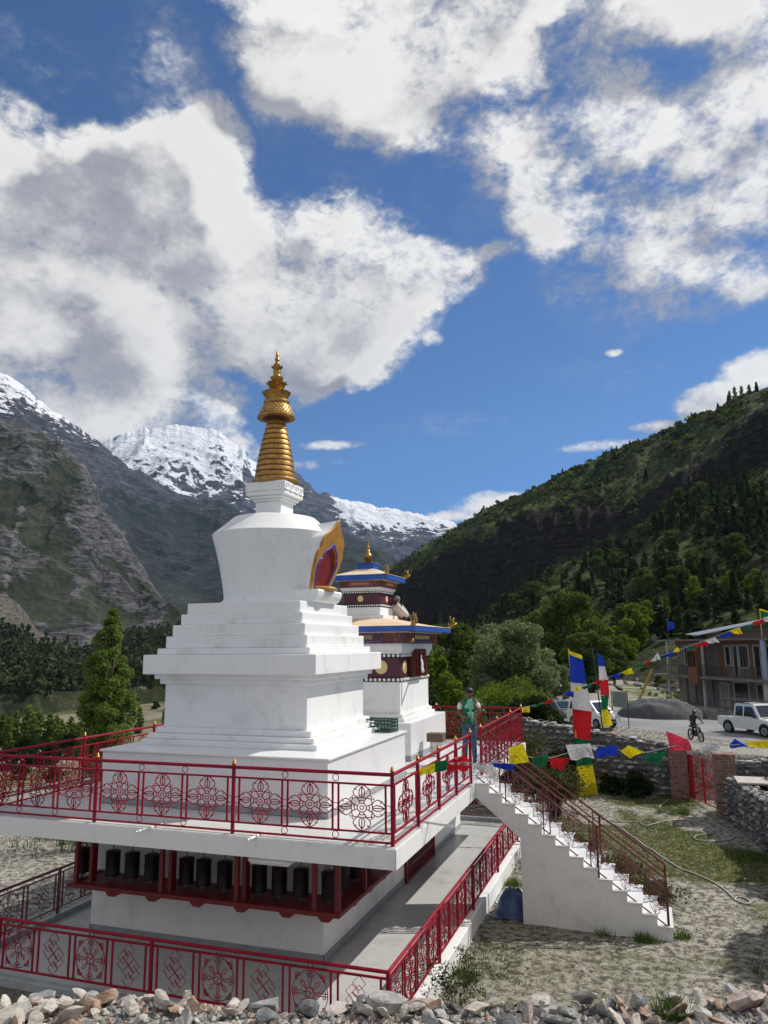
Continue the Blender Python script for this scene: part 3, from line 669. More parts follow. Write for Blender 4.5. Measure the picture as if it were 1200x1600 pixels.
# ------------------------------------------------------------------ second stupa: tiered shrine with blue and gold roofs
C2X, C2Y = -7.20, 19.53
sh = thing('shrine', (C2X, C2Y, TZ), 'white shrine with two blue edged golden roofs and maroon friezes behind the stupa', 'shrine')
tiers(B(), C2X, C2Y, [(1.69, 1.69, TZ+.12, 3.365)]).out('plinth', M_marble, sh)
tiers(B(), C2X, C2Y, [(1.70, 1.70, TZ+.004, TZ+.117)]).out('skirting', M_skirt, sh)
tiers(B(), C2X, C2Y, [(1.45, 1.45, 3.366, 3.45), (1.385, 1.385, 3.451, 3.54), (1.33, 1.33, 3.541, 3.58)]).out('base_step', M_white, sh)
tiers(B(), C2X, C2Y, [(1.31, 1.31, 3.575, 4.325)]).out('body', M_white, sh)
tiers(B(), C2X, C2Y, [(1.30, 1.30, 4.42, 4.93)]).out('frieze', M_maroon, sh)
def dots(parent, cx, cy, h, z, r, n_, proud, band_z0, band_z1):
    bd = B(); bd.bev(cx-h, cy-h, band_z0, cx+h, cy+h, band_z1, .004); o = bd.out('dot_band', M_dark, parent)
    d = B()
    for side in range(4):
        for k in range(n_):
            t = -h+(k+.5)*2*h/n_
            for a, (dx, dy) in ((side, ((0, -1), (1, 0), (0, 1), (-1, 0))[side]),):
                c0 = (cx+dx*(h+.002)+(t if dx == 0 else 0), cy+dy*(h+.002)+(t if dy == 0 else 0))
                vs = [];
                for i in range(10):
                    an = 2*math.pi*i/10; u_, v_ = r*math.cos(an), r*math.sin(an)
                    vs.append((c0[0]+(u_ if dx == 0 else 0), c0[1]+(u_ if dy == 0 else 0), z+v_))
                for i in range(10):
                    an = 2*math.pi*i/10; u_, v_ = r*.7*math.cos(an), r*.7*math.sin(an)
                    vs.append((c0[0]+(u_ if dx == 0 else 0)+dx*proud, c0[1]+(u_ if dy == 0 else 0)+dy*proud, z+v_))
                d.add(vs, [tuple(range(10, 20))]+[(i, (i+1) % 10, (i+1) % 10+10, i+10) for i in range(10)])
    d.out('white_dots', M_white, o)
dots(sh, C2X, C2Y, 1.335, 4.375, .042, 22, .012, 4.327, 4.418)
dots(sh, C2X, C2Y, 1.345, 4.975, .042, 22, .012, 4.932, 5.02)
tiers(B(), C2X, C2Y, [(1.38, 1.38, 5.022, 5.08), (1.42, 1.42, 5.081, 5.285)]).out('cornice', M_white, sh)
def disc(cx, cy, z, r, dx, dy, off, parent, mt):
    vs = []; n_ = 28
    for k in range(2):
        for i in range(n_):
            an = 2*math.pi*i/n_; u_, v_ = r*math.cos(an), r*math.sin(an)
            vs.append((cx+dx*(off+.012*k)+(u_ if dx == 0 else 0), cy+dy*(off+.012*k)+(u_ if dy == 0 else 0), z+v_))
    B().add(vs, [tuple(range(n_, 2*n_)), tuple(range(n_))]+[(i, (i+1) % n_, (i+1) % n_+n_, i+n_) for i in range(n_)]).out('gold_disc', mt, parent)
for dx in (-.55, .55): disc(C2X+dx+.27*(dx > 0), C2Y, 4.685, .17, 0, -1, 1.301, sh, M_yel)
disc(C2X, C2Y-.88, 4.68, .165, 1, 0, 1.301, sh, M_yel); disc(C2X, C2Y+.95, 4.68, .165, 1, 0, 1.301, sh, M_yel)
# painted panel band under each roof: crimson cartouches outlined in blue with gold foliage and gold script
def script_glyphs(bb, s0, s1, z, h, fn, rnd):
    """a line of gold Ranjana-like letters: head bar with strokes and loops below"""
    x = s0
    while x < s1-h*.5:
        w = h*rnd.uniform(.5, .8)
        bb.tube([fn(x, z+h*.5), fn(x+w*.92, z+h*.5)], h*.075, 4)
        k = rnd.randint(0, 3)
        bb.tube([fn(x+w*.75, z+h*.5), fn(x+w*.75, z-h*.45)], h*.07, 4)
        if k == 0: pts = [(x+w*.2, z+h*.4), (x+w*.1, z), (x+w*.35, z-h*.2), (x+w*.7, z)]
        elif k == 1: pts = [(x+w*.35+w*.25*math.cos(a), z+h*.05+h*.25*math.sin(a)) for a in [i*.8 for i in range(8)]]
        elif k == 2: pts = [(x+w*.3, z+h*.45), (x+w*.3, z-h*.1), (x+w*.1, z-h*.4), (x+w*.5, z-h*.45)]
        else: pts = [(x+w*.1, z+h*.1), (x+w*.4, z+h*.3), (x+w*.5, z-h*.1), (x+w*.15, z-h*.4)]
        bb.tube([fn(*p) for p in pts], h*.06, 4)
        x += w
def panel_band(parent, cx, cy, h, z0, z1, seed):
    B().bev(cx-h, cy-h, z0, cx+h, cy+h, z1, .004).out('panel_band', M_maroon, parent)
    for side in (0, 1, 3):
        rnd = random.Random(seed+side)
        dx, dy = ((0, -1), (1, 0), (0, 1), (-1, 0))[side]
        def fn(s_, z_, off=.012): return (cx+(s_ if dy else dx*(h+off)), cy+(s_ if dx else dy*(h+off)), z_)
        zm = (z0+z1)/2; hh = (z1-z0)
        fo = B(); pl = B(); rim = B(); gl = B()
        W_ = h*.62; cc_ = hh*.30
        poly = [(-W_, zm), (-W_+cc_, zm+hh*.36), (W_-cc_, zm+hh*.36), (W_, zm), (W_-cc_, zm-hh*.36), (-W_+cc_, zm-hh*.36)]
        pl.prism(poly, lambda a, c_: fn(a, c_, .001), lambda a, c_: fn(a, c_, .008))
        pl.out('cartouche', M_redp if h < 1 else M_maroon, parent)
        rim.tube([fn(*p) for p in poly], hh*.035, 4, closed=True)
        rim.out('cartouche_rim', mat('light blue outline', (.10, .20, .55), .5), parent)
        script_glyphs(gl, -W_*.72, W_*.72, zm, hh*.34, lambda a, c_: fn(a, c_, .012), rnd)
        gl.out('gold_script', M_yel, parent)
        for sg in (-1, 1):
            for k in range(26):
                s_ = sg*rnd.uniform(W_*1.02, h*.97); z_ = rnd.uniform(z0+hh*.12, z1-hh*.12); r_ = rnd.uniform(.012, .026)*hh/.26
                fo.tube([fn(s_+r_*math.cos(a), z_+r_*math.sin(a)) for a in [i*.9 for i in range(6)]], hh*.022, 4)
        fo.out('gold_foliage', M_goldp, parent)
panel_band(sh, C2X, C2Y, 1.53, 5.286, 5.565, 3)
def roof(parent, cx, cy, h, z0, z1, hi, zi, drop=.0):
    B().bev(cx-h, cy-h, z0, cx+h, cy+h, z1, .008).out('roof_fascia', M_blue, parent)
    bb = B(); k = 8; vs = []; fs = []
    for j in range(k+1):
        t = j/k; hh = (h+.012)+(hi-h)*t; z = z1+.012+(zi-z1)*(t**1.35)
        vs += [(cx-hh, cy-hh, z), (cx+hh, cy-hh, z), (cx+hh, cy+hh, z), (cx-hh, cy+hh, z)]
    for j in range(k):
        for i in range(4): l = (i+1) % 4; fs.append((j*4+i, j*4+l, (j+1)*4+l, (j+1)*4+i))
    vs += [(cx-h-.012, cy-h-.012, z1+.001), (cx+h+.012, cy-h-.012, z1+.001), (cx+h+.012, cy+h+.012, z1+.001), (cx-h-.012, cy+h+.012, z1+.001)]
    o = len(vs)-4
    for i in range(4): l = (i+1) % 4; fs.append((o+i, o+l, l, i))
    bb.add(vs, fs); return bb.out('roof', M_cream, parent)
roof(sh, C2X, C2Y, 1.87, 5.567, 5.70, .62, 5.94)
B().bev(C2X-1.66, C2Y-1.66, 5.545, C2X+1.66, C2Y+1.66, 5.5665, .003).out('soffit', M_cream, sh)
tiers(B(), C2X, C2Y, [(.66, .66, 5.93, 6.03), (.53, .53, 6.031, 6.255)]).out('upper_body', M_white, sh)
dots(sh, C2X, C2Y, .545, 6.295, .024, 16, .008, 6.256, 6.325)
tiers(B(), C2X, C2Y, [(.53, .53, 6.326, 6.615)]).out('upper_frieze', M_maroon, sh)
dots(sh, C2X, C2Y, .55, 6.65, .024, 16, .008, 6.616, 6.685)
disc(C2X-.03, C2Y, 6.48, .085, 0, -1, .531, sh, M_yel); disc(C2X, C2Y, 6.48, .085, 1, 0, .531, sh, M_yel)
tiers(B(), C2X, C2Y, [(.57, .57, 6.686, 6.72), (.60, .60, 6.721, 6.785)]).out('upper_cornice', M_white, sh)
panel_band(sh, C2X, C2Y, .625, 6.786, 6.955, 9)
roof(sh, C2X, C2Y, .83, 6.965, 7.10, .24, 7.30)
B().bev(C2X-.70, C2Y-.70, 6.9555, C2X+.70, C2Y+.70, 6.9645, .003).out('soffit', M_cream, sh)
tiers(B(), C2X, C2Y, [(.235, .235, 7.29, 7.45), (.26, .26, 7.451, 7.475)]).out('top_block', M_blue, sh)
f2_ = B(); f2_.lathe(C2X, C2Y, [(.10, 7.475), (.13, 7.51), (.09, 7.54), (.06, 7.56)], 20); petals(f2_, C2X, C2Y, 7.54, .14, .10, 9, 1.1)
f2_.lathe(C2X, C2Y, [(.06, 7.60), (.10, 7.66), (.115, 7.71), (.07, 7.77), (.045, 7.80), (.06, 7.83), (.035, 7.88), (.05, 7.92), (.045, 7.95), (.025, 7.99), (.035, 8.02), (.022, 8.08), (.012, 8.15), (.002, 8.20)], 16)
f2_.out('finial', M_gold, sh, smooth='auto')
def makara(bb, x, y, z, dx, dy, s_):
    """upturned gilded beast head at a roof corner"""
    P = lambda a, h_: (x+dx*a*s_, y+dy*a*s_, z+h_*s_)
    bb.tube([P(-.05, 0), P(.10, .02), P(.22, .10), P(.27, .25), P(.22, .38), P(.30, .46)], [s_*.07, s_*.085, s_*.10, s_*.075, s_*.065, s_*.015], 8)
    bb.tube([P(.20, .12), P(.36, .14), P(.42, .22)], [s_*.06, s_*.04, s_*.01], 6)
    bb.tube([P(.17, .33), P(.06, .42), P(.10, .52)], [s_*.04, s_*.03, s_*.008], 6)
    for sg in (-1, 1): bb.sphere(P(.24, .22+.0*sg), s_*.095, 8, 6, (1, 1, .7)); bb.tube([(x+dx*.1*s_-dy*.05*sg*s_, y+dy*.1*s_+dx*.05*sg*s_, z+.05*s_), (x+dx*.05*s_-dy*.14*sg*s_, y+dy*.05*s_+dx*.14*sg*s_, z+.2*s_)], [s_*.04, s_*.01], 5)
for (h, z, s_) in ((1.85, 5.72, .62), (.82, 7.10, .50)):
    for dx, dy in ((1, -1), (1, 1), (-1, -1), (-1, 1)):
        bb = B(); makara(bb, C2X+dx*(h-.03), C2Y+dy*(h-.03), z, dx*.707, dy*.707, s_); bb.out('corner_ornament', M_gold, sh, smooth=True)
# wooden shrine window, one leaf open, with a small white figure behind
wx = C2X+1.302
wf = B()
for (y0, z0, y1, z1) in ((19.12, 4.44, 20.06, 4.50), (19.12, 5.07, 20.06, 5.13), (19.12, 4.50, 19.18, 5.07), (20.0, 4.50, 20.06, 5.07), (19.56, 4.50, 19.60, 5.07)):
    wf.bev(wx, y0, z0, wx+.17, y1, z1, .005)
win = wf.out('window_frame', M_wood, sh)
B().box(wx+.001, 19.18, 4.50, wx+.012, 20.0, 5.07).out('window_recess', M_dark, sh)
lf = B()
a0 = Vector((wx+.17, 19.12, 0)); dr_ = Vector((.35, -.30, 0))
for (t0, t1, z0, z1) in ((0, 1, 4.45, 4.52), (0, 1, 5.05, 5.12), (0, .14, 4.52, 5.05), (.86, 1, 4.52, 5.05)):
    p, q = a0+dr_*t0, a0+dr_*t1; nv_ = Vector((.30, .35, 0)).normalized()*.025
    lf.add([tuple(p)[:2]+(z0,), tuple(q)[:2]+(z0,), tuple(q+nv_)[:2]+(z0,), tuple(p+nv_)[:2]+(z0,), tuple(p)[:2]+(z1,), tuple(q)[:2]+(z1,), tuple(q+nv_)[:2]+(z1,), tuple(p+nv_)[:2]+(z1,)], [(0,3,2,1),(4,5,6,7),(0,1,5,4),(1,2,6,5),(2,3,7,6),(3,0,4,7)])
lf.out('window_leaf', M_wood, sh)
st = B(); st.lathe(wx+.09, 19.80, [(.10, 4.50), (.11, 4.56), (.08, 4.62), (.085, 4.74), (.06, 4.84), (.035, 4.87), (.05, 4.91), (.045, 4.96), (.012, 5.0)], 14); st.out('figurine', M_white, sh, smooth=True)
bl_ = B(); bl_.lathe(C2X+1.72, C2Y-1.50, [(.004, 5.545), (.006, 5.42), (.03, 5.40), (.045, 5.33), (.05, 5.30), (.02, 5.30)], 12); bl_.out('wind_bell', M_gold, sh, smooth=True)
# ------------------------------------------------------------------ terrace building
TX0, TX1, TY0, TY1 = -10.95, -3.43, 10.33, 22.15       # terrace slab
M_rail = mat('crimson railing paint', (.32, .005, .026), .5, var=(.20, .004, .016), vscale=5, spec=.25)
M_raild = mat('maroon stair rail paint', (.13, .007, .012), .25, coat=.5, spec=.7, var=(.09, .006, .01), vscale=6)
M_niche = mat('oxide red timber paint', (.17, .012, .014), .45, var=(.15, .012, .014), vscale=6)
M_wheel = mat('dark embossed copper', (.014, .007, .006), .42, .4, var=(.008, .005, .004), vscale=20, bump=.4, bscale=50)
bld = thing('terrace_building', (-7.2, 16.2, .2), 'white single storey base building whose roof is the terrace of the stupa', 'building')
slab = B(); slab.bev(TX0, TY0, 2.215, TX1, TY1, TZ, .012); slab.out('roof_slab', M_floor, bld)
# fascia paint sheet round the slab edge, slightly proud
fa_ = B(); fa_.bev(TX0-.012, TY0-.012, 2.20, TX1+.012, TY0-.001, TZ-.012, .004); fa_.bev(TX1+.001, TY0-.012, 2.20, TX1+.012, TY1+.01, TZ-.012, .004); fa_.bev(TX0-.012, TY0, 2.20, TX0-.001, TY1, TZ-.012, .004); fa_.out('slab_fascia', M_white, bld)
BX0, BX1, BY0, BY1 = -9.80, -5.22, 12.0, 21.5
B().bev(BX0, BY0, .2, BX1, BY1, 2.213, .008).out('wall', M_white, bld)
sk = B(); sk.bev(BX0-.012, BY0-.014, .206, BX1+.014, BY0-.001, .34, .003); sk.bev(BX1+.001, BY0-.014, .206, BX1+.014, 16.28, .34, .003); sk.out('skirting', M_skirt, bld); sk = B(); sk.bev(BX1+.001, 18.58, .206, BX1+.014, BY1+.01, .34, .003); sk.out('skirting', M_skirt, bld)
# red folding grille door
dr = thing('grille_door', (BX1, 17.43, .2), 'dark red steel grille door in the shaded wall under the terrace', 'door')
d_ = B()
for y in (16.30, 18.52): d_.box(BX1+.002, y, .21, BX1+.07, y+.05, 2.05)
d_.box(BX1+.002, 16.35, 2.0, BX1+.07, 18.52, 2.05); d_.box(BX1+.002, 16.35, .21, BX1+.05, 18.52, .26)
d_.out('door_frame', M_niche, dr)
B().box(BX1+.002, 16.35, .26, BX1+.015, 18.52, 2.0).out('door_panel', mat('dark door backing', (.05, .008, .01), .6), dr)
d_ = B()
for k in range(28): y = 16.38+k*.078; d_.box(BX1+.022, y, .262, BX1+.045, y+.016, 1.998)
for z in (.5, .8, 1.1, 1.4, 1.7): d_.box(BX1+.046, 16.352, z, BX1+.056, 18.518, z+.02)
d_.out('grille', M_niche, dr)
# prayer wheel gallery, wrapping the front and the corner
NX0, NX1, NY0 = -9.62, -4.64, 11.20
gal = thing('prayer_wheel_gallery', (-7.1, 11.6, 1.2), 'dark red timber shelf and posts hung under the terrace along the front wall', 'wheel gallery')
gb = B()
gb.bev(NX0-.04, NY0-.04, 1.20, NX1+.04, NY0+.10, 1.27, .008); gb.bev(NX1-.08, NY0+.10, 1.20, NX1+.04, 13.75, 1.27, .008)
gb.box(NX0, NY0+.10, 1.215, BX1, BY0-.002, 1.245); gb.box(BX1+.001, NY0+.10, 1.215, NX1-.08, 13.72, 1.245)
gb.bev(NX0-.04, NY0+.10, 1.20, NX0+.06, BY0, 1.27, .006)
gb.out('shelf', M_niche, gal)
gt = B(); gt.bev(NX0-.05, NY0-.05, 2.08, NX1+.05, NY0+.06, 2.198, .008); gt.bev(NX1-.05, NY0+.061, 2.08, NX1+.05, 13.78, 2.198, .008); gt.bev(NX0-.05, NY0+.061, 2.08, NX0+.05, BY0, 2.198, .006); gt.out('top_beam', M_niche, gal)
post0 = None
PXS = [-9.55, -9.29, -9.18, -7.85, -7.70, -6.44, -6.33, -5.05, -4.90]
for x in [-9.50, -7.78, -6.38, -5.03]:
    B().bev(x-.035, NY0-.02, 1.272, x+.035, NY0+.05, 2.078, .006).out('post', M_niche, gal)
for x in (-9.25, -7.66, -6.28):
    B().box(x-.03, NY0+.06, 1.272, x+.03, NY0+.20, 2.07).out('divider', M_niche, gal)
B().bev(NX1-.05, NY0-.02, 1.272, NX1+.03, NY0+.06, 2.078, .006).out('post', M_niche, gal)
for y in (12.35, 13.70): B().bev(NX1-.05, y-.035, 1.272, NX1+.03, y+.035, 2.078, .006).out('post', M_niche, gal)
def bracket(x, y, ax_):
    bb = B(); pr_ = [(0.03, 1.198), (0.03, 1.17), (.09, 1.12), (.21, 1.12), (.27, 1.17), (.27, 1.198)]
    if ax_: bb.prism(pr_, lambda a, z: (x-.06, y+a, z), lambda a, z: (x+.06, y+a, z))
    else: bb.prism([(a-.15, z) for a, z in pr_], lambda a, z: (x+a, y, z), lambda a, z: (x+a, y+.5, z))
    bb.out('bracket', M_niche, gal)
for x in (-8.75, -7.95, -7.1, -6.3, -5.5, -4.85): bracket(x, NY0+.0, 0)
for y in (11.9, 12.6, 13.35): bracket(NX1-.1, y, 1)
B().bev(-5.75, 10.36, 2.09, -5.05, 10.9, 2.20, .05).out('beam_end', M_white, bld)
# prayer wheels: octagonal barrels on spindles
wt = thing('prayer_drum', (0, 0, 0), 'dark copper prayer wheel hanging in the red gallery', 'prayer wheel', 'prayer wheels in the red gallery')
wb = B(); wb.lathe(0, 0, [(.10, 1.335), (.128, 1.345), (.13, 1.36), (.124, 1.375), (.124, 1.70), (.13, 1.71), (.128, 1.735), (.095, 1.75)], 14); wb.out('barrel', M_wheel, wt, smooth='auto')
wr = B(); wr.lathe(0, 0, [(.03, 1.25), (.032, 1.272), (.022, 1.285), (.045, 1.305), (.04, 1.33), (.05, 1.336)], 10); M_spin = mat('worn steel spindle', (.18, .16, .15), .4, .8); wr.out('spindle', M_spin, wt, smooth='auto'); B().lathe(0, 0, [(.012, 1.75), (.012, 2.08)], 8).out('hanger_rod', M_spin, wt)
spots = [(x, 11.55) for x in (-9.72+.05, -9.02, -8.62, -8.22, -7.52, -7.20, -6.80, -6.16, -5.80, -5.42)]+[(-4.93, 11.55)]+[(-4.93, y) for y in (12.02, 12.72, 13.05, 13.38)]
spots[4] = (-7.56+.03, 11.55)
wlab = ['leftmost prayer wheel, hanging outside the end post of the red gallery', None, None, None, None, None, None, None, None, None, 'prayer wheel hanging at the corner of the red gallery, seen past the corner post']
for i, (x, y) in enumerate(spots):
    gI = 0 if i == 0 else 1 if i < 4 else 2 if i < 7 else 3 if i < 10 else 4 if i == 10 else 5
    base = ['', 'one of three wheels in the left bay of the gallery', 'one of three wheels in the middle bay of the gallery', 'one of three wheels in the right front bay of the gallery', '', 'prayer wheel on the side wing of the gallery, round the corner'][gI]
    lab = wlab[i] if i < len(wlab) and wlab[i] else 'dark copper prayer wheel, '+base
    if i == 0: wt.location = (x, y, 0); wt['label'] = lab; w0 = wt
    else: tree_copy(wt, (x, y, 0), label=lab)
# ------------------------------------------------------------------ lower walkway
PX0, PX1, PY0, PY1 = -10.90, -3.33, 9.82, 22.6
wk = thing('walkway_platform', (-7.1, 16, 0), 'raised grey stone walkway with a low kerb round the base building', 'walkway')
B().bev(PX0+.14, PY0+.14, -1.0, PX1-.14, PY1-.14, .20, .01).out('floor_slab', plaster('walkway floor', (.50, .50, .485), (.34, .34, .33), True, 1.), wk)
kb = B(); kb.bev(PX0, PY0, .17, PX1, PY0+.139, .30, .01); kb.bev(PX0, PY0+.14, -.02, PX0+.139, PY1, .30, .01); kb.bev(PX0+.14, PY1-.139, -.02, PX1-.14, PY1, .30, .01)
kb.out('kerb', M_skirt, wk)
kb = B()
for (y0, y1, o_) in ((PY0+.14, 14.25, .03), (14.251, 15.9, .0), (15.901, 19.2, .015), (19.201, PY1, .035)): kb.bev(PX1-.139, y0, -.3, PX1+o_, y1, .30, .01)
kb.out('side_kerb', M_white, wk)
fw_ = B(); fw_.bev(PX0+.03, PY0+.03, -1.1, PX1-.03, PY0+.135, .169, .01); fw_.out('rough_base', mat('damp dark masonry', (.10, .105, .10), .9, var=(.24, .23, .21), vscale=9, bump=1., bscale=14), wk)

# ------------------------------------------------------------------ railings
def vajra(bb, fn, r):
    """crossed double vajra drawn in thin bar: hub, rings and four lobed prongs"""
    def C(cx, cz, rad, a0=0, a1=2*math.pi, n_=12, closed=True):
        pts = [fn(cx+rad*math.cos(a0+(a1-a0)*i/n_), cz+rad*math.sin(a0+(a1-a0)*i/n_)) for i in range(n_ if closed else n_+1)]
        bb.tube(pts, r, 4, closed=closed)
    C(0, 0, .024, n_=10); C(0, 0, .055, n_=14)
    for k in range(4):
        ca, sa = math.cos(k*math.pi/2), math.sin(k*math.pi/2)
        T = lambda a, c_: (a*ca-c_*sa, a*sa+c_*ca)
        def L(pts): bb.tube([fn(*T(*p)) for p in pts], r, 4)
        L([(-.035, .082), (0, .09), (.035, .082)]); L([(-.055, .112), (0, .126), (.055, .112)])
        for s in (-1, 1):
            L([(s*.018, .128), (s*.035, .17), (s*.028, .22), (0, .262)])
            L([(s*.045, .118), (s*.085, .145), (s*.104, .185), (s*.085, .23), (s*.045, .262), (0, .285)]); L([(s*.085, .23), (s*.06, .215)])
            L([(s*.062, .12), (s*.105, .11), (s*.118, .135), (s*.098, .145)])
            L([(s*.018, .05), (s*.03, .08), (s*.05, .112)])
        L([(0, .128), (0, .275)])
def wheel_orn(bb, fn, r):
    def C(cx, cz, rad, n_=16): bb.tube([fn(cx+rad*math.cos(2*math.pi*i/n_), cz+rad*math.sin(2*math.pi*i/n_)) for i in range(n_)], r, 4, closed=True)
    C(0, 0, .255, 32); C(0, 0, .062)
    for k in range(3):
        a = k*2.094; bb.tube([fn(0, 0), fn(.03*math.cos(a), .03*math.sin(a)), fn(.058*math.cos(a+.9), .058*math.sin(a+.9))], r, 4)
    for k in range(8):
        a = k*math.pi/4+.0; ca, sa = math.cos(a), math.sin(a); T = lambda u_, v_: (v_*ca-u_*sa, v_*sa+u_*ca)
        for s in (-1, 1): bb.tube([fn(*T(s*.012, .065)), fn(*T(s*.012, .12)), fn(*T(s*.026, .14)), fn(*T(s*.012, .16)), fn(*T(s*.012, .19))], r, 4)
        m_ = .262 if k % 2 else .215
        for s in (-1, 0, 1):
            cx, cz = T(s*.03, m_+(.022 if s == 0 else -.008)); C(cx, cz, .019, 8)
def diamond(bb, fn, r):
    def D(cx, cz, w, h): bb.tube([fn(cx-w, cz), fn(cx, cz+h), fn(cx+w, cz), fn(cx, cz-h)], r, 4, closed=True)
    w, h = .098, .090
    for a, c_ in ((0, 2.15), (0, -2.15), (-1, 0), (1, 0), (0, 1), (0, -1), (-1, 1.0), (1, -1.0)): D(a*w, c_*h, w*.93, h*.93)
ORN = {}
def railing(name, p0, p1, z0, style, label, group, posts, mats, first_post=True, last_post=True, finial=True, zb=None, posth=None, swap=False):
    """railing from p0 to p1 (xy); z0 floor level"""
    p0 = Vector((*p0, 0)); p1 = Vector((*p1, 0)); L = (p1-p0).length; d = (p1-p0)/L; ang = math.atan2(d.y, d.x)
    t = thing(name, (p0.x, p0.y, z0), label, 'railing', group, ang)
    up_ = style == 'vajra'
    H = dict(top=.95, sec=.805, low=.165, bot=.04) if up_ else dict(top=.88, sec=.80, low=None, bot=.19)
    def loc(bb, nm, parent=t, smooth=False, **k): return bb.out(nm, mats, parent, smooth=smooth, world=False, **k)
    loc(B().tube([(0, 0, H['top']), (L, 0, H['top'])], .026 if up_ else .024, 10), 'top_rail', smooth='auto')
    loc(B().box(.0, -.013, H['sec']-.013, L, .013, H['sec']+.013), 'middle_rail')
    if H['low']: loc(B().box(0, -.012, H['low']-.012, L, .012, H['low']+.012), 'lower_rail')
    loc(B().box(0, -.013, H['bot']-.013, L, .013, H['bot']+.013), 'bottom_rail')
    key = (style, mats.name)
    if key not in ORN:
        pp = {}
        s = .024
        pb = B().bev(-s, -s, .0, s, s, .985 if up_ else .88, .006); pp['post'] = pb
        fb_ = B().lathe(0, 0, [(.016, .985), (.03, .995), (.034, 1.01), (.022, 1.025), (.026, 1.035), (.016, 1.052), (.003, 1.07)], 10); pp['finial'] = fb_
        hb_ = .013
        lo = (H['low'] or H['bot'])+.012
        pp['baluster'] = B().box(-hb_, -hb_*.8, lo, hb_, hb_*.8, H['sec']-.013)
        def ring(cz, rad): return B().tube([(rad*math.cos(a), 0, cz+rad*math.sin(a)) for a in [i*math.pi/7 for i in range(14)]], .0065, 4, closed=True)
        pp['ring'] = ring(0, .048 if up_ else .04)
        if up_: b_ = B(); vajra(b_, lambda a, c_: (a*1.3, 0, .488+c_*1.10), .0085); pp['ornament'] = b_
        else:
            b_ = B(); wheel_orn(b_, lambda a, c_: (a, 0, .495+c_*1.08), .0065); pp['ornament'] = b_
            b_ = B(); diamond(b_, lambda a, c_: (a, 0, .495+c_*1.08), .0058); pp['lattice'] = b_
        ORN[key] = (pp, {})
    pp, done = ORN[key]
    def put(nm, x, z=0., parent=t):
        if nm not in done: done[nm] = pp[nm].out(nm, mats if nm != 'finial' else M_gold, parent, world=False, smooth='auto' if nm == 'finial' else False); o = done[nm]; o.location = (x, 0, z); return o
        o = done[nm].copy(); COL.objects.link(o); o.parent = parent; o.location = (x, 0, z); return o
    for i, x in enumerate(posts):
        if (i == 0 and not first_post) or (i == len(posts)-1 and not last_post): continue
        q = put('post', x)
        if finial: put('finial', 0, 0, q)
    for si, (a, c_) in enumerate(zip(posts, posts[1:])):
        Ls = c_-a
        if up_:
            n_ = max(1, round((Ls-.12)/.80)); mod = (Ls-.10*2-.09*(n_-1))/n_; x = a+.10
            if Ls < 1.0: n_ = 1; mod = Ls-.2
            for k in range(n_):
                put('baluster', x); put('baluster', x+mod); put('ornament', x+mod/2)
                if k < n_-1: put('ring', x+mod+.045, .878); put('ring', x+mod+.045, .104); put('ring', x+mod+.045, .485)
                if k == 0: put('ring', a+.062, .485)
                if k == n_-1: put('ring', c_-.062, .485)
                x += mod+.09
        else:
            n_ = max(1, round(Ls/.70)); g_ = .10; mod = (Ls-.10*2-g_*(n_-1))/n_; x = a+.10
            for k in range(n_):
                put('baluster', x); put('baluster', x+mod)
                if (k+si) % 2 == 1: put('ornament', x+mod/2); put('ring', x+mod/2, .845)
                else: put('lattice', x+mod/2)
                x += mod+g_
    return t
GU = 'crimson railings round the upper terrace'; GL = 'crimson railings round the lower walkway'
ux0, ux1, uy0, uy1 = TX0+.07, TX1-.07, TY0+.10, TY1-.10
L_ = ux1-ux0
fx = [0, L_-7.55+0.0, L_-5.05, L_-2.52, L_]; fx = [0.0, ux1-8.55-ux0-(ux1-(-8.55))*0, 0, 0, 0] if False else [0.0, -8.55-ux0, -6.03-ux0, L_]
railing('railing', (ux0, uy0), (ux1, uy0), TZ, 'vajra', 'crimson railing with crossed vajra ornaments along the front edge of the terrace', GU, fx, M_rail)
railing('railing', (ux1, uy0), (ux1, 15.42), TZ, 'vajra', 'crimson railing on the sunny right edge of the terrace, running back to the stair head', GU, [0, 1.25, 2.5, 3.75, 15.42-uy0], M_rail, first_post=False)
railing('railing', (ux1, 16.45), (ux1, uy1), TZ, 'vajra', 'crimson railing on the right edge of the terrace beyond the stair head', GU, [0, 1.9, 3.8, uy1-16.45], M_rail)
railing('railing', (ux1, uy1), (ux0, uy1), TZ, 'vajra', 'crimson railing along the far edge of the terrace behind the man', GU, [0, 2.5, 5.0, L_], M_rail, first_post=False)
railing('railing', (ux0, uy1), (ux0, uy0), TZ, 'vajra', 'crimson railing on the left edge of the terrace, in front of the poplar', GU, [0, 2.3, 4.6, 6.9, 9.2, uy1-uy0], M_rail, first_post=False, last_post=False)
lx0, lx1, ly0, ly1 = PX0+.07, PX1-.07, PY0+.07, PY1-.07
railing('railing', (lx0, ly0), (lx1, ly0), .22, 'wheel', 'lower front railing with wheels and diamond lattices behind the loose stones', GL, [0, -9.77-lx0, -6.98-lx0, lx1-lx0], M_rail, finial=False, swap=False)
railing('railing', (lx1, ly0), (lx1, 20.1), .22, 'wheel', 'long sunlit crimson railing on the kerb beside the yard, passing under the stairs', GL, [0, 2.5, 5.0, 7.5, 20.1-ly0], M_rail, finial=False, first_post=False)
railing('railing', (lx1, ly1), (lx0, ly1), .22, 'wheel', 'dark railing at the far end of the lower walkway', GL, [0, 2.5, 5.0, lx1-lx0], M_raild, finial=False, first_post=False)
railing('railing', (lx0, ly1), (lx0, ly0), .22, 'wheel', 'dark lower railing on the left side of the walkway, before the stony bank', GL, [0, 2.55, 5.1, 7.65, 10.2, ly1-ly0], M_raild, finial=False, first_post=False, last_post=False)
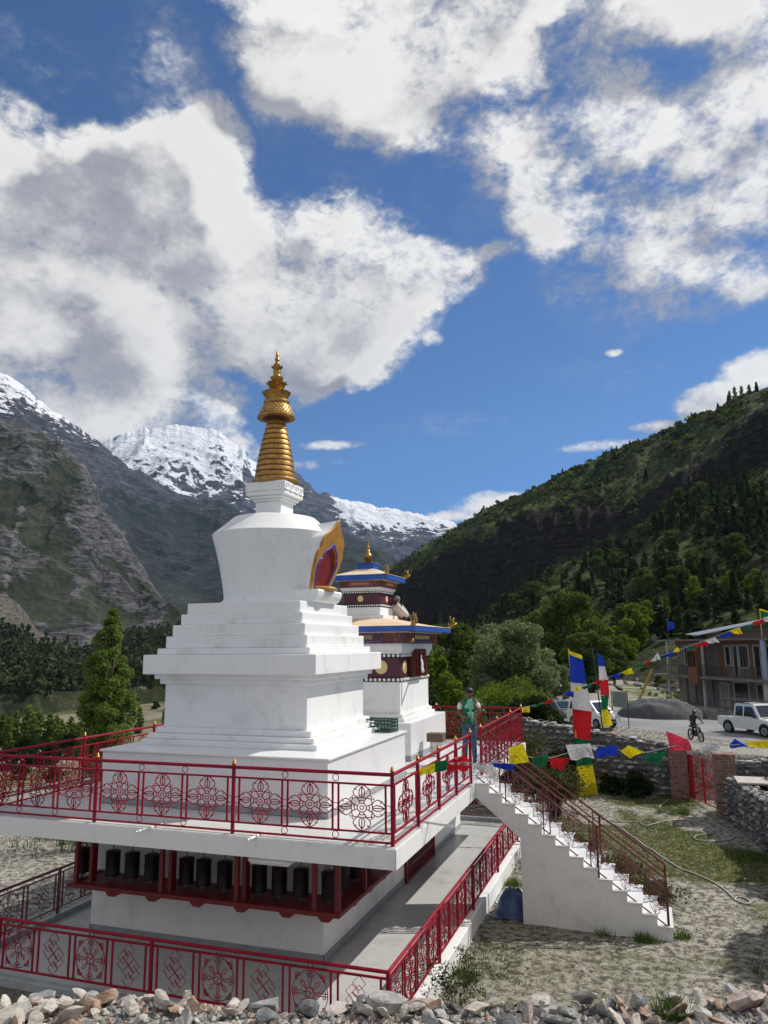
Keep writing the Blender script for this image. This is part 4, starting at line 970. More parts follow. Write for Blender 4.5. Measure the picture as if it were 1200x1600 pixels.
# ------------------------------------------------------------------ stairs
stw = thing('staircase', (-1.7, 15.9, 0), 'white concrete staircase climbing from the yard to the terrace', 'staircase')
X0s, X1s, NST = TX1+.014, .12, 14
rise = TZ/NST; run = (X1s-(X0s+.28))/(NST-1)
YF, YB = 15.38, 16.47
xs = [X0s+.28+run*i for i in range(NST)]     # position of each riser
poly = [(X0s, TZ)]
z = TZ
for i in range(NST):
    poly += [(xs[i], z)]; z -= rise; poly += [(xs[i], max(z, 0))]
poly = poly[:-1]+[(X1s, -.12), (-2.55, -.12), (-2.55, 1.52), (X0s, 2.24)]
sb = B(); sb.prism(poly, lambda a, z: (a, YF, z), lambda a, z: (a, YB, z)); sb.out('flight', M_white, stw)
z = TZ
for i in range(NST):
    tr_ = B()
    if i < NST-1 or True:
        zt_ = TZ-rise*(i+1)
        if zt_ > .01: tr_.bev(xs[i]+.001, YF-.02, zt_+.001, min(xs[i]+run, X1s+.2)+.02, YB+.02, zt_+.026, .006); tr_.out('tread', M_marble, stw)
B().bev(X0s+.001, YF-.02, TZ+.001, xs[0]+.02, YB+.02, TZ+.022, .005).out('landing', M_marble, stw)
def stair_rail(y, label):
    t = thing('stair_railing', (-1.7, y, 1.2), label, 'railing', 'maroon railings on both sides of the staircase')
    slope = -rise/run
    xa, xb = X0s+.02, xs[-1]-.06
    def zz(x, h): return TZ+slope*(x-xs[0])*(x > xs[0])+h
    za = TZ+.94
    def line(h): return [(xa, y, TZ+h+.06), (xb, y, TZ+h+.06+slope*(xb-xa))]
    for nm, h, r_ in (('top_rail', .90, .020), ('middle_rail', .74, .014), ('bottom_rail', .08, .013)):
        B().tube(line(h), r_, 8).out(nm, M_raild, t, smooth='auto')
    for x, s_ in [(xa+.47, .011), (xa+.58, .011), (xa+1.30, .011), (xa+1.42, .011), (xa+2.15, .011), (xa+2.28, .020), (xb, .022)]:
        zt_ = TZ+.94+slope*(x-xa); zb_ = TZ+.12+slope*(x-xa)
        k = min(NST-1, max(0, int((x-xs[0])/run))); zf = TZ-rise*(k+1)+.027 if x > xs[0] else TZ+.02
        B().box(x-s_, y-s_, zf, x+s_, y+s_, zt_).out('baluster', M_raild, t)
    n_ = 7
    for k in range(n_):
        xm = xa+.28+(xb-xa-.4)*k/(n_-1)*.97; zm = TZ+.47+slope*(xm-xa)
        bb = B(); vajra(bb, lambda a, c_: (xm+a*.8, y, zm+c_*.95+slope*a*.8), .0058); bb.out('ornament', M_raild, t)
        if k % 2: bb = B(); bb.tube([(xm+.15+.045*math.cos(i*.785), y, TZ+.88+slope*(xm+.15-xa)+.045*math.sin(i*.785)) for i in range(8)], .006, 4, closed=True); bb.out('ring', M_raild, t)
    return t
stair_rail(YF+.06, 'maroon stair railing on the near side of the steps')
stair_rail(YB-.06, 'maroon stair railing on the far side of the steps')
# gargoyle pipes and a sagging wire at the slab edge
for (a, c_, lab) in (((-7.35, 10.55, 2.497), (-7.50, 10.10, 2.47), 'short white drain pipe poking over the terrace front at left'), ((-5.55, 10.55, 2.497), (-5.62, 10.12, 2.48), 'short white drain pipe poking over the terrace front near the middle'), ((-3.75, 12.0, 2.50), (-3.0, 11.85, 2.47), 'white plastic pipe sticking out from the right edge of the terrace')):
    o = B().tube([a, c_], .020, 8).out('drain_pipe', mat('white plastic pipe', (.7, .7, .7), .4), None, smooth='auto'); tag(o, lab, 'pipe')
# ------------------------------------------------------------------ loose stones
def stone_mesh(seed, sub=2, flat=.7, rough=.25, cuts=7):
    """angular broken stone: a sphere cut by random planes"""
    import bmesh
    rnd = random.Random(seed); bm = bmesh.new(); bmesh.ops.create_icosphere(bm, subdivisions=sub, radius=1)
    for _ in range(cuts):
        nrm = Vector((rnd.gauss(0, 1), rnd.gauss(0, 1), rnd.gauss(0, 1))).normalized(); dd = rnd.uniform(.30, .72)
        for v in bm.verts:
            k = v.co.dot(nrm)
            if k > dd: v.co -= nrm*(k-dd)
    for v in bm.verts: v.co *= 1+rnd.uniform(-.05, .05)*rough*3
    bmesh.ops.scale(bm, vec=(1, rnd.uniform(.6, .95), flat*rnd.uniform(.7, 1.1)), verts=bm.verts)
    me = bpy.data.meshes.new('stone'); bm.to_mesh(me); bm.free(); return me
def stone_mat(name, a, c_, sc=9):
    m = bpy.data.materials.new(name); m.use_nodes = True; n = NT(m.node_tree); b = n.n['Principled BSDF']
    tc = n.node('ShaderNodeTexCoord').outputs['Object']; p = n.node('ShaderNodeNewGeometry').outputs['Position']
    f = n.noise(p, sc, 7, .68, .6); g = n.noise(n.vmath('MULTIPLY', p, (3, 3, 12)), sc*.5, 6, .6)
    c = n.mix(n.mr(f, .36, .64), a, c_); c = n.mix(n.mr(g, .52, .7, 0, .7), c, [v*.55 for v in a])
    n.put(b.inputs['Base Color'], c); b.inputs['Roughness'].default_value = .9
    n.put(b.inputs['Normal'], n.bump(n.math('ADD', f, n.math('MULTIPLY', g, .6)), .8, .02)); return m
ST_M = {'grey': stone_mat('grey slate stone', (.24, .235, .225), (.40, .39, .37)), 'pale': stone_mat('pale cream stone', (.42, .38, .33), (.58, .53, .47)),
        'pink': stone_mat('pinkish stone', (.36, .28, .24), (.52, .44, .39)), 'dark': stone_mat('dark slate stone', (.10, .105, .11), (.20, .205, .21)),
        'rust': stone_mat('rusty brown stone', (.24, .15, .10), (.40, .29, .22))}
ST_G = {}
for tone, mm in ST_M.items():
    for k in range(5):
        me = stone_mesh(100+k*7+len(ST_G), 2, .52, cuts=11); me.materials.append(mm); ST_G[tone, k] = me
def q2w(s, q): return (CY*s-SY*q, SY*s+CY*q)
rnd = random.Random(4)
tone_word = {'grey': 'grey', 'pale': 'pale cream', 'pink': 'pinkish', 'dark': 'dark slate', 'rust': 'rusty brown'}
def stone(x, y, z, r, tone, k, rot, label, group, sc=(1, 1, 1), nm='stone'):
    o = bpy.data.objects.new(nm, ST_G[tone, k]); COL.objects.link(o); o.location = (x, y, z); o.rotation_euler = rot; o.scale = (r*sc[0], r*sc[1], r*sc[2])
    return tag(o, label, 'stone', group)
GS = 'loose stones heaped along the foot of the picture'
# individually placed big boulders: s (right), q (ahead), size, tone, label, tall
big = [(2.90, 6.72, .25, 'pink', 'largest pinkish boulder, near the right end of the loose stones', (1.1, .8, .95)),
       (2.42, 6.70, .19, 'pale', 'flat pale slab just left of the largest pinkish boulder', (1.3, .8, .55)),
       (-.02, 6.72, .20, 'grey', 'grey boulder heaped just below the corner of the lower railing', (1.0, .9, 1.0)),
       (.22, 6.78, .15, 'pink', 'pinkish stone beside the corner post of the lower railing', (.9, .8, 1.)),
       (-1.02, 6.80, .21, 'grey', 'broad grey boulder left of the dirt heap top', (1.3, .8, .8)),
       (-.66, 6.72, .13, 'dark', 'dark rounded slate stone on the dirt heap', (1., .9, 1.2)),
       (-.40, 6.76, .12, 'pale', 'small pale block on top of the dirt heap', (1.2, .8, .7)),
       (.70, 6.72, .15, 'pale', 'pale flat-topped stone right of the railing corner', (1.3, .8, .8)),
       (1.28, 6.76, .19, 'grey', 'long grey boulder lying left of the middle of the right-hand heap', (1.5, .8, .75)),
       (-2.35, 6.75, .15, 'rust', 'brown boulder heaped in the left part of the stones', (1.2, .8, .9)),
       (-1.86, 6.78, .10, 'pale', 'upright pointed pale stone standing highest in the left heap', (.7, .6, 2.0)),
       (-1.66, 6.80, .085, 'pale', 'thin pointed stone standing upright under the dark railing post', (.6, .5, 2.3)),
       (-2.9, 6.72, .17, 'pale', 'wide pale slab in the left part of the heap', (1.5, .9, .6)),
       (-3.3, 6.7, .19, 'grey', 'wide grey slab near the left end of the heap', (1.5, .9, .6)),
       (1.72, 6.68, .14, 'dark', 'dark split slate stone in the middle of the right-hand heap', (1.2, .7, 1.0)),
       (2.05, 6.78, .12, 'grey', 'upright grey slab beside the dark slate stones', (.8, .5, 1.5)),
       (3.35, 6.66, .22, 'grey', 'grey boulder at the far right end of the stones', (.9, .9, 1.2))]
for i, (s, q, r, tone, lab, sc) in enumerate(big):
    x, y = q2w(s, q); z = gz1(x, y)
    stone(x, y, z+r*sc[2]*.35, r, tone, i % 5, (rnd.uniform(-.3, .3) if sc[2] < 1.5 else .05, rnd.uniform(-.2, .2) if sc[2] < 1.5 else .1, rnd.uniform(-.5, .5)+YAW), lab, GS, sc)
tones = ['grey', 'grey', 'pale', 'pale', 'pink', 'dark', 'rust']
for i in range(283):
    s = rnd.uniform(-4.3, 3.8)
    mound = math.exp(-((s+.9)/.75)**2)
    q = rnd.uniform(6.28, 6.98)
    if mound > .5 and rnd.random() < .6: continue
    r = rnd.choice((.06, .07, .08, .095, .11, .13, .15))
    if s < -1.2: tone = rnd.choice(['pale', 'pale', 'pale', 'grey', 'rust'])
    else: tone = rnd.choice(tones)
    x, y = q2w(s, q); z = gz1(x, y)
    side = 'left-hand' if s < -1.3 else 'middle' if s < .8 else 'right-hand'
    size = 'small' if r < .07 else 'fist sized' if r < .095 else 'head sized'
    stone(x, y, z+r*rnd.uniform(.2, .75), r, tone, rnd.randrange(5), (rnd.uniform(-.9, .9), rnd.uniform(-.9, .9), rnd.uniform(0, 6)), f'{size} {tone_word[tone]} stone in the {side} part of the heap', GS, (1, 1, rnd.uniform(.6, 1)))
# fine rubble and twigs between the stones: uncountable
def scatter_chips(name, pts, mats, seed, smin, smax, kind='stuff', zfn=gz1):
    rn = random.Random(seed); bb = B()
    for (x, y) in pts:
        r = rn.uniform(smin, smax); z = zfn(x, y)
        vs = []
        for k in range(6):
            d = ((1, 0, 0), (-1, 0, 0), (0, 1, 0), (0, -1, 0), (0, 0, 1), (0, 0, -1))[k]; f = rn.uniform(.6, 1.2)
            vs.append((x+d[0]*r*f+rn.uniform(-.2, .2)*r, y+d[1]*r*f+rn.uniform(-.2, .2)*r, z+d[2]*r*.7*f+r*.2))
        bb.add(vs, [(0,2,4),(2,1,4),(1,3,4),(3,0,4),(2,0,5),(1,2,5),(3,1,5),(0,3,5)], rn.randrange(len(mats)))
    return bb.out(name, mats, None, kind=kind)
pts = [q2w(rnd.uniform(-4.6, 4), rnd.triangular(6.0, 7.15, 6.8)) for _ in range(4200)]
scatter_chips('gravel', pts, [ST_M['grey'], ST_M['pale'], ST_M['dark'], ST_M['rust']], 8, .008, .045)
pts = [(rnd.uniform(-3.2, 3.4), rnd.uniform(8.5, 28)) for _ in range(2600)]
scatter_chips('pebbles', pts, [ST_M['grey'], ST_M['pale'], ST_M['rust']], 9, .008, .022)
# ------------------------------------------------------------------ dry stone walls
def stone_wall(name, line, h0, h1, thick, label, seed, size=(.16, .30), mats=('grey', 'dark', 'pale', 'rust'), zf=gz1, top_sag=.05, face=1):
    """dry stone wall: a core with courses of individual rough stones on its faces and top (stones stay in the wall's mesh)"""
    rn = random.Random(seed)
    L = [0]
    for a, c_ in zip(line, line[1:]): L.append(L[-1]+math.dist(a, c_))
    def at(t):
        t = min(max(t, 0), L[-1]-1e-6); k = max(j for j in range(len(L)-1) if L[j] <= t); f = (t-L[k])/(L[k+1]-L[k])
        d = Vector((line[k+1][0]-line[k][0], line[k+1][1]-line[k][1])).normalized()
        return Vector((line[k][0]*(1-f)+line[k+1][0]*f, line[k][1]*(1-f)+line[k+1][1]*f)), d
    t_ = thing(name, (line[0][0], line[0][1], zf(*line[0])), label, 'wall')
    core = B(); n_ = max(2, int(L[-1]/.5)); vs = []; fs = []
    for i in range(n_+1):
        p, d = at(L[-1]*i/n_); nr = Vector((d.y, -d.x)); t = i/n_; zt = h0*(1-t)+h1*t-.08
        for sd, zz in ((-1, -.6), (-1, zt), (1, zt), (1, -.6)):
            c_ = p+nr*sd*(thick/2-.07); base = zf(p.x, p.y)*0
            vs.append((c_.x, c_.y, zz))
    for i in range(n_):
        for k in range(3): fs.append((i*4+k, i*4+k+1, (i+1)*4+k+1, (i+1)*4+k))
    fs += [(0, 3, 2, 1), (n_*4, n_*4+1, n_*4+2, n_*4+3)]
    core.add(vs, fs); core.out('wall_core', ST_M['dark'], t_)
    bb = B(); mi = 0
    protos = [[tuple(v.co) for v in stone_mesh(500+k, 1, .8, cuts=6).vertices] for k in range(8)]
    pf = [[tuple(p.vertices) for p in stone_mesh(500+k, 1, .8, cuts=6).polygons] for k in range(8)]
    def put(c_, d, sx, sy, sz, top=False):
        k = rn.randrange(8); an = math.atan2(d.y, d.x)+rn.uniform(-.15, .15); ca, sa = math.cos(an), math.sin(an); tl = rn.uniform(-.2, .2); ct, st_ = math.cos(tl), math.sin(tl)
        vs = []
        for (x, y, z) in protos[k]:
            x, y, z = x*sx, y*sy, z*sz; x, z = x*ct-z*st_, x*st_+z*ct
            vs.append((c_[0]+x*ca-y*sa, c_[1]+x*sa+y*ca, c_[2]+z))
        bb.add(vs, pf[k], rn.choices(range(len(mats)), weights=[4, 5, 1.0, 1.2][:len(mats)])[0])
    z_ = -.15
    hm = max(h0, h1)
    while z_ < hm:
        hs = rn.uniform(*size)*.62; s = rn.uniform(-.2, 0)
        while s < L[-1]:
            w = rn.uniform(*size); p, d = at(s+w/2); nr = Vector((d.y, -d.x)); t = (s+w/2)/L[-1]
            if z_+hs*.5 < (h0*(1-t)+h1*t) - rn.uniform(0, top_sag):
                for sd in ((-1, 1) if face == 0 else (face,)):
                    c_ = p+nr*sd*(thick/2-.05+rn.uniform(-.03, .03)); put((c_.x, c_.y, z_+hs/2), d, w*.58, .13, hs*.62)
            s += w*.93
        z_ += hs*.9
    s = 0
    while s < L[-1]:
        w = rn.uniform(*size)*1.2; p, d = at(s+w/2); nr = Vector((d.y, -d.x)); t = (s+w/2)/L[-1]; zt = h0*(1-t)+h1*t
        for o_ in (-.32, 0, .32):
            c_ = p+nr*o_*thick; put((c_.x, c_.y, zt-rn.uniform(.0, .08)), d, w*.55, thick*.24, rn.uniform(.06, .12))
        s += w*.8
    bb.out('stonework', [ST_M[k] for k in mats], t_)
    return t_
stone_wall('stone_wall', [(-6.2, 30.6), (-3.5, 30.0), (-1.5, 29.5), (.55, 29.1)], 2.60, 1.74, .7, 'long dry stone wall at the back of the yard below the road', 3, size=(.22, .42))
stone_wall('stone_wall', [(2.05, 26.2), (2.42, 24.3), (2.75, 22.2), (3.1, 19.5), (3.35, 15.5), (3.45, 11)], 1.25, 1.45, .45, 'grey dry stone wall along the right side of the yard', 5, size=(.16, .32), face=1)
stone_wall('stone_wall', [(2.4, 27.2), (3.6, 27.6), (6.0, 28.2)], 1.5, 1.6, .5, 'short stone wall behind the bushes right of the red gate', 7, size=(.2, .36))
cap = B(); cap.bev(2.18, 24.0, 1.30, 3.2, 25.1, 1.36, .015); o = cap.out('coping_slab', ST_M['pale'], None); tag(o, 'pale flat slab lying on top of the right-hand stone wall', 'slab')
# ------------------------------------------------------------------ red gate between brick pillars
m_brick = bpy.data.materials.new('weathered red brick'); m_brick.use_nodes = True; n = NT(m_brick.node_tree); b = n.n['Principled BSDF']
tc = n.node('ShaderNodeNewGeometry').outputs['Position']; sx_ = n.node('ShaderNodeSeparateXYZ'); n.l.new(tc, sx_.inputs[0])
cm = n.node('ShaderNodeCombineXYZ'); n.put(cm.inputs[0], n.math('ADD', sx_.outputs[0], sx_.outputs[1])); n.put(cm.inputs[1], sx_.outputs[2])
bk = n.node('ShaderNodeTexBrick'); n.put(bk.inputs['Vector'], cm.outputs[0]); bk.inputs['Scale'].default_value = 1; bk.inputs['Brick Width'].default_value = .23; bk.inputs['Row Height'].default_value = .085; bk.inputs['Mortar Size'].default_value = .009
n.put(bk.inputs['Color1'], (.17, .06, .045, 1)); n.put(bk.inputs['Color2'], (.30, .14, .10, 1)); n.put(bk.inputs['Mortar'], (.26, .24, .22, 1))
n.put(b.inputs['Base Color'], n.mix(n.mr(n.noise(tc, 9, 6, .65), .42, .68, 0, .75), bk.outputs[0], (.33, .28, .25))); b.inputs['Roughness'].default_value = .95
n.put(b.inputs['Normal'], n.bump(n.math('SUBTRACT', n.noise(tc, 20, 5, .6), bk.outputs['Fac']), .8, .02))
def pillar(x, y, w, h, label, seed):
    rn = random.Random(seed); bb = B(); z = -.1; i = 0
    while z < h:
        j = lambda: rn.uniform(-.012, .012)
        bb.bev(x-w/2+j(), y-w/2+j(), z, x+w/2+j(), y+w/2+j(), z+.082, .006); z += .0825; i += 1
    o = bb.out('brick_pillar', m_brick, None); tag(o, label, 'pillar')
pillar(.78, 28.6, .58, 1.66, 'weathered brick pillar on the left of the red gate, under the pink flag', 1)
pillar(2.02, 26.0, .60, 1.82, 'weathered brick pillar on the right of the red gate', 2)
gt_ = thing('gate', (1.4, 27.3, 0), 'crimson barred steel gate with two leaves between brick pillars', 'gate')
A_, B_ = Vector((1.08, 28.42, 0)), Vector((1.88, 26.25, 0)); d_ = (B_-A_); Lg = d_.length; d_.normalize()
M_gate = mat('crimson gate paint', (.42, .012, .03), .4, coat=.2)
for li, (t0, t1) in enumerate(((0, .498), (.502, 1))):
    a0_, a1_ = t0*Lg, t1*Lg
    P = lambda s, z: tuple(A_+d_*s)[:2]+(z,)
    lf_ = B()
    for s in (a0_+.02, a1_-.02): lf_.tube([P(s, .10), P(s, 1.52)], .026, 4)
    for z in (.14, .55, 1.02, 1.50): lf_.tube([P(a0_, z), P(a1_, z)], .018, 4)
    leaf = lf_.out('gate_leaf', M_gate, gt_)
    for k in range(9): s = a0_+.05+(a1_-a0_-.1)*(k+.5)/9; B().tube([P(s, .12), P(s, 1.52)], .009, 4).out('bar', M_gate, leaf)
    if li == 0: B().add([P(a0_+.03, .15), P(a0_+.42, .15), P(a0_+.42, 1.5), P(a0_+.03, 1.5)], [(0, 1, 2, 3)]).out('sheet', M_gate, leaf)
# ------------------------------------------------------------------ hoses, tarp, crate, bucket and box
def spline(pts, n_=8, closed=False):
    o = []; P = [Vector(p) for p in pts]; N_ = len(P)
    for i in range(N_-1):
        p0, p1, p2, p3 = P[max(0, i-1)], P[i], P[i+1], P[min(N_-1, i+2)]
        for k in range(n_):
            t = k/n_; o.append(.5*((2*p1)+(-p0+p2)*t+(2*p0-5*p1+4*p2-p3)*t*t+(-p0+3*p1-3*p2+p3)*t**3))
    o.append(P[-1]); return o
def on_ground(p, h): return [(a.x, a.y, gz1(a.x, a.y)+h) for a in p]
h1_ = spline([(.39, 28.1, 0), (.06, 26.6, 0), (.6, 25.77, 0), (1.46, 25.16, 0), (1.85, 24.1, 0), (1.9, 23.4, 0), (1.45, 22.9, 0), (.97, 22.86, 0), (.95, 23.3, 0), (1.44, 23.8, 0), (1.34, 24.7, 0), (.67, 25.17, 0), (.2, 24.9, 0), (-.33, 24.2, 0), (-.6, 24.55, 0), (-1.23, 24.5, 0), (-2.6, 25.3, 0)])
tag(B().tube(on_ground(h1_, .018), .017, 6).out('hose', mat('old white hose', (.34, .33, .29), .6), None, smooth=True), 'old hose looping across the yard from the brick gate pillar', 'hose')
h2_ = spline([(-1.9, 25.6, 0), (-1.2, 24.1, 0), (-.75, 22.9, 0), (-.18, 21.4, 0), (.38, 20.1, 0), (.85, 19.5, 0), (1.2, 18.8, 0), (1.42, 18.05, 0), (1.55, 17.85, 0), (1.68, 17.95, 0), (1.62, 18.2, 0), (1.45, 18.25, 0), (1.40, 18.0, 0)])
tag(B().tube(on_ground(h2_, .018), .018, 6).out('hose', mat('white garden hose', (.44, .43, .39), .6), None, smooth=True), 'long pale hose running straight across the yard and ending in a small loop', 'hose')
def crumple(name, cx, cy, z0, sx, sy, h, m_, label, cat, seed, n_=22):
    X_, Y_ = np.meshgrid(np.linspace(-1, 1, n_), np.linspace(-1, 1, n_), indexing='ij'); rr = np.sqrt(X_**2+Y_**2)
    Zt = h*np.clip(1-rr**2, 0, 1)**.6*(.72+.3*fbm(X_*2.2+seed, Y_*2.2, 4, seed, .55, True))+.01
    xx = cx+X_*sx*(1+.15*fbm(X_*2, Y_*2, 3, seed+1)); yy = cy+Y_*sy*(1+.15*fbm(X_*2+5, Y_*2, 3, seed+2))
    o = grid_mesh(name, xx, yy, z0+Zt, m_, None); return tag(o, label, cat)
crumple('tarp', -2.84, 15.95, gz1(-2.84, 15.95), .30, .40, .50, mat('blue crumpled tarpaulin', (.035, .07, .20), .5, var=(.09, .14, .30), vscale=7), 'crumpled blue tarpaulin bundle beside the foot of the stair wall', 'tarp', 3)
crumple('plastic_sheet', -2.9, 16.75, gz1(-2.9, 16.75), .36, .36, .16, mat('pale blue plastic sheet', (.38, .50, .58), .4, var=(.6, .66, .7), vscale=9), 'pale blue plastic sheet lying behind the blue tarpaulin', 'sheet', 6)
M_crate = mat('dark green crate plastic', (.012, .055, .035), .45)
cr_ = thing('crate', (-5.46, 15.62, 3.417), 'dark green slatted plastic crate on the far corner of the stupa plinth', 'crate', rz=-.12)
x0, x1, y0, y1 = -.34, .30, -.18, .18
bt = B(); bt.box(x0, y0, .0, x1, y1, .02); bt.out('crate_bottom', M_crate, cr_, world=False)
for nm, (a0_, b0_, a1_, b1_) in (('crate_side', (x0, y0, x1, y0+.018)), ('crate_side', (x0, y1-.018, x1, y1)), ('crate_end', (x0, y0+.019, x0+.018, y1-.019)), ('crate_end', (x1-.018, y0+.019, x1, y1-.019))):
    s_ = B()
    for z in (.021, .10, .17, .235): s_.box(a0_, b0_, z, a1_, b1_, z+.030)
    L__ = max(a1_-a0_, b1_-b0_); hor = (a1_-a0_) > (b1_-b0_); k_ = int(L__/.08)+1
    for i in range(k_):
        t = i/(k_-1)*(L__-.016)
        if hor: s_.box(a0_+t, b0_+.003, .05, a0_+t+.016, b1_-.003, .236)
        else: s_.box(a0_+.003, b0_+t, .05, a1_-.003, b0_+t+.016, .236)
    s_.out(nm, M_crate, cr_, world=False)
bk_ = thing('bucket', (-5.17, 18.90, TZ+.004), 'white paint bucket on the terrace with a cardboard box on top', 'bucket')
B().lathe(-5.17, 18.9, [(.125, TZ+.004), (.132, TZ+.012), (.148, TZ+.32), (.155, TZ+.325), (.155, TZ+.345), (.14, TZ+.35)], 24).out('bucket_body', mat('white bucket plastic', (.66, .66, .70), .4), bk_, smooth='auto')
B().lathe(-5.17, 18.9, [(.1415, TZ+.14), (.1465, TZ+.25)], 24).out('bucket_label', mat('faded pink bucket label', (.62, .50, .52), .6), bk_)
o = B().bev(-5.37, 18.74, TZ+.355, -4.95, 19.06, TZ+.56, .006).out('cardboard_box', mat('brown cardboard', (.17, .115, .07), .8, var=(.12, .08, .05)), None); tag(o, 'brown cardboard box standing on the white paint bucket', 'box')
# ------------------------------------------------------------------ road and verge
m_road = bpy.data.materials.new('worn grey asphalt'); m_road.use_nodes = True; n = NT(m_road.node_tree); b = n.n['Principled BSDF']
tc = n.node('ShaderNodeNewGeometry').outputs['Position']
c = n.mix(n.mr(n.noise(tc, .35, 7, .65), .35, .65), (.17, .17, .175), (.25, .25, .25)); c = n.mix(n.mr(n.noise(tc, 6, 5, .7), .45, .7, 0, .5), c, (.30, .29, .28))
n.put(b.inputs['Base Color'], c); b.inputs['Roughness'].default_value = .85
rc = spline([(60, 5, 0), (34, 25, 0), (20, 37.5, 0), (11, 46.5, 0), (4.5, 53.5, 0), (-2.5, 61, 0), (-8.3, 71, 0), (-12.2, 86, 0), (-15.5, 104, 0), (-22, 130, 0), (-34, 165, 0)], 10)
rows = []
for i, p in enumerate(rc):
    d = (rc[min(i+1, len(rc)-1)]-rc[max(i-1, 0)]).normalized(); nr = Vector((d.y, -d.x, 0))
    w = 4.3; rows.append([p+nr*(w*t) for t in (-1, -.5, 0, .5, 1)])
def road_z(x, y):
    return max(gz1(x, y), -.35)+.05
RX = np.array([[q.x for q in r_] for r_ in rows]); RY = np.array([[q.y for q in r_] for r_ in rows])
RZ = np.array([[max(max(gz1(q.x, q.y), -.34) for q in r_) for _ in r_] for r_ in rows]); k_ = np.ones(9)/9; RZ = np.stack([np.convolve(np.pad(RZ[:, j], 4, 'edge'), k_, 'valid') for j in range(5)], 1)+.10
RZ = np.clip(RZ, -.30, .4)
grid_mesh('road', RX, RY, RZ, m_road, None, kind='structure')
skv = B()
for i in range(len(rows)-1):
    a, c_ = rows[i], rows[i+1]
    for e in (0, -1):
        o_ = (a[e]-a[2]).normalized()*2.2
        skv.add([(a[e].x, a[e].y, RZ[i, 0]-.004), (c_[e].x, c_[e].y, RZ[i+1, 0]-.004), (c_[e].x+o_.x, c_[e].y+o_.y, RZ[i+1, 0]-.5), (a[e].x+o_.x, a[e].y+o_.y, RZ[i, 0]-.5)], [(0, 1, 2, 3)])
skv.out('road_shoulder', m_ground, None, kind='structure')
RZ0 = -.30
mound = crumple('gravel_heap', .7, 62.0, -.38, 3.0, 2.6, 1.75, mat('dark grey crushed gravel', (.055, .058, .062), .95, var=(.09, .092, .096), vscale=3, bump=.8, bscale=12), 'dark grey heap of gravel beside the concrete house', 'gravel heap', 9, 40)
tag(B().tube([(-1.35, 64.4, -.3), (.35, 64.8, 3.15)], .10, 6).out('timber_pole', mat('ochre painted timber', (.42, .24, .05), .6), None), 'ochre yellow timber pole leaning against the balcony end', 'pole')
sg = thing('signboard', (-1.55, 53.6, -.3), 'grey backed signboard on two black posts by the road', 'sign')
Msg = mat('black sign posts', (.03, .03, .032), .5)
B().box(-2.45, 54.0, -.35, -2.39, 54.06, 2.1).out('sign_post', Msg, sg); B().box(-1.43, 53.2, -.35, -1.37, 53.26, 2.15).out('sign_post', Msg, sg)
bb = B(); bb.prism([(-2.36, 1.05), (-1.46, 1.02), (-1.46, 2.02), (-2.36, 2.05)], lambda a, z: (a, 54.02-(a+2.36)*.85, z), lambda a, z: (a+.02, 54.06-(a+2.36)*.85, z)); bb.out('sign_panel', mat('galvanised sign back', (.20, .22, .20), .5, .3), sg)
# ------------------------------------------------------------------ concrete house with timber windows
HL = Vector((1.0, 76, 0)); HR = Vector((8.3, 64, 0)); hd_ = (HR-HL).normalized(); hn = Vector((-hd_.y, hd_.x, 0)); hn = hn if hn.x > 0 else -hn   # hn points into the hill
house = thing('house', tuple(HL), 'two storey concrete house with balcony, timber windows and shutters across the road', 'house')
def hp(u, dpt, z): p = HL+hd_*u+hn*dpt; return (p.x, p.y, z)
def hb_(bb, u0, u1, d0, d1, z0, z1): bb.add([hp(u0,d0,z0),hp(u1,d0,z0),hp(u1,d1,z0),hp(u0,d1,z0),hp(u0,d0,z1),hp(u1,d0,z1),hp(u1,d1,z1),hp(u0,d1,z1)], [(0,3,2,1),(4,5,6,7),(0,1,5,4),(1,2,6,5),(2,3,7,6),(3,0,4,7)]); return bb
M_conc = mat('bare grey concrete', (.16, .135, .11), .9, var=(.24, .21, .175), vscale=.9, bump=.4, bscale=6)
M_concl = mat('pale cement render', (.33, .32, .29), .85, var=(.25, .24, .22), vscale=.8)
M_frame = mat('pale window frame', (.50, .49, .44), .6)
M_shut = mat('grey roller shutter', (.20, .21, .22), .5, .3, var=(.15, .16, .165), vscale=2)
M_timb = mat('orange brown timber', (.24, .095, .038), .55, var=(.13, .05, .022), vscale=6)
M_rooft = mat('galvanised roof sheet', (.52, .53, .55), .35, .4, var=(.42, .43, .44), vscale=1.5)
bb = B(); hb_(bb, .9, 18, 1.4, 9, -.9, 5.38); bb.out('wall', M_conc, house)
bb = B(); hb_(bb, -.5, 18, -.1, 9, 5.385, 5.52); bb.out('roof_slab', M_conc, house)
bb = B(); hb_(bb, -.5, 18, -.35, 1.39, 2.20, 2.40); bb.out('balcony_slab', M_conc, house)
bb = B(); hb_(bb, -.3, 18, -1.6, 1.39, -.9, -.18); bb.out('front_step', M_concl, house)
for u, mt_, w in ((1.5, M_frame, .13), (3.99, M_conc, .3), (6.6, M_frame, .16), (14.15, M_frame, .45)):
    bb = B(); hb_(bb, u-w/2, u+w/2, -.05, .12, -.18, 2.195); bb.out('column', mt_, house)
for u, w in ((1.55, .14), (6.7, .12), (14.2, .42)):
    bb = B(); hb_(bb, u-w/2, u+w/2, -.05, .12, 2.402, 5.384); bb.out('column', M_frame if w < .4 else mat('pale blue pillar', (.34, .38, .44), .7), house)
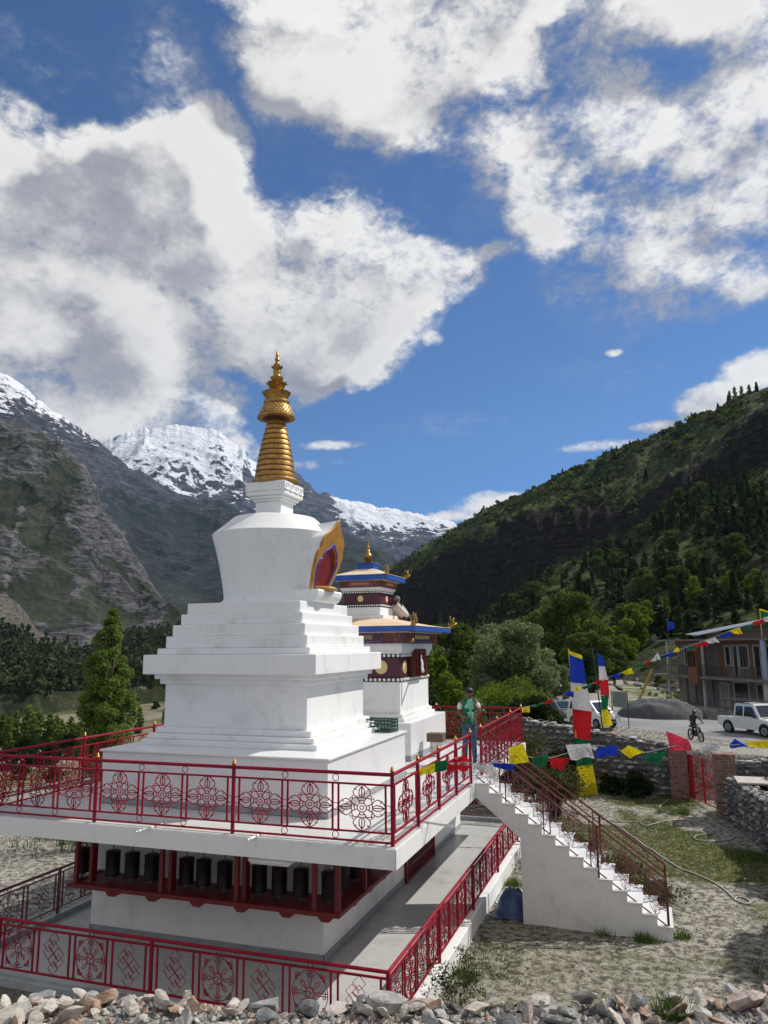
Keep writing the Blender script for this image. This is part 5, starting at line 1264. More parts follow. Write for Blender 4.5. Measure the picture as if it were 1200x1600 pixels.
for (u0, u1, z0, z1, mt_, nm) in ((2.4, 3.45, -.16, 1.85, M_shut, 'shutter'), (4.5, 5.87, -.16, 2.05, M_shut, 'shutter'), (7.0, 8.0, -.16, 1.8, M_concl, 'shop_panel')):
    bb = B(); hb_(bb, u0, u1, 1.33, 1.395, z0, z1)
    o = bb.out(nm, mt_, house)
    f_ = B()
    for (a, c_, z, w) in ((u0-.09, u0, z0, z1), (u1, u1+.09, z0, z1)): hb_(f_, a, c_, 1.28, 1.396, z, w)
    hb_(f_, u0-.09, u1+.09, 1.28, 1.396, z1+.001, z1+.10); f_.out('shutter_frame', M_conc if nm == 'shutter' else M_frame, o)
def hwin(u0, u1, z0, z1, door=False, nm='window', timber=True, bars=3):
    bb = B(); hb_(bb, u0, u1, 1.34, 1.392, z0, z1); o = bb.out(nm, M_timb if timber else M_glass, house)
    f_ = B()
    for a in (u0-.07, u1): hb_(f_, a, a+.07, 1.26, 1.391, z0, z1)
    hb_(f_, u0-.07, u1+.07, 1.26, 1.391, z1+.001, z1+.08)
    if not door: hb_(f_, u0-.07, u1+.07, 1.24, 1.391, z0-.08, z0-.001)
    f_.out('window_frame', M_frame, o)
    for k in range(bars):
        w = (u1-u0)/bars; g_ = B(); hb_(g_, u0+w*k+.07, u0+w*(k+1)-.07, 1.325, 1.339, z0+.12, z1-.12); g_.out('pane', M_glass, o)
hwin(2.3, 3.0, 3.3, 4.9); hwin(3.3, 4.2, 3.2, 4.9, bars=2); hwin(8.0, 8.6, 3.3, 4.9, bars=1); hwin(9.0, 9.5, 2.45, 4.95, True, 'door', bars=1)
hwin(9.75, 10.8, 3.2, 4.95); hwin(11.5, 12.2, 2.45, 4.95, True, 'door', bars=1); hwin(12.45, 13.7, 3.1, 4.95, bars=3)
hwin(8.8, 10.5, .3, 1.95, timber=False, bars=2); hwin(11.5, 12.2, -.15, 1.95, True, 'door', bars=1); hwin(12.5, 13.7, .2, 1.95, timber=False, bars=2)
hwin(15, 16.5, 3.2, 4.95); hwin(15, 16.5, .3, 1.95, timber=False)
for (u0, u1) in ((.95, 5.25), (6.7, 13.9)):
    bb = B(); hb_(bb, u0, u1, 1.30, 1.392, 5.06, 5.37); bb.out('timber_lintel', M_timb, house)
for (u0, u1) in ((4.35, 5.25), (7.0, 7.85), (10.95, 11.38)):
    bb = B(); hb_(bb, u0, u1, 1.33, 1.392, 2.42, 4.98); bb.out('timber_panel', M_timb, house)
by = B(); hb_(by, 5.35, 6.6, -.55, -.36, 1.75, 4.7); o = by.out('timber_bay', M_timb, house)
for k in range(3):
    g_ = B(); hb_(g_, 5.45+k*.38, 5.72+k*.38, -.57, -.552, 3.2, 4.5); g_.out('pane', M_glass, o)
by = B(); hb_(by, 5.3, 6.65, -.35, -.2, 2.41, 5.2); by.out('bay_back', M_timb, house)
mk = 0
for (u0, u1) in ((-.4, 5.3), (6.7, 14.1)):
    r_ = B(); hb_(r_, u0, u1, -.34, -.30, 3.28, 3.33); hb_(r_, u0, u1, -.34, -.30, 2.50, 2.54)
    k = u0+.05
    while k < u1: hb_(r_, k, k+.035, -.335, -.305, 2.54, 3.28); k += .24
    r_.out('balcony_rail', mat('dark balcony bars', (.04, .038, .036), .5), house)
ex = B(); hb_(ex, 5.3, 6.6, .4, 6, 5.521, 6.0); ex.out('stair_head', M_dark, house)
ub = B(); hb_(ub, 6.6, 15.5, 2.2, 7, 5.521, 5.9); ub.out('upper_wall', m_brick, house)
rs_ = B(); rs_.add([hp(4.7, -.1, 5.98), hp(6.6, -.3, 5.86), hp(16.5, 2.0, 7.35), hp(15.6, 4.2, 7.75), hp(4.7, -.1, 5.94), hp(6.6, -.3, 5.82), hp(16.5, 2.0, 7.31), hp(15.6, 4.2, 7.71)], [(0,1,2,3),(7,6,5,4),(0,4,5,1),(1,5,6,2),(2,6,7,3),(3,7,4,0)]); rs_.out('tin_roof', M_rooft, house)
wl_ = B(); wl_.add([hp(6.6, .6, 5.53), hp(15.5, 2.8, 5.53), hp(15.5, 2.8, 7.2), hp(6.6, .6, 5.83), hp(6.6, .7, 5.53), hp(15.5, 2.9, 5.53), hp(15.5, 2.9, 7.2), hp(6.6, .7, 5.83)], [(0,1,2,3),(7,6,5,4),(0,4,5,1),(1,5,6,2),(2,6,7,3),(3,7,4,0)]); wl_.out('gable_wall', m_brick, house)
bw = B(); hb_(bw, 5.7, 16, 8.99, 9.4, 4, 7.6); o = bw.out('retaining_wall', mat('grey block masonry', (.10, .095, .09), .9, var=(.17, .16, .15), vscale=2, bump=.8, bscale=5), None); tag(o, 'grey block retaining wall on the slope above the house roof', 'wall')
# ------------------------------------------------------------------ vehicles
M_tyre = mat('black tyre rubber', (.015, .015, .016), .8); M_rim = mat('silver wheel rim', (.35, .35, .36), .3, .8)
M_cwhite = mat('white car paint', (.72, .72, .70), .25, coat=.6); M_cgrey = mat('grey car paint', (.16, .165, .17), .3, .3, coat=.6); M_cglass = mat('car window glass', (.02, .028, .032), .05, coat=.5)
M_lamp = mat('headlamp glass', (.6, .62, .64), .08, .2); M_bump = mat('dark bumper plastic', (.03, .03, .032), .6); M_tail = mat('red tail lamp', (.35, .01, .01), .2)
M_plate = mat('yellow number plate', (.60, .42, .04), .5)
def car(name, loc, rz, label, cat, paint, prof, cab, W_, wr, wx, glass_rows, pickup=False):
    """prof: lower body side outline (x,z); cab: greenhouse outline; x forward"""
    t = thing(name, loc, label, cat, rz=rz)
    def o(bb, nm, mt_, par=t, sm=False): return bb.out(nm, mt_, par, smooth=sm, world=False)
    bb = B(); h = W_/2; ch = .06; n_ = len(prof)
    zc = [p[1] for p in prof]; zt = max(zc)
    def ring(y, inset): return [(x*(1-inset*.02), y, z-(.03*inset if z > zt-.2 else -.0)) for x, z in prof]
    rs_ = [ring(-h+ch, 1), ring(-h, 0), ring(h, 0), ring(h-ch, 1)]
    rs_ = [[(x, -h+.09, z+.0) for x, z in prof], [(x, -h, z-(.05 if z > .75 else 0)) for x, z in prof], [(x, h, z-(.05 if z > .75 else 0)) for x, z in prof], [(x, h-.09, z) for x, z in prof]]
    vs = [p for r_ in rs_ for p in r_]; fs = []
    for k in range(3):
        for i in range(n_): j = (i+1) % n_; fs.append((k*n_+i, k*n_+j, (k+1)*n_+j, (k+1)*n_+i))
    fs.append(tuple(reversed(range(n_)))); fs.append(tuple(3*n_+i for i in range(n_)))
    # close the chamfer rims
    bb.add(vs, fs[:-2]); bb.add([rs_[0][i] for i in range(n_)], [tuple(reversed(range(n_)))]); bb.add([rs_[3][i] for i in range(n_)], [tuple(range(n_))])
    bb.add([(x, -h, z-(.05 if z > .75 else 0)) for x, z in prof], [tuple(reversed(range(n_)))]); bb.add([(x, h, z-(.05 if z > .75 else 0)) for x, z in prof], [tuple(range(n_))])
    body = o(bb, 'body', paint)
    tf = .80; zb = min(z for x, z in cab); zt2 = max(z for x, z in cab)
    def cy_(z, sd): return sd*(h-.07-(1-tf)*h*(z-zb)/(zt2-zb)*.9)
    gb_ = B(); m_ = len(cab)
    gb_.add([(x, cy_(z, -1), z) for x, z in cab]+[(x, cy_(z, 1), z) for x, z in cab], [tuple(reversed(range(m_))), tuple(range(m_, 2*m_))]+[(i, (i+1) % m_, (i+1) % m_+m_, i+m_) for i in range(m_)])
    o(gb_, 'cabin', paint)
    def side_glass(q, nm):
        for sd in (-1, 1):
            g_ = B(); P = [(x, cy_(z, sd)+sd*.008, z) for x, z in q]; P2 = [(x, cy_(z, sd)-sd*.01, z) for x, z in q]
            k = len(q); g_.add(P+P2, [tuple(range(k)), tuple(reversed(range(k, 2*k)))]+[(i, i+k, (i+1) % k+k, (i+1) % k) for i in range(k)]); o(g_, nm, M_cglass)
    for q in glass_rows['side']: side_glass(q, 'side_window')
    for nm in ('windscreen', 'rear_window'):
        if nm in glass_rows:
            (xa, za), (xb, zb_) = glass_rows[nm]; nx, nz = (zb_-za), -(xb-xa); l_ = math.hypot(nx, nz); sg_ = 1 if nm == 'windscreen' else -1
            nx, nz = nx/l_, nz/l_
            if nz < 0: nx, nz = -nx, -nz
            if nm == 'rear_window' and nx > 0: nx = -nx
            g_ = B(); e = .012; P = [(xa+nx*e, cy_(za, -1)+.09, za+nz*e), (xa+nx*e, cy_(za, 1)-.09, za+nz*e), (xb+nx*e, cy_(zb_, 1)-.08, zb_+nz*e), (xb+nx*e, cy_(zb_, -1)+.08, zb_+nz*e)]
            P2 = [(p[0]-nx*.03, p[1], p[2]-nz*.03) for p in P]; g_.add(P+P2, [(0, 1, 2, 3), (7, 6, 5, 4), (0, 4, 5, 1), (1, 5, 6, 2), (2, 6, 7, 3), (3, 7, 4, 0)]); o(g_, nm, M_cglass)
    for x in wx:
        for sd in (-1, 1):
            # dark arch, then tyre and rim
            a_ = B(); n2 = 16; P = [(x+(wr+.07)*math.cos(math.pi*i/n2), sd*(h+.004), wr+(wr+.07)*math.sin(math.pi*i/n2)) for i in range(n2+1)]+[(x-(wr+.07), sd*(h+.004), .3), (x+(wr+.07), sd*(h+.004), .3)]
            a_.add(P, [tuple(range(len(P)))]); o(a_, 'wheel_arch', M_bump)
            w_ = B(); w_.lathe(0, 0, [(wr*.62, -.09), (wr*.95, -.10), (wr, -.07), (wr, .07), (wr*.95, .10), (wr*.62, .09)], 24)
            w_.v = [(x+p[0], sd*(h-.06)+p[2], wr+p[1]) for p in w_.v]; wh = o(w_, 'wheel', M_tyre, sm='auto')
            r_ = B(); r_.lathe(0, 0, [(wr*.60, .0), (wr*.60, .075), (wr*.5, .085), (wr*.2, .06), (wr*.15, .09), (.01, .09)], 16); r_.v = [(x+p[0], sd*(h-.06)+sd*p[2]*1.25, wr+p[1]) for p in r_.v]; o(r_, 'rim', M_rim, wh, sm='auto')
    return t, o, body
# white double cab pick-up
prof = [(-2.30, .48), (-2.30, 1.02), (-.95, 1.05), (-.9, 1.06), (.95, 1.06), (1.0, 1.10), (2.05, 1.02), (2.22, .95), (2.30, .80), (2.32, .45), (1.95, .38), (-2.0, .40)]
cab = [(-1.0, 1.05), (-.98, 1.78), (-.80, 1.86), (.42, 1.86), (.55, 1.82), (1.08, 1.08)]
side = [[(-.88, 1.12), (-.86, 1.68), (-.30, 1.70), (-.28, 1.12)], [(-.18, 1.12), (-.18, 1.70), (.42, 1.70), (.86, 1.12)]]
t, o, body = car('pickup_truck', (6.05, 51.4, RZ0+.01), math.atan2(-.80, .60), 'white double cab pick-up parked by the concrete house with a rack over its bed', 'pick-up truck', M_cwhite, prof, cab, 1.75, .38, (-1.45, 1.42), dict(side=side, windscreen=((1.04, 1.16), (.60, 1.77))))
b2 = B(); b2.box(2.325, -.80, .40, 2.42, .80, .62); o(b2, 'front_bumper', M_cwhite); b2 = B(); b2.box(2.31, -.55, .70, 2.335, .55, .92); o(b2, 'grille', M_bump)
for k in range(6): b2 = B(); b2.box(2.336, -.50+k*.18, .71, 2.350, -.42+k*.18, .91); o(b2, 'grille_slat', M_cwhite)
for sd in (-1, 1): b2 = B(); b2.box(2.24, sd*.70-.12, .74, 2.335, sd*.70+.12, .93); o(b2, 'headlight', M_lamp); b2 = B(); b2.sphere((2.425, sd*.55, .50), .07, 8, 6); o(b2, 'fog_lamp', M_lamp); b2 = B(); b2.box(.80, sd*.88-.04, 1.10, .90, sd*1.02+.04*sd, 1.28); o(b2, 'mirror', M_bump)
b2 = B(); b2.box(2.425, -.25, .42, 2.44, .25, .53); o(b2, 'number_plate', M_plate)
rk = B()
for sd in (-.80, .80):
    for z in (1.25, 1.55, 1.9, 2.02): rk.tube([(-2.25, sd, z), (-1.0 if z < 1.8 else .4, sd, z)], .022, 5)
    for x in (-2.25, -1.6, -1.05): rk.tube([(x, sd, 1.0), (x, sd, 2.02)], .022, 5)
for x in (-2.25, -1.6, -1.05, -.4, .3): rk.tube([(x, -.8, 2.02), (x, .8, 2.02)], .022, 5)
for z in (1.25, 1.55, 1.9): rk.tube([(-2.25, -.8, z), (-2.25, .8, z)], .022, 5)
o(rk, 'cargo_rack', M_bump)
hprof = [(-1.70, .42), (-1.74, .80), (-1.66, .96), (.95, .96), (1.05, .95), (1.55, .82), (1.72, .66), (1.74, .38), (1.4, .30), (-1.4, .30)]
hcab = [(-1.64, .95), (-1.42, 1.42), (-1.15, 1.50), (.10, 1.50), (.30, 1.44), (1.05, .94)]
hside = [[(-1.30, 1.02), (-1.14, 1.38), (-.55, 1.40), (-.52, 1.02)], [(-.44, 1.02), (-.46, 1.40), (.14, 1.38), (.70, 1.02)]]
def small_car(loc, rz, label, paint):
    t, o, body = car('hatchback', loc, rz, label, 'car', paint, hprof, hcab, 1.52, .28, (-1.12, 1.12), dict(side=hside, windscreen=((1.0, 1.0), (.36, 1.41)), rear_window=((-1.60, 1.05), (-1.44, 1.40))))
    for sd in (-1, 1): b2 = B(); b2.box(1.60, sd*.58-.12, .64, 1.76, sd*.58+.12, .80); o(b2, 'headlight', M_lamp); b2 = B(); b2.box(-1.78, sd*.62-.07, .75, -1.70, sd*.62+.07, 1.0); o(b2, 'tail_light', M_tail); b2 = B(); b2.box(.60, sd*.78-.05, .98, .68, sd*.90+.03*sd, 1.10); o(b2, 'mirror', M_bump)
    b2 = B(); b2.box(1.745, -.40, .42, 1.765, .40, .56); o(b2, 'grille', M_bump); b2 = B(); b2.box(1.77, -.22, .36, 1.782, .22, .46); o(b2, 'number_plate', M_plate)
small_car((-6.3, 57.3, RZ0), math.atan2(-.75, .66), 'grey hatchback parked on the road verge left of the tall flag banner', M_cgrey)
small_car((-9.4, 82.5, RZ0), math.atan2(-.97, .22), 'white car coming down the road in the distance beside the trees', M_cwhite)
vprof = [(-1.78, .42), (-1.82, .80), (-1.78, 1.0), (1.05, 1.0), (1.62, .86), (1.80, .70), (1.82, .38), (1.4, .30), (-1.4, .30)]
vcab = [(-1.77, .99), (-1.70, 1.60), (-1.50, 1.72), (.25, 1.72), (.45, 1.66), (1.25, .98)]
vside = [[(-1.55, 1.08), (-1.50, 1.55), (-.95, 1.58), (-.92, 1.08)], [(-.82, 1.08), (-.82, 1.58), (-.25, 1.58), (-.22, 1.08)], [(-.12, 1.08), (-.12, 1.58), (.30, 1.56), (.88, 1.08)]]
t, o, body = car('minivan', (-3.75, 54.3, RZ0), math.atan2(-.70, .71), 'white minivan parked behind the tall flag banners', 'minivan', M_cwhite, vprof, vcab, 1.5, .28, (-1.15, 1.15), dict(side=vside, windscreen=((1.20, 1.04), (.52, 1.62)), rear_window=((-1.76, 1.12), (-1.71, 1.55))))
for sd in (-1, 1): b2 = B(); b2.box(1.66, sd*.56-.13, .66, 1.83, sd*.56+.13, .84); o(b2, 'headlight', M_lamp)
b2 = B(); b2.box(1.825, -.35, .42, 1.84, .35, .58); o(b2, 'grille', M_bump)
# motorcycle
mc = thing('motorcycle', (2.35, 47.6, RZ0+.0), 'black motorcycle carrying a rider on the road beyond the red gate', 'motorcycle', rz=math.atan2(-.9, .35))
M_blk = mat('black enamel', (.012, .012, .013), .3, coat=.4)
for x, nm in ((-.65, 'rear_wheel'), (.68, 'front_wheel')):
    w_ = B(); w_.tube([(x+.29*math.cos(a), 0, .31+.29*math.sin(a)) for a in [i*math.pi/10 for i in range(20)]], .045, 8, closed=True); wh = w_.out(nm, M_tyre, mc, world=False, smooth=True)
    r_ = B()
    for k in range(5): a = k*1.2566; r_.tube([(x, 0, .31), (x+.25*math.cos(a), 0, .31+.25*math.sin(a))], .018, 5)
    r_.out('rim', M_rim, wh, world=False)
bb = B(); bb.tube([(.68, .09, .31), (.48, .09, .75), (.42, .07, .95)], .025, 6); bb.tube([(.68, -.09, .31), (.48, -.09, .75), (.42, -.07, .95)], .025, 6); bb.out('fork', M_rim, mc, world=False)
bb = B(); bb.tube([(.42, -.33, 1.02), (.46, -.1, .98), (.46, .1, .98), (.42, .33, 1.02)], .018, 6); bb.out('handlebar', M_blk, mc, world=False)
bb = B(); bb.sphere((.22, 0, .80), .22, 12, 8, (1.1, .6, .62)); bb.out('fuel_tank', M_blk, mc, world=False, smooth=True)
bb = B(); bb.bev(-.62, -.12, .72, .08, .12, .82, .03); bb.out('seat', M_blk, mc, world=False)
bb = B(); bb.bev(-.12, -.14, .28, .28, .14, .62, .05); bb.tube([(.0, 0, .6), (-.65, .0, .31)], .035, 6); bb.tube([(.15, 0, .6), (.45, 0, .9)], .03, 6); bb.out('engine', M_bump, mc, world=False)
bb = B(); bb.sphere((.56, 0, .86), .09, 10, 8, (.8, 1, 1)); bb.out('headlight', M_lamp, mc, world=False, smooth=True)
# ------------------------------------------------------------------ prayer flags
def cloth_mat(name, col, trans=.35, ink=True):
    m = bpy.data.materials.new(name); m.use_nodes = True; n = NT(m.node_tree); b = n.n['Principled BSDF']
    uv = n.node('ShaderNodeUVMap').outputs[0]
    c = n.mix(n.mr(n.noise(n.node('ShaderNodeNewGeometry').outputs['Position'], 22, 5, .6), .35, .7), col, [v*.72 for v in col])
    if ink:
        # printed prayer text: rows of broken dark strokes inside a margin, with a square emblem in the middle
        w = n.node('ShaderNodeSeparateXYZ'); n.l.new(uv, w.inputs[0]); u_, v_ = w.outputs[0], w.outputs[1]
        rows_ = n.math('GREATER_THAN', n.math('FRACT', n.math('MULTIPLY', v_, 11.)), .55)
        st_ = n.math('GREATER_THAN', n.noise(n.vmath('MULTIPLY', uv, (60, 11, 1)), 1, 2, .5), .50)
        inm = n.math('MULTIPLY', n.math('LESS_THAN', n.math('ABSOLUTE', n.math('SUBTRACT', u_, .5)), .40), n.math('LESS_THAN', n.math('ABSOLUTE', n.math('SUBTRACT', v_, .5)), .40))
        dc = n.vmath('DISTANCE', uv, (.5, .5, 0), out=1)
        em = n.math('LESS_THAN', n.math('ABSOLUTE', n.math('SUBTRACT', dc, .13)), .022)
        k = n.math('MAXIMUM', n.math('MULTIPLY', n.math('MULTIPLY', rows_, st_), n.math('GREATER_THAN', dc, .19)), em)
        c = n.mix(n.math('MULTIPLY', n.math('MULTIPLY', k, inm), .55), c, [v*.12 for v in col])
    n.put(b.inputs['Base Color'], c); b.inputs['Roughness'].default_value = .8
    t = n.node('ShaderNodeBsdfTranslucent'); n.put(t.inputs[0], c); mxs = n.node('ShaderNodeMixShader'); mxs.inputs[0].default_value = trans
    n.l.new(b.outputs[0], mxs.inputs[1]); n.l.new(t.outputs[0], mxs.inputs[2]); n.l.new(mxs.outputs[0], n.n['Material Output'].inputs[0]); return m
FC = {'yellow': (.84, .68, .01), 'green': (.006, .13, .045), 'red': (.60, .01, .018), 'white': (.66, .64, .62), 'blue': (.008, .045, .44), 'pink': (.72, .05, .10)}
FM = {k: cloth_mat(k+' flag cloth', v) for k, v in FC.items()}; FP = {k: cloth_mat(k+' banner cloth', v, .3, False) for k, v in FC.items()}
FP['yellow'] = FM['yellow']
def cloth(q, amp, seed, out_v, nu=14, nv_=12, folds=2.5):
    """wind-blown sheet through four corners (top left, top right, bottom right, bottom left)"""
    a, b_, c_, d = [Vector(p) for p in q]; rn = random.Random(seed); ph = rn.uniform(0, 6); ph2 = rn.uniform(0, 6); vs = []; uvs = []
    for j in range(nv_):
        v = j/(nv_-1)
        for i in range(nu):
            u = i/(nu-1); p = (a*(1-u)+b_*u)*(1-v)+(d*(1-u)+c_*u)*v
            w = amp*(math.sin(u*folds*math.pi*2+ph+v*2.2)*(.3+v)+.6*math.sin(v*folds*4+ph2+u*3))*(.25+.75*v)
            p = p+Vector(out_v)*w+Vector((0, 0, 1))*(.35*amp*math.sin(u*folds*5+ph2)*v); vs.append(p); uvs.append((u, 1-v))
    return vs, [(j*nu+i, j*nu+i+1, (j+1)*nu+i+1, (j+1)*nu+i) for j in range(nv_-1) for i in range(nu-1)], uvs
def cloth_obj(name, q, m_, parent, amp, seed, out_v=(-.3, 1, .1), label=None, folds=1.2):
    vs, fs, uvs = cloth(q, amp, seed, out_v, folds=folds); bb = B(); bb.add(vs, fs); o = bb.out(name, m_, parent, smooth=True, label=label)
    ul = o.data.uv_layers.new(name='UVMap')
    for l in o.data.loops: ul.data[l.index].uv = uvs[l.vertex_index]
    return o
FLAGS_NEAR = [
  ('yellow', [(-3.62, 11.65, 3.26), (-3.24, 11.76, 3.41), (-3.24, 11.76, 3.28), (-3.48, 11.69, 3.22)]),
  ('green', [(-3.35, 11.89, 3.39), (-3.08, 11.96, 3.44), (-3.1, 11.95, 3.28), (-3.32, 11.9, 3.24)]),
  ('red', [(-3.14, 12.1, 3.37), (-2.76, 12.19, 3.39), (-2.86, 12.17, 3.49), (-3.06, 12.12, 3.43)]),
  ('red', [(-3.14, 12.1, 3.35), (-2.78, 12.19, 3.33), (-2.82, 12.18, 3.26), (-3.13, 12.1, 3.23)]),
  ('white', [(-2.8, 12.34, 3.31), (-2.45, 12.41, 3.33), (-2.38, 12.42, 3.1), (-2.64, 12.37, 3.21)]),
  ('blue', [(-2.52, 12.55, 3.33), (-2.14, 12.62, 3.32), (-2.16, 12.62, 3.21), (-2.48, 12.56, 3.26)]),
  ('yellow', [(-2.25, 12.75, 3.55), (-2.01, 12.79, 3.62), (-1.93, 12.81, 3.33), (-2.25, 12.75, 3.28)]),
  ('green', [(-1.91, 12.91, 3.4), (-1.62, 12.95, 3.43), (-1.71, 12.94, 3.23), (-1.87, 12.91, 3.28)]),
  ('red', [(-1.64, 13.05, 3.38), (-1.28, 13.09, 3.38), (-1.46, 13.07, 3.18), (-1.6, 13.05, 3.23)]),
  ('white', [(-1.37, 13.13, 3.58), (-0.97, 13.16, 3.61), (-0.93, 13.17, 3.39), (-1.29, 13.14, 3.35)]),
  ('white', [(-1.02, 13.21, 3.58), (-0.86, 13.22, 3.55), (-0.9, 13.22, 3.49), (-0.96, 13.21, 3.52)]),
  ('blue', [(-0.91, 13.32, 3.52), (-0.58, 13.34, 3.58), (-0.54, 13.34, 3.42), (-0.9, 13.32, 3.36)]),
  ('yellow', [(-0.52, 13.49, 3.46), (-0.38, 13.49, 3.56), (-0.14, 13.5, 3.47), (-0.37, 13.49, 3.36)]),
  ('green', [(-0.14, 13.65, 3.41), (0.23, 13.65, 3.47), (0.04, 13.65, 3.24), (-0.12, 13.65, 3.31)]),
  ('pink', [(0.22, 14.0, 3.76), (0.57, 13.99, 3.62), (0.63, 13.99, 3.46), (0.28, 14.0, 3.42)]),
  ('white', [(0.71, 14.38, 3.54), (1.08, 14.36, 3.57), (1.08, 14.36, 3.36), (0.75, 14.38, 3.45)]),
  ('blue', [(1.24, 14.55, 3.49), (1.34, 14.54, 3.6), (1.53, 14.52, 3.48), (1.26, 14.55, 3.44)]),
  ('yellow', [(1.51, 14.72, 3.54), (1.99, 14.67, 3.59), (1.97, 14.67, 3.45), (1.58, 14.71, 3.44)]),
]
FLAGS_FAR = [
  ('yellow', [(-3.41, 21.63, 3.47), (-3.18, 21.67, 3.53), (-3.19, 21.67, 3.35), (-3.4, 21.63, 3.35)]),
  ('green', [(-3.15, 21.72, 3.54), (-2.8, 21.77, 3.61), (-2.84, 21.77, 3.54), (-3.12, 21.73, 3.47)]),
  ('red', [(-2.81, 21.82, 3.62), (-2.56, 21.85, 3.71), (-2.6, 21.85, 3.59), (-2.77, 21.82, 3.57)]),
  ('white', [(-2.46, 21.91, 3.78), (-2.28, 21.93, 3.78), (-2.32, 21.93, 3.68), (-2.43, 21.92, 3.71)]),
  ('blue', [(-2.28, 21.98, 3.87), (-2.0, 22.01, 3.92), (-2.01, 22.01, 3.75), (-2.18, 21.99, 3.78)]),
  ('yellow', [(-2.01, 22.11, 3.95), (-1.86, 22.12, 4.07), (-1.8, 22.13, 3.97), (-1.94, 22.11, 3.91)]),
  ('green', [(-1.8, 22.18, 4.02), (-1.52, 22.2, 4.11), (-1.53, 22.2, 4.0), (-1.74, 22.18, 3.97)]),
  ('red', [(-1.52, 22.3, 4.14), (-1.24, 22.32, 4.23), (-1.28, 22.31, 4.12), (-1.46, 22.3, 4.1)]),
  ('blue', [(-1.03, 22.48, 4.34), (-0.72, 22.49, 4.4), (-0.77, 22.49, 4.2), (-0.9, 22.48, 4.26)]),
  ('yellow', [(-0.72, 22.59, 4.41), (-0.44, 22.6, 4.55), (-0.36, 22.6, 4.38), (-0.59, 22.59, 4.36)]),
  ('green', [(-0.41, 22.7, 4.55), (-0.09, 22.7, 4.69), (-0.13, 22.7, 4.59), (-0.34, 22.7, 4.53)]),
  ('red', [(-0.11, 22.75, 4.64), (0.09, 22.75, 4.78), (0.08, 22.75, 4.67), (-0.06, 22.75, 4.62)]),
  ('white', [(0.09, 22.8, 4.71), (0.31, 22.8, 4.97), (0.36, 22.8, 4.78), (0.19, 22.8, 4.73)]),
  ('blue', [(0.4, 22.9, 4.87), (0.72, 22.89, 4.99), (0.71, 22.89, 4.83), (0.5, 22.89, 4.83)]),
  ('yellow', [(0.69, 22.99, 4.97), (0.83, 22.98, 5.11), (0.93, 22.98, 5.02), (0.79, 22.99, 4.95)]),
  ('green', [(1.0, 23.03, 5.08), (1.26, 23.02, 5.16), (1.23, 23.02, 4.98), (1.07, 23.03, 5.06)]),
  ('red', [(1.28, 23.06, 5.18), (1.65, 23.04, 5.26), (1.61, 23.04, 5.12), (1.37, 23.06, 5.13)]),
  ('white', [(1.56, 23.15, 5.27), (1.86, 23.13, 5.37), (1.95, 23.12, 5.23), (1.69, 23.14, 5.21)]),
  ('blue', [(1.89, 23.17, 5.42), (2.27, 23.14, 5.51), (2.29, 23.14, 5.38), (2.0, 23.16, 5.37)]),
  ('yellow', [(2.21, 23.19, 5.54), (2.51, 23.16, 5.63), (2.58, 23.16, 5.45), (2.37, 23.18, 5.47)]),
  ('green', [(2.56, 23.26, 5.66), (2.85, 23.23, 5.71), (2.81, 23.23, 5.57), (2.62, 23.25, 5.59)]),
  ('red', [(2.8, 23.28, 5.77), (3.15, 23.24, 5.86), (3.14, 23.24, 5.71), (2.92, 23.27, 5.71)]),
  ('white', [(3.1, 23.29, 5.87), (3.36, 23.26, 5.95), (3.34, 23.26, 5.79), (3.15, 23.29, 5.79)]),
]
BANNER_NEAR = [
  ('yellow', [(-2.64, 28.08, 4.98), (-2.2, 28.11, 4.82), (-2.17, 28.12, 4.66), (-2.63, 28.08, 4.86)]),
  ('blue', [(-2.63, 28.08, 4.86), (-2.17, 28.12, 4.66), (-2.08, 28.12, 3.81), (-2.65, 28.08, 3.87)]),
  ('white', [(-2.65, 28.08, 3.87), (-2.08, 28.12, 3.81), (-1.96, 28.13, 2.86), (-2.63, 28.08, 2.94)]),
  ('red', [(-2.63, 28.08, 2.94), (-1.96, 28.13, 2.86), (-2.08, 28.12, 1.87), (-2.62, 28.08, 1.95)]),
  ('green', [(-2.62, 28.08, 1.95), (-2.08, 28.12, 1.87), (-2.04, 28.13, 1.05), (-2.6, 28.08, 0.99)]),
  ('yellow', [(-2.6, 28.08, 0.99), (-2.04, 28.13, 1.05), (-1.9, 28.14, 0.08), (-2.59, 28.08, -0.05)]),
]
BANNER_FAR = [
  ('blue', [(-2.06, 34.89, 4.88), (-1.78, 34.9, 4.54), (-1.77, 34.9, 4.24), (-2.04, 34.89, 4.27)]),
  ('white', [(-2.04, 34.89, 4.27), (-1.77, 34.9, 4.24), (-1.67, 34.91, 3.66), (-2.03, 34.89, 3.63)]),
  ('red', [(-2.03, 34.89, 3.63), (-1.67, 34.91, 3.66), (-1.66, 34.91, 3.03), (-2.01, 34.89, 2.97)]),
  ('green', [(-2.01, 34.89, 2.97), (-1.66, 34.91, 3.03), (-1.75, 34.91, 2.41), (-2.02, 34.89, 2.38)]),
  ('yellow', [(-2.02, 34.89, 2.38), (-1.75, 34.91, 2.41), (-1.6, 34.91, 1.73), (-2.0, 34.89, 1.67)]),
]
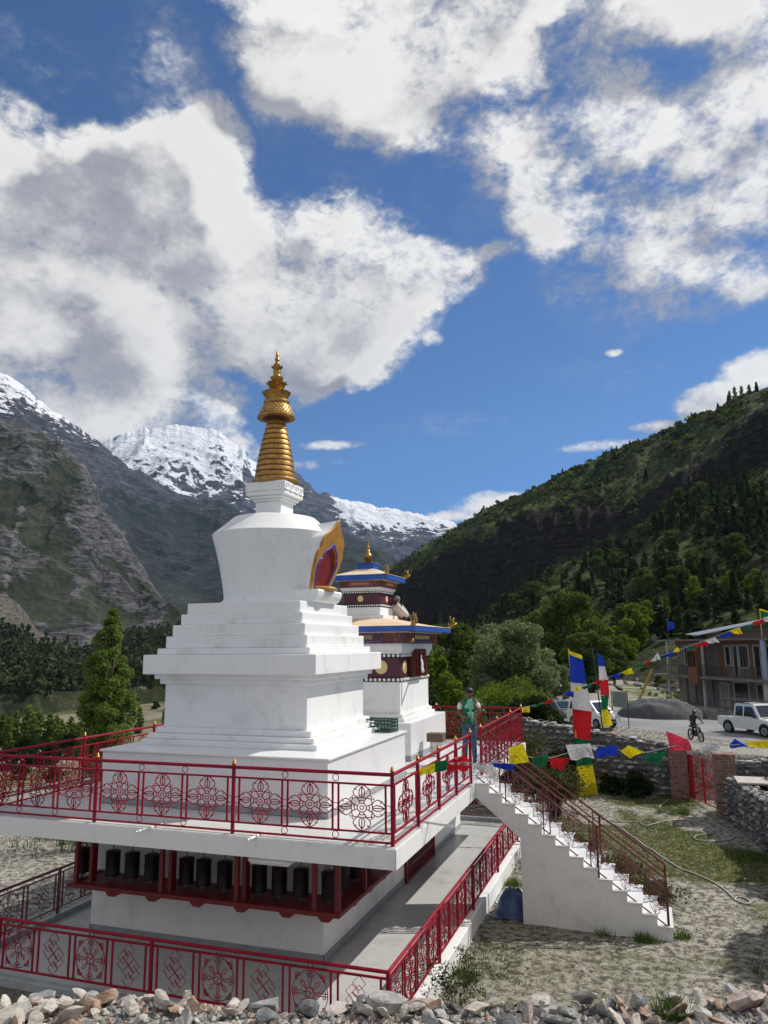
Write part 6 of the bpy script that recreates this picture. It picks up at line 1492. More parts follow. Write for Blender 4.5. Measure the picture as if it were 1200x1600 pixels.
BANNER_TINY =  [('blue', [(-15.61, 68.24, 3.69), (-15.39, 68.29, 3.51), (-15.4, 68.29, 3.17), (-15.57, 68.25, 3.17)]), ('red', [(-15.57, 68.25, 3.17), (-15.4, 68.29, 3.17), (-15.35, 68.3, 2.83), (-15.57, 68.25, 2.83)]), ('green', [(-15.57, 68.25, 2.83), (-15.35, 68.3, 2.83), (-15.36, 68.29, 2.48), (-15.53, 68.26, 2.48)]), ('yellow', [(-15.53, 68.26, 2.48), (-15.36, 68.29, 2.48), (-15.37, 68.29, 2.08), (-15.54, 68.25, 2.09)])]
CORD_NEAR = [(-3.53, 10.63, 3.44), (-3.62, 11.65, 3.26), (-3.12, 12.11, 3.37), (-2.51, 12.5, 3.33), (-2.2, 12.76, 3.43), (-1.63, 13.0, 3.38), (-0.95, 13.22, 3.57), (-0.52, 13.49, 3.48), (-0.14, 13.6, 3.44), (0.24, 13.9, 3.5), (0.73, 14.28, 3.55), (1.23, 14.45, 3.5), (2.01, 14.86, 3.56)]
CORD_FAR = [(-3.45, 21.58, 3.48), (-2.81, 21.82, 3.61), (-2.01, 22.11, 3.93), (-1.25, 22.37, 4.21), (-0.37, 22.7, 4.55), (0.41, 22.9, 4.88), (1.28, 23.06, 5.18), (2.21, 23.19, 5.53), (3.1, 23.29, 5.87), (4.31, 23.61, 6.33)]
def flag_string(name, cord, flags, label, seed):
    t = thing(name, cord[0], label, 'prayer flags')
    B().tube(spline(cord, 5), .0065, 4).out('cord', mat('thin white cord', (.5, .5, .48), .7), t)
    for i, (c_, q) in enumerate(flags):
        s_ = (Vector(q[0])-Vector(q[1])).length
        cloth_obj('flag', q, FM[c_], t, .085*s_ if c_ != 'pink' else .05, seed+i, label=f'{c_} prayer flag')
    return t
flag_string('prayer_flag_string', CORD_NEAR, FLAGS_NEAR, 'near string of prayer flags stretched low across the stairs and the yard', 5)
flag_string('prayer_flag_string', CORD_FAR, FLAGS_FAR, 'string of small prayer flags rising to the right in front of the house', 55)
def banner(name, base, top, strips, label, mp, r_, seed, parts=True):
    t = thing(name, base, label, 'flag pole')
    B().tube([base, top], [r_, r_*.7], 8).out('pole', mp, t, smooth='auto')
    bn = None
    for i, (c_, q) in enumerate(strips):
        o = cloth_obj('banner_strip', q, FP[c_], t, .045, seed+i, label=f'{c_} strip of the banner', folds=.8)
    return t
banner('flag_pole', (-2.50, 28.12, -.02), (-2.66, 28.20, 5.05), BANNER_NEAR, 'tall near pole with a wide five coloured banner in front of the stone wall', mat('yellow pole paint', (.66, .50, .02), .5), .035, 3)
banner('flag_pole', (-1.98, 35.0, gz1(-1.98, 35)), (-2.27, 35.0, 5.05), BANNER_FAR, 'farther pole with a narrow five coloured banner behind the stone wall', mat('dark pole', (.04, .05, .04), .6), .035, 13)
banner('flag_pole', (-15.6, 68.3, gz1(-15.6, 68.3)), (-15.6, 68.3, 3.8), BANNER_TINY, 'small distant banner pole seen between the trees beside the shrine', Msg, .05, 23)
t = thing('roof_flag', (1.87, 69.97, 5.52), 'small blue flag on a thin pole at the left end of the house roof', 'flag')
B().tube([(1.87, 69.97, 5.52), (1.87, 69.97, 7.2)], .025, 6).out('pole', Msg, t)
cloth_obj('flag', [(1.9, 69.95, 7.1), (2.45, 69.95, 6.98), (2.4, 69.95, 6.42), (1.85, 69.95, 6.3)], FP['blue'], t, .06, 3)
t = thing('roof_flag', (8.6, 65.4, 5.52), 'yellow edged green flag standing on the house roof near the right edge', 'flag')
B().tube([(8.6, 65.4, 5.52), (8.62, 65.4, 7.8)], .04, 6).out('pole', mat('yellow flag pole', (.62, .5, .02), .5), t)
cloth_obj('flag', [(8.66, 65.42, 7.72), (9.6, 65.3, 7.3), (9.5, 65.3, 6.35), (8.63, 65.4, 6.45)], FP['green'], t, .05, 5)
cloth_obj('flag_border', [(8.66, 65.40, 7.82), (9.66, 65.28, 7.40), (9.66, 65.28, 7.28), (8.66, 65.4, 7.70)], FP['yellow'], t, .05, 5)
for (z0, z1, y_) in ((5.2, 5.9, 63), (4.4, 4.9, 60.5), (6.2, 7.4, 66)):
    tag(B().tube(spline([(-9, 66, z0-.2), (-3, y_, (z0+z1)/2-.7), (4, y_-5, z1-.6), (14, 46, z1)], 6), .014, 4).out('overhead_wire', Msg, None), 'thin overhead wire sagging above the road', 'wire', 'overhead wires above the road')
# ------------------------------------------------------------------ people
def skin(name, J, E_, m_, parent, sub=2):
    """grow a smooth surface over connected joints: J name -> (x,y,z,r)"""
    ks = list(J); me = bpy.data.meshes.new(name)
    me.from_pydata([J[k][:3] for k in ks], [(ks.index(a), ks.index(b_)) for a, b_ in E_], []); o = bpy.data.objects.new('tmp', me); COL.objects.link(o)
    md = o.modifiers.new('s', 'SKIN'); md.use_smooth_shade = True
    for i, k in enumerate(ks):
        r = J[k][3]; me.skin_vertices[0].data[i].radius = (r, r) if not isinstance(r, tuple) else r
        me.skin_vertices[0].data[i].use_root = (i == 0)
    sb_ = o.modifiers.new('d', 'SUBSURF'); sb_.levels = sub; sb_.render_levels = sub
    dg = bpy.context.evaluated_depsgraph_get(); nm = bpy.data.meshes.new_from_object(o.evaluated_get(dg))
    bpy.data.objects.remove(o); nm.materials.clear(); nm.materials.append(m_); nm.name = name
    nm.polygons.foreach_set('use_smooth', [True]*len(nm.polygons))
    q = bpy.data.objects.new(name, nm); COL.objects.link(q); q.parent = parent; return q
M_skin = mat('brown skin', (.16, .075, .045), .55); M_hair = mat('black hair', (.012, .010, .010), .6)
def hand_joints(J, E_, pre, wrist, d, side, palm, r=.009, curl=.5):
    """palm plus five separate fingers: d = pointing direction, side = direction towards the thumb, palm = direction the palm faces"""
    d, side, palm = Vector(d).normalized(), Vector(side).normalized(), Vector(palm).normalized(); w = Vector(wrist)
    k0 = w+d*.045; J[pre+'palm'] = (*k0, .024); E_.append((pre+'wrist', pre+'palm'))
    for i, (o_, ln) in enumerate(((.028, .072), (.010, .080), (-.009, .074), (-.027, .060))):
        a = w+d*.085+side*o_; J[f'{pre}k{i}'] = (*a, r*1.15); E_.append((pre+'palm', f'{pre}k{i}'))
        b_ = a+(d*math.cos(curl)+palm*math.sin(curl))*ln*.5; J[f'{pre}m{i}'] = (*b_, r); E_.append((f'{pre}k{i}', f'{pre}m{i}'))
        c_ = b_+(d*math.cos(curl*2.2)+palm*math.sin(curl*2.2))*ln*.5; J[f'{pre}t{i}'] = (*c_, r*.8); E_.append((f'{pre}m{i}', f'{pre}t{i}'))
    a = w+d*.03+side*.036+palm*.008; J[pre+'th0'] = (*a, r*1.3); E_.append((pre+'palm', pre+'th0'))
    b_ = a+(d*.6+side*.6+palm*.5).normalized()*.045; J[pre+'th1'] = (*b_, r); E_.append((pre+'th0', pre+'th1'))
def head(parent, c_, fwd, r=.098, mk=None, hair=True, tilt=0.):
    """head with brow, nose, eyes, mouth and ears, as extra geometry merged into one mesh"""
    f = Vector(fwd).normalized(); s = Vector((0, 0, 1)).cross(f).normalized(); u = f.cross(s)
    P = lambda a, b_, c2: Vector(c_)+f*a+s*b_+u*c2
    return P
# man in the green shirt: local frame, facing the camera, feet at z=0
man = thing('person', (-4.12, 18.12, TZ+.004), 'man in green shirt and jeans holding a mint cloth to his mouth by the stairs', 'person', rz=math.atan2(-.6, .9)*0+.05)
# local axes: x = image right (his left), -y = towards the camera
J = dict(pelvis=(0, 0, .93, (.135, .10)), spine=(0, .01, 1.10, (.145, .11)), chest=(.005, .015, 1.27, (.16, .115)), upch=(.01, .0, 1.39, (.13, .09)), neck=(.012, -.02, 1.47, .055), jaw=(.02, -.075, 1.525, .062), skull=(.02, -.05, 1.60, .088), crown=(.02, -.035, 1.655, .062),
 rsh=(-.185, .01, 1.39, .062), rel=(-.255, .02, 1.13, .043), rmid=(-.15, -.10, 1.07, .038), rwrist=(-.02, -.21, 1.06, .026),
 lsh=(.20, .0, 1.38, .06), lel=(.275, -.10, 1.16, .042), lwrist=(.125, -.20, 1.40, .026),
 rhip=(-.09, 0, .86, .092), rkn=(-.105, -.015, .48, .058), rank=(-.12, .02, .09, .042), rtoe=(-.135, -.14, .035, .036),
 lhip=(.09, 0, .86, .092), lkn=(.10, -.02, .48, .058), lank=(.11, .02, .09, .042), ltoe=(.13, -.14, .035, .036))
Ed = [('pelvis','spine'),('spine','chest'),('chest','upch'),('upch','neck'),('neck','jaw'),('jaw','skull'),('skull','crown'),('upch','rsh'),('rsh','rel'),('rel','rmid'),('rmid','rwrist'),('upch','lsh'),('lsh','lel'),('lel','lwrist'),('pelvis','rhip'),('rhip','rkn'),('rkn','rank'),('rank','rtoe'),('pelvis','lhip'),('lhip','lkn'),('lkn','lank'),('lank','ltoe')]
Jb = dict(J); Eb = list(Ed)
hand_joints(Jb, Eb, 'r', J['rwrist'][:3], (1, -.35, .0), (0, 0, 1), (.1, -.9, .2), curl=.75)
hand_joints(Jb, Eb, 'l', J['lwrist'][:3], (-.85, .25, .75), (0, .2, 1), (-.3, .9, -.1), curl=.8)
Jb['nose0'] = (.02, -.132, 1.575, .014); Jb['nose1'] = (.02, -.158, 1.555, .013); Eb += [('skull', 'nose0'), ('nose0', 'nose1')]
for sgn, nm in ((-1, 'a'), (1, 'b')): Jb['ear'+nm] = (.02+sgn*.098, -.03, 1.58, .016); Eb.append(('skull', 'ear'+nm))
body = skin('body', Jb, Eb, M_skin, man)
ey = B()
for sgn in (-1, 1): ey.sphere((.02+sgn*.033, -.131, 1.598), .011, 8, 6)
ey.out('eyes', mat('dark eyes', (.02, .015, .012), .2), man, world=False)
B().tube([(-.005, -.140, 1.522), (.02, -.146, 1.519), (.045, -.140, 1.522)], .007, 6).out('mouth', mat('lips', (.14, .045, .04), .5), man, world=False, smooth=True)
hr = B(); hr.sphere((.02, -.035, 1.648), .106, 16, 10, (1.0, 1.05, .80)); hr.sphere((.02, .005, 1.60), .106, 14, 10, (.98, .85, .95)); hr.out('hair', M_hair, man, world=False, smooth=True)
sh_ = {k: J[k] for k in ('pelvis', 'spine', 'chest', 'upch')}; sh_['pelvis'] = (0, 0, .93, (.158, .122)); sh_['spine'] = (0, .005, 1.10, (.166, .132)); sh_['chest'] = (.005, .012, 1.27, (.178, .134)); sh_['upch'] = (.01, .0, 1.40, (.145, .10)); sh_['hem'] = (0, 0, .88, (.155, .12)); sh_['rs'] = (-.175, .01, 1.395, .078); sh_['ls'] = (.185, 0, 1.39, .078); sh_['col'] = (.012, -.015, 1.455, .064)
skin('shirt', sh_, [('pelvis', 'spine'), ('spine', 'chest'), ('chest', 'upch'), ('upch', 'rs'), ('upch', 'ls'), ('pelvis', 'hem'), ('upch', 'col')], mat('green jersey', (.008, .16, .075), .8, var=(.006, .11, .05), vscale=9), man)
M_slv = mat('white sleeve', (.66, .66, .68), .8)
skin('sleeve', dict(a=(-.18, .01, 1.39, .078), b=(-.215, .015, 1.28, .074), c=(-.238, .018, 1.20, .068)), [('a', 'b'), ('b', 'c')], M_slv, man)
skin('sleeve', dict(a=(.19, 0, 1.385, .076), b=(.228, -.04, 1.28, .070), c=(.248, -.065, 1.225, .064)), [('a', 'b'), ('b', 'c')], M_slv, man)
jn = dict(w=(0, 0, .92, (.150, .115)), rh=(-.088, 0, .84, .104), rk=(-.105, -.015, .48, .076), ra=(-.12, .01, .13, .064), re=(-.12, .01, .075, .066), lh=(.088, 0, .84, .104), lk=(.10, -.02, .48, .076), la=(.11, .01, .13, .064), le=(.11, .01, .075, .066))
skin('jeans', jn, [('w', 'rh'), ('rh', 'rk'), ('rk', 'ra'), ('ra', 're'), ('w', 'lh'), ('lh', 'lk'), ('lk', 'la'), ('la', 'le')], mat('blue denim', (.035, .075, .16), .85, var=(.08, .13, .22), vscale=7), man)
for sgn in (-1, 1): bb = B(); bb.sphere((sgn*.125, -.06, .045), .06, 12, 8, (.85, 2.2, .75)); bb.out('shoe', M_hair, man, world=False, smooth=True)
bb = B(); vs, fs, _ = cloth([(.03, -.20, 1.47), (.13, -.21, 1.45), (.17, -.24, 1.24), (-.07, -.25, 1.27)], .02, 4, (0, -1, 0)); bb.add(vs, fs)
vs, fs, _ = cloth([(.0, -.25, 1.17), (.16, -.27, 1.18), (.14, -.29, .93), (.09, -.28, 1.0)], .025, 9, (0, -1, 0)); bb.add(vs, fs)
vs, fs, _ = cloth([(.03, -.205, 1.44), (.12, -.215, 1.44), (.12, -.26, 1.12), (.05, -.26, 1.12)], .015, 7, (0, -1, 0)); bb.add(vs, fs)
o = bb.out('cloth', mat('mint green cloth', (.25, .62, .46), .8, trans=.25), None, world=False, smooth=True); o.location = man.location; o.rotation_euler = man.rotation_euler; tag(o, 'mint green cloth held to his mouth and belly by the man in green', 'cloth')
# painter lying over the shrine roof, only his head and one white sleeve show
pt_ = thing('person', (-6.5, 20.45, 6.0), 'person in a white long sleeved shirt reaching across the lower shrine roof', 'person')
J = dict(pelvis=(-6.50, 20.75, 6.02, (.15, .12)), spine=(-6.55, 20.55, 6.16, (.15, .12)), chest=(-6.58, 20.30, 6.27, (.155, .12)), upch=(-6.57, 20.10, 6.33, (.12, .09)), neck=(-6.55, 20.02, 6.41, .052), jaw=(-6.49, 19.95, 6.435, .06), skull=(-6.515, 19.97, 6.49, .088), crown=(-6.53, 19.985, 6.54, .06),
 rsh=(-6.53, 19.98, 6.34, .06), rel=(-6.33, 19.90, 6.16, .046), rwrist=(-6.13, 19.84, 6.005, .028), lsh=(-6.72, 20.15, 6.28, .06), lel=(-6.70, 20.3, 6.08, .045), lwrist=(-6.55, 20.15, 6.02, .028), lhand=(-6.47, 20.1, 6.02, .03),
 rhip=(-6.42, 20.85, 5.98, .09), rkn=(-6.15, 20.55, 5.98, .06), rank=(-6.25, 20.95, 5.88, .045), lhip=(-6.6, 20.85, 5.98, .09), lkn=(-6.45, 20.50, 5.97, .06), lank=(-6.5, 20.95, 5.88, .045))
Ed = [('pelvis','spine'),('spine','chest'),('chest','upch'),('upch','neck'),('neck','jaw'),('jaw','skull'),('skull','crown'),('upch','rsh'),('rsh','rel'),('rel','rwrist'),('upch','lsh'),('lsh','lel'),('lel','lwrist'),('lwrist','lhand'),('pelvis','rhip'),('rhip','rkn'),('rkn','rank'),('pelvis','lhip'),('lhip','lkn'),('lkn','lank')]
Jw = {k: (v[0]+6.5, v[1]-20.45, v[2]-6.0, v[3]) for k, v in J.items()}; Jb = dict(Jw); Eb = list(Ed)
hand_joints(Jb, Eb, 'r', Jw['rwrist'][:3], (.8, -.25, -.45), (.1, .2, 1), (-.3, -.8, -.3), curl=.6)
skin('body', Jb, Eb, M_skin, pt_)
M_ps = mat('painter white shirt', (.66, .64, .60), .85, var=(.45, .43, .41), vscale=14)
gr_j = lambda ks, add, mp=None: {k: (Jw[k][0], Jw[k][1], Jw[k][2], (Jw[k][3][0]+add, Jw[k][3][1]+add) if isinstance(Jw[k][3], tuple) else Jw[k][3]+add) for k in ks}
skin('shirt', gr_j(['chest', 'pelvis', 'spine', 'upch', 'rsh', 'rel', 'rwrist', 'lsh', 'lel', 'lwrist'], .018), [('chest', 'spine'), ('spine', 'pelvis'), ('chest', 'upch'), ('upch', 'rsh'), ('rsh', 'rel'), ('rel', 'rwrist'), ('upch', 'lsh'), ('lsh', 'lel'), ('lel', 'lwrist')], M_ps, pt_)
skin('trousers', gr_j(['pelvis', 'rhip', 'rkn', 'rank', 'lhip', 'lkn', 'lank'], .02), [('pelvis', 'rhip'), ('rhip', 'rkn'), ('rkn', 'rank'), ('pelvis', 'lhip'), ('lhip', 'lkn'), ('lkn', 'lank')], M_bump, pt_)
bb = B(); bb.sphere((-.018, -.47, .515), .100, 14, 10, (1, 1, .8)); bb.out('cap', mat('grey cap', (.10, .11, .12), .8, var=(.25, .26, .28), vscale=20), pt_, world=False, smooth=True)
# rider
rd = thing('person', (2.35, 47.6, RZ0), 'dark clothed rider sitting on the black motorcycle', 'person', rz=math.atan2(-.9, .35))
J = dict(pelvis=(-.22, 0, .90, (.13, .15)), spine=(-.17, 0, 1.08, (.13, .16)), chest=(-.10, 0, 1.26, (.13, .18)), upch=(-.06, 0, 1.38, (.09, .13)), neck=(-.03, 0, 1.47, .055), skull=(.0, 0, 1.58, .095), crown=(-.01, 0, 1.64, .08))
Ed = [('pelvis','spine'),('spine','chest'),('chest','upch'),('upch','neck'),('neck','skull'),('skull','crown')]
for sg_, p in ((-1, 'r'), (1, 'l')):
    J.update({p+'sh': (-.06, sg_*.19, 1.37, .065), p+'el': (.12, sg_*.32, 1.16, .05), p+'wr': (.36, sg_*.30, 1.06, .034), p+'ha': (.43, sg_*.30, 1.03, .035), p+'hip': (-.2, sg_*.11, .84, .095), p+'kn': (.18, sg_*.20, .74, .07), p+'an': (.05, sg_*.20, .36, .05), p+'to': (.2, sg_*.20, .31, .045)})
    Ed += [('upch', p+'sh'), (p+'sh', p+'el'), (p+'el', p+'wr'), (p+'wr', p+'ha'), ('pelvis', p+'hip'), (p+'hip', p+'kn'), (p+'kn', p+'an'), (p+'an', p+'to')]
skin('body', J, Ed, mat('black riding clothes', (.018, .018, .020), .7), rd)
bb = B(); bb.sphere((.0, 0, 1.60), .125, 14, 10, (1.1, .95, 1)); bb.out('helmet', M_blk, rd, world=False, smooth=True)
# ------------------------------------------------------------------ trees and plants
def leaf_mat(name, c0, c1, trans=.35):
    m = bpy.data.materials.new(name); m.use_nodes = True; n = NT(m.node_tree); b = n.n['Principled BSDF']
    ge = n.node('ShaderNodeNewGeometry'); oi_ = n.node('ShaderNodeObjectInfo')
    f = n.math('ADD', n.math('MULTIPLY', ge.outputs['Random Per Island'], .7), n.math('MULTIPLY', oi_.outputs['Random'], .3))
    c = n.mix(f, c0, c1); n.put(b.inputs['Base Color'], c); b.inputs['Roughness'].default_value = .8; b.inputs['Specular IOR Level'].default_value = .08
    t = n.node('ShaderNodeBsdfTranslucent'); n.put(t.inputs[0], c); mxs = n.node('ShaderNodeMixShader'); mxs.inputs[0].default_value = trans
    n.l.new(b.outputs[0], mxs.inputs[1]); n.l.new(t.outputs[0], mxs.inputs[2]); n.l.new(mxs.outputs[0], n.n['Material Output'].inputs[0]); return m
LM = dict(poplar=leaf_mat('poplar leaves', (.07, .13, .015), (.30, .38, .10), .45), willow=leaf_mat('silvery willow leaves', (.09, .13, .045), (.28, .33, .16), .42), bright=leaf_mat('bright green leaves', (.07, .13, .012), (.22, .27, .03), .45),
          broad=leaf_mat('broadleaf green', (.04, .075, .014), (.13, .18, .04), .42), dark=leaf_mat('dark green leaves', (.018, .035, .010), (.05, .08, .022)), conifer=leaf_mat('juniper needles', (.018, .035, .016), (.045, .07, .028), .1), olive=leaf_mat('olive scrub leaves', (.05, .06, .018), (.13, .13, .05)))
M_bark = mat('grey brown bark', (.13, .10, .075), .9, var=(.07, .055, .045), vscale=8)
def np_mesh(name, V, Fq, m_, smooth=False):
    me = bpy.data.meshes.new(name); k = Fq.shape[1]
    me.vertices.add(len(V)); me.vertices.foreach_set('co', V.astype(np.float32).ravel()); me.loops.add(Fq.size); me.loops.foreach_set('vertex_index', Fq.astype(np.int32).ravel())
    me.polygons.add(len(Fq)); me.polygons.foreach_set('loop_start', np.arange(len(Fq))*k); me.polygons.foreach_set('loop_total', np.full(len(Fq), k)); me.update(); me.validate()
    me.materials.append(m_); return me
def leaves(P, size, rg, aspect=1.6, droop=0.):
    """one diamond leaf per point in P (n,3)"""
    n_ = len(P); a = rg.normal(size=(n_, 3)); a[:, 2] -= droop; a /= np.linalg.norm(a, axis=1)[:, None]; b_ = rg.normal(size=(n_, 3)); b_ -= a*(a*b_).sum(1)[:, None]; b_ /= np.linalg.norm(b_, axis=1)[:, None]
    s = (size*rg.uniform(.6, 1.35, n_))[:, None]
    V = np.stack([P-a*s*aspect*.5, P+b_*s*.5, P+a*s*aspect*.5, P-b_*s*.5], 1).reshape(-1, 3)
    return V, np.arange(n_*4).reshape(-1, 4)
def clump_points(cl, n_, rg, shell=.55):
    """points in clumps (x,y,z,r), denser near each clump's surface"""
    cl = np.array(cl); w = cl[:, 3]**2; k = rg.choice(len(cl), n_, p=w/w.sum()); d = rg.normal(size=(n_, 3)); d /= np.linalg.norm(d, axis=1)[:, None]
    r = cl[k, 3]*(shell+(1-shell)*rg.uniform(0, 1, n_)**.5)*rg.uniform(.82, 1.12, n_); return cl[k, :3]+d*r[:, None]*np.array([1, 1, .85])
def tree_proto(kind, h, w, n_leaf, leaf, m_, seed, trunk=True, loc=(0, 0, 0), label='', cat='tree', group=None, name='tree', nclump=34, z0=.22, aspect=1.6):
    rg = np.random.default_rng(seed); rn = random.Random(seed); cl = []
    t = thing(name, loc, label, cat, group)
    if kind == 'round':
        for i in range(nclump):
            an = rn.uniform(0, 6.283); f = rn.uniform(0, 1)**.6; z = h*(z0+(.90-z0)*rn.uniform(0, 1)); prof = math.sin(math.pi*min(1, max(.0, (z/h-z0)/(1.05-z0)))**.8)**.6
            r_ = w/2*f*prof*.86; cl.append((r_*math.cos(an), r_*math.sin(an), z, w*rn.uniform(.10, .20)))
    elif kind == 'poplar':
        for i in range(nclump):
            u = (i+.5)/nclump; z = h*(z0+(.99-z0)*u); pr = (math.sin(math.pi*(min(1, .16+u*.84))**1.15)**.75)*w/2; an = rn.uniform(0, 6.283); f = rn.uniform(.1, .85)
            cl.append((pr*f*math.cos(an), pr*f*math.sin(an), z, w*rn.uniform(.09, .17)*(1.15-.65*u)))
    elif kind == 'conifer':
        P = []
        tiers_ = 15
        for i in range(n_leaf):
            u = rg.uniform(0, 1)**.8; k = math.floor(u*tiers_); fr_ = u*tiers_-k; z = h*(.05+.95*u); R_ = w/2*(1-u)**.85*(1.12-.5*fr_)*(.8+.35*math.sin(3*k+seed)); an = rg.uniform(0, 6.283); br_ = .75+.25*math.sin(an*5+k*1.7)
            r_ = R_*br_*rg.uniform(.35, 1)**.6; P.append((r_*math.cos(an), r_*math.sin(an), z-.12*r_))
        V, Fq = leaves(np.array(P), leaf, rg, 2.2, .4)
    if kind != 'conifer':
        P = clump_points(cl, n_leaf, rg, .3 if kind == 'poplar' else .55); V, Fq = leaves(P, leaf, rg, aspect, .25)
    o = bpy.data.objects.new('crown', np_mesh('crown', V, Fq, m_)); COL.objects.link(o); o.parent = t
    if trunk:
        bb = B(); r0 = h*.018+.02; bb.tube([(0, 0, -.4), (.02*h*.2, 0, h*.25), (-.01*h, .01*h, h*.6), (0, 0, h*.92)], [r0*1.3, r0, r0*.6, r0*.15], 7)
        if kind != 'conifer':
            for c_ in cl[::3]:
                zb = max(h*.08, c_[2]*.55); bb.tube([(0, 0, zb), (c_[0]*.5, c_[1]*.5, zb+(c_[2]-zb)*.6), (c_[0], c_[1], c_[2])], [r0*.45, r0*.28, r0*.08], 5)
        bb.out('trunk', M_bark, t, world=False)
    return t
def hit(az_, tan_, hill=False):
    a = math.radians(az_); D = np.geomspace(12, 1500, 900); x, y = D*math.sin(a), D*math.cos(a); z = gz(x, y)
    if az_ > -19: z = np.maximum(z, np.where(D > 70, hill_z(np.full_like(D, az_), D), -1e9))
    k = int(np.argmax(z >= EYE+D*tan_)); return float(x[k]), float(y[k]), float(z[k])
def surf(az_, D):
    a = math.radians(az_); x, y = D*math.sin(a), D*math.cos(a)
    z = gz1(x, y)
    if az_ > -19.5: z = max(z, float(hill_z(np.array([az_]), np.array([D]))[0]))
    return x, y, z
# single trees
x, y = -23.6, 29.3
tree_proto('poplar', 7.0-gz1(x, y), 2.8, 52000, .072, LM['poplar'], 3, loc=(x, y, gz1(x, y)), label='tall pointed poplar in full leaf behind the left railing', nclump=260, z0=.03)
x, y = -7.0, 41.6; z = gz1(x, y)
tree_proto('round', 6.6, 4.6, 30000, .085, LM['willow'], 5, loc=(x, y, z), label='large silvery willow beyond the far railing', nclump=46, z0=.12, aspect=3)
x, y = -6.2, 35.6; z = gz1(x, y)
tree_proto('round', 3.5, 4.3, 17000, .075, LM['bright'], 6, loc=(x, y, z), label='bright green bush in front of the silvery willow', nclump=36, z0=.05, cat='bush', name='bush')
protoA = tree_proto('round', 10, 7, 6500, .30, LM['broad'], 11, label='x', nclump=40)
protoB = tree_proto('round', 10, 6, 6000, .30, LM['bright'], 12, label='x', nclump=30)
protoC = tree_proto('conifer', 10, 4.2, 2600, .55, LM['conifer'], 13, label='x')
protoD = tree_proto('round', 4, 5, 3500, .22, LM['dark'], 14, trunk=False, label='x', cat='bush', name='bush', nclump=24, z0=.0)
protoE = tree_proto('poplar', 10, 4.4, 7000, .28, LM['poplar'], 15, label='x', nclump=110, z0=.04)
protoF = tree_proto('round', 10, 7.5, 6500, .30, LM['willow'], 16, label='x', nclump=36)
protoG = tree_proto('conifer', 9, 5.4, 2400, .6, LM['dark'], 17, label='x')
protoH = tree_proto('round', 3, 3.6, 2600, .17, LM['olive'], 18, trunk=False, label='x', cat='bush', name='bush', nclump=18, z0=.0)
used = {}
rnt = random.Random(21)
def plant(pr, az_, D, s, label, group, sx=1., dz=-.2):
    x, y, z = surf(az_, D)
    if pr.name not in used:
        used[pr.name] = 1; pr.location = (x, y, z+dz); pr.scale = (s*sx, s*sx, s); pr.rotation_euler = (0, 0, rnt.uniform(0, 6)); pr['label'] = label; pr['group'] = group; return pr
    return tree_copy(pr, (x, y, z+dz), rnt.uniform(0, 6.28), (s*sx, s*sx, s), label, group)
GM = 'trees between the shrine and the road'
for (pr, a, D, s, sx, lab) in [
 (protoA, -14.0, 66, .82, 1.0, 'leafy green tree right behind the shrine, beside the tiny banner'), (protoB, -15.6, 58, .58, 1., 'light green tree close to the right corner of the shrine'),
 (protoF, -12.9, 98, .80, 1.1, 'grey green tree above the tiny banner'), (protoF, -11.0, 92, .90, 1.0, 'grey green tree left of the top of the large willow'),
 (protoA, -9.3, 112, .95, 1.1, 'green tree rising just behind the large willow'), (protoB, -12.0, 140, .85, 1., 'light green tree in the row behind the willow, left part'),
 (protoF, -8.2, 74, .62, 1., 'silvery tree filling the gap behind the willow'), (protoA, -5.0, 118, 1.45, .86, 'tallest broad tree standing left of the flag poles, before the dark cliff'),
 (protoA, -6.9, 124, 1.25, 1., 'dark leafy tree left of the tallest broad tree'), (protoF, -6.6, 62, .46, 1., 'low grey green tree beside the road behind the willow'),
 (protoA, -17.4, 74, .65, 1.1, 'dark green tree half hidden by the shrine roof'), (protoB, -13.4, 47, .34, 1.2, 'low light bush-like tree behind the man'),
 (protoB, -3.2, 128, 1.0, 1.1, 'light green tree on the slope just right of the tallest broad tree'), (protoB, -1.6, 140, .95, 1.1, 'yellow green tree on the slope above the far flag banner'),
 (protoA, -3.9, 150, 1.1, 1., 'dark round tree on the slope behind the light green trees'), (protoB, .3, 165, .85, 1., 'yellow green tree above the left end of the house roof'),
 (protoA, -2.3, 112, .72, 1.1, 'leafy tree low on the slope behind the two flag banners'), (protoD, -4.8, 92, 1.2, 1., 'dark bush at the road bend'), (protoA, -4.2, 98, .75, 1.2, 'dark leafy tree overhanging the road bend'),
 (protoB, 3.4, 190, .9, .9, 'yellow green tree high on the slope above the tin roof'), (protoB, 5.6, 205, .85, 1., 'pale green tree on the slope over the right part of the house'), (protoA, -8.9, 165, 1.0, 1.1, 'dark tree deeper in the row behind the willow'), (protoA, -10.5, 185, 1.0, 1.2, 'dark tree farthest back in the row below the cliff'), (protoD, -15.8, 40, .75, 1.1, 'dark bush just beyond the far railing by the shrine')]:
    plant(pr, a, D, s, lab, GM, sx)
for (a, D, s, lab) in [(-11.6, 30.5, .55, 'dark bush behind the far right railing corner'), (-10.0, 31.0, .62, 'dark bush at the left end of the stone wall'), (-8.4, 31.6, .50, 'small dark bush against the stone wall left of the tall banner'), (-12.8, 33, .62, 'dark bush behind the man'), (-6.0, 29.2, .40, 'dark bush in front of the stone wall just left of the tall banner'), (-1.4, 28.6, .26, 'dark bush in the shade at the foot of the stone wall before the gate'), (-14.6, 34, .5, 'dark bush left of the man'), (-6.6, 29.3, .22, 'tuft of green growing at the foot of the stone wall'), (-9.2, 28.6, .40, 'low dark bush below the silvery willow'), (-3.0, 29.0, .2, 'small bush at the base of the stone wall, right of the tall banner')]:
    plant(protoD, a, D, s, lab, 'bushes along the back of the yard')
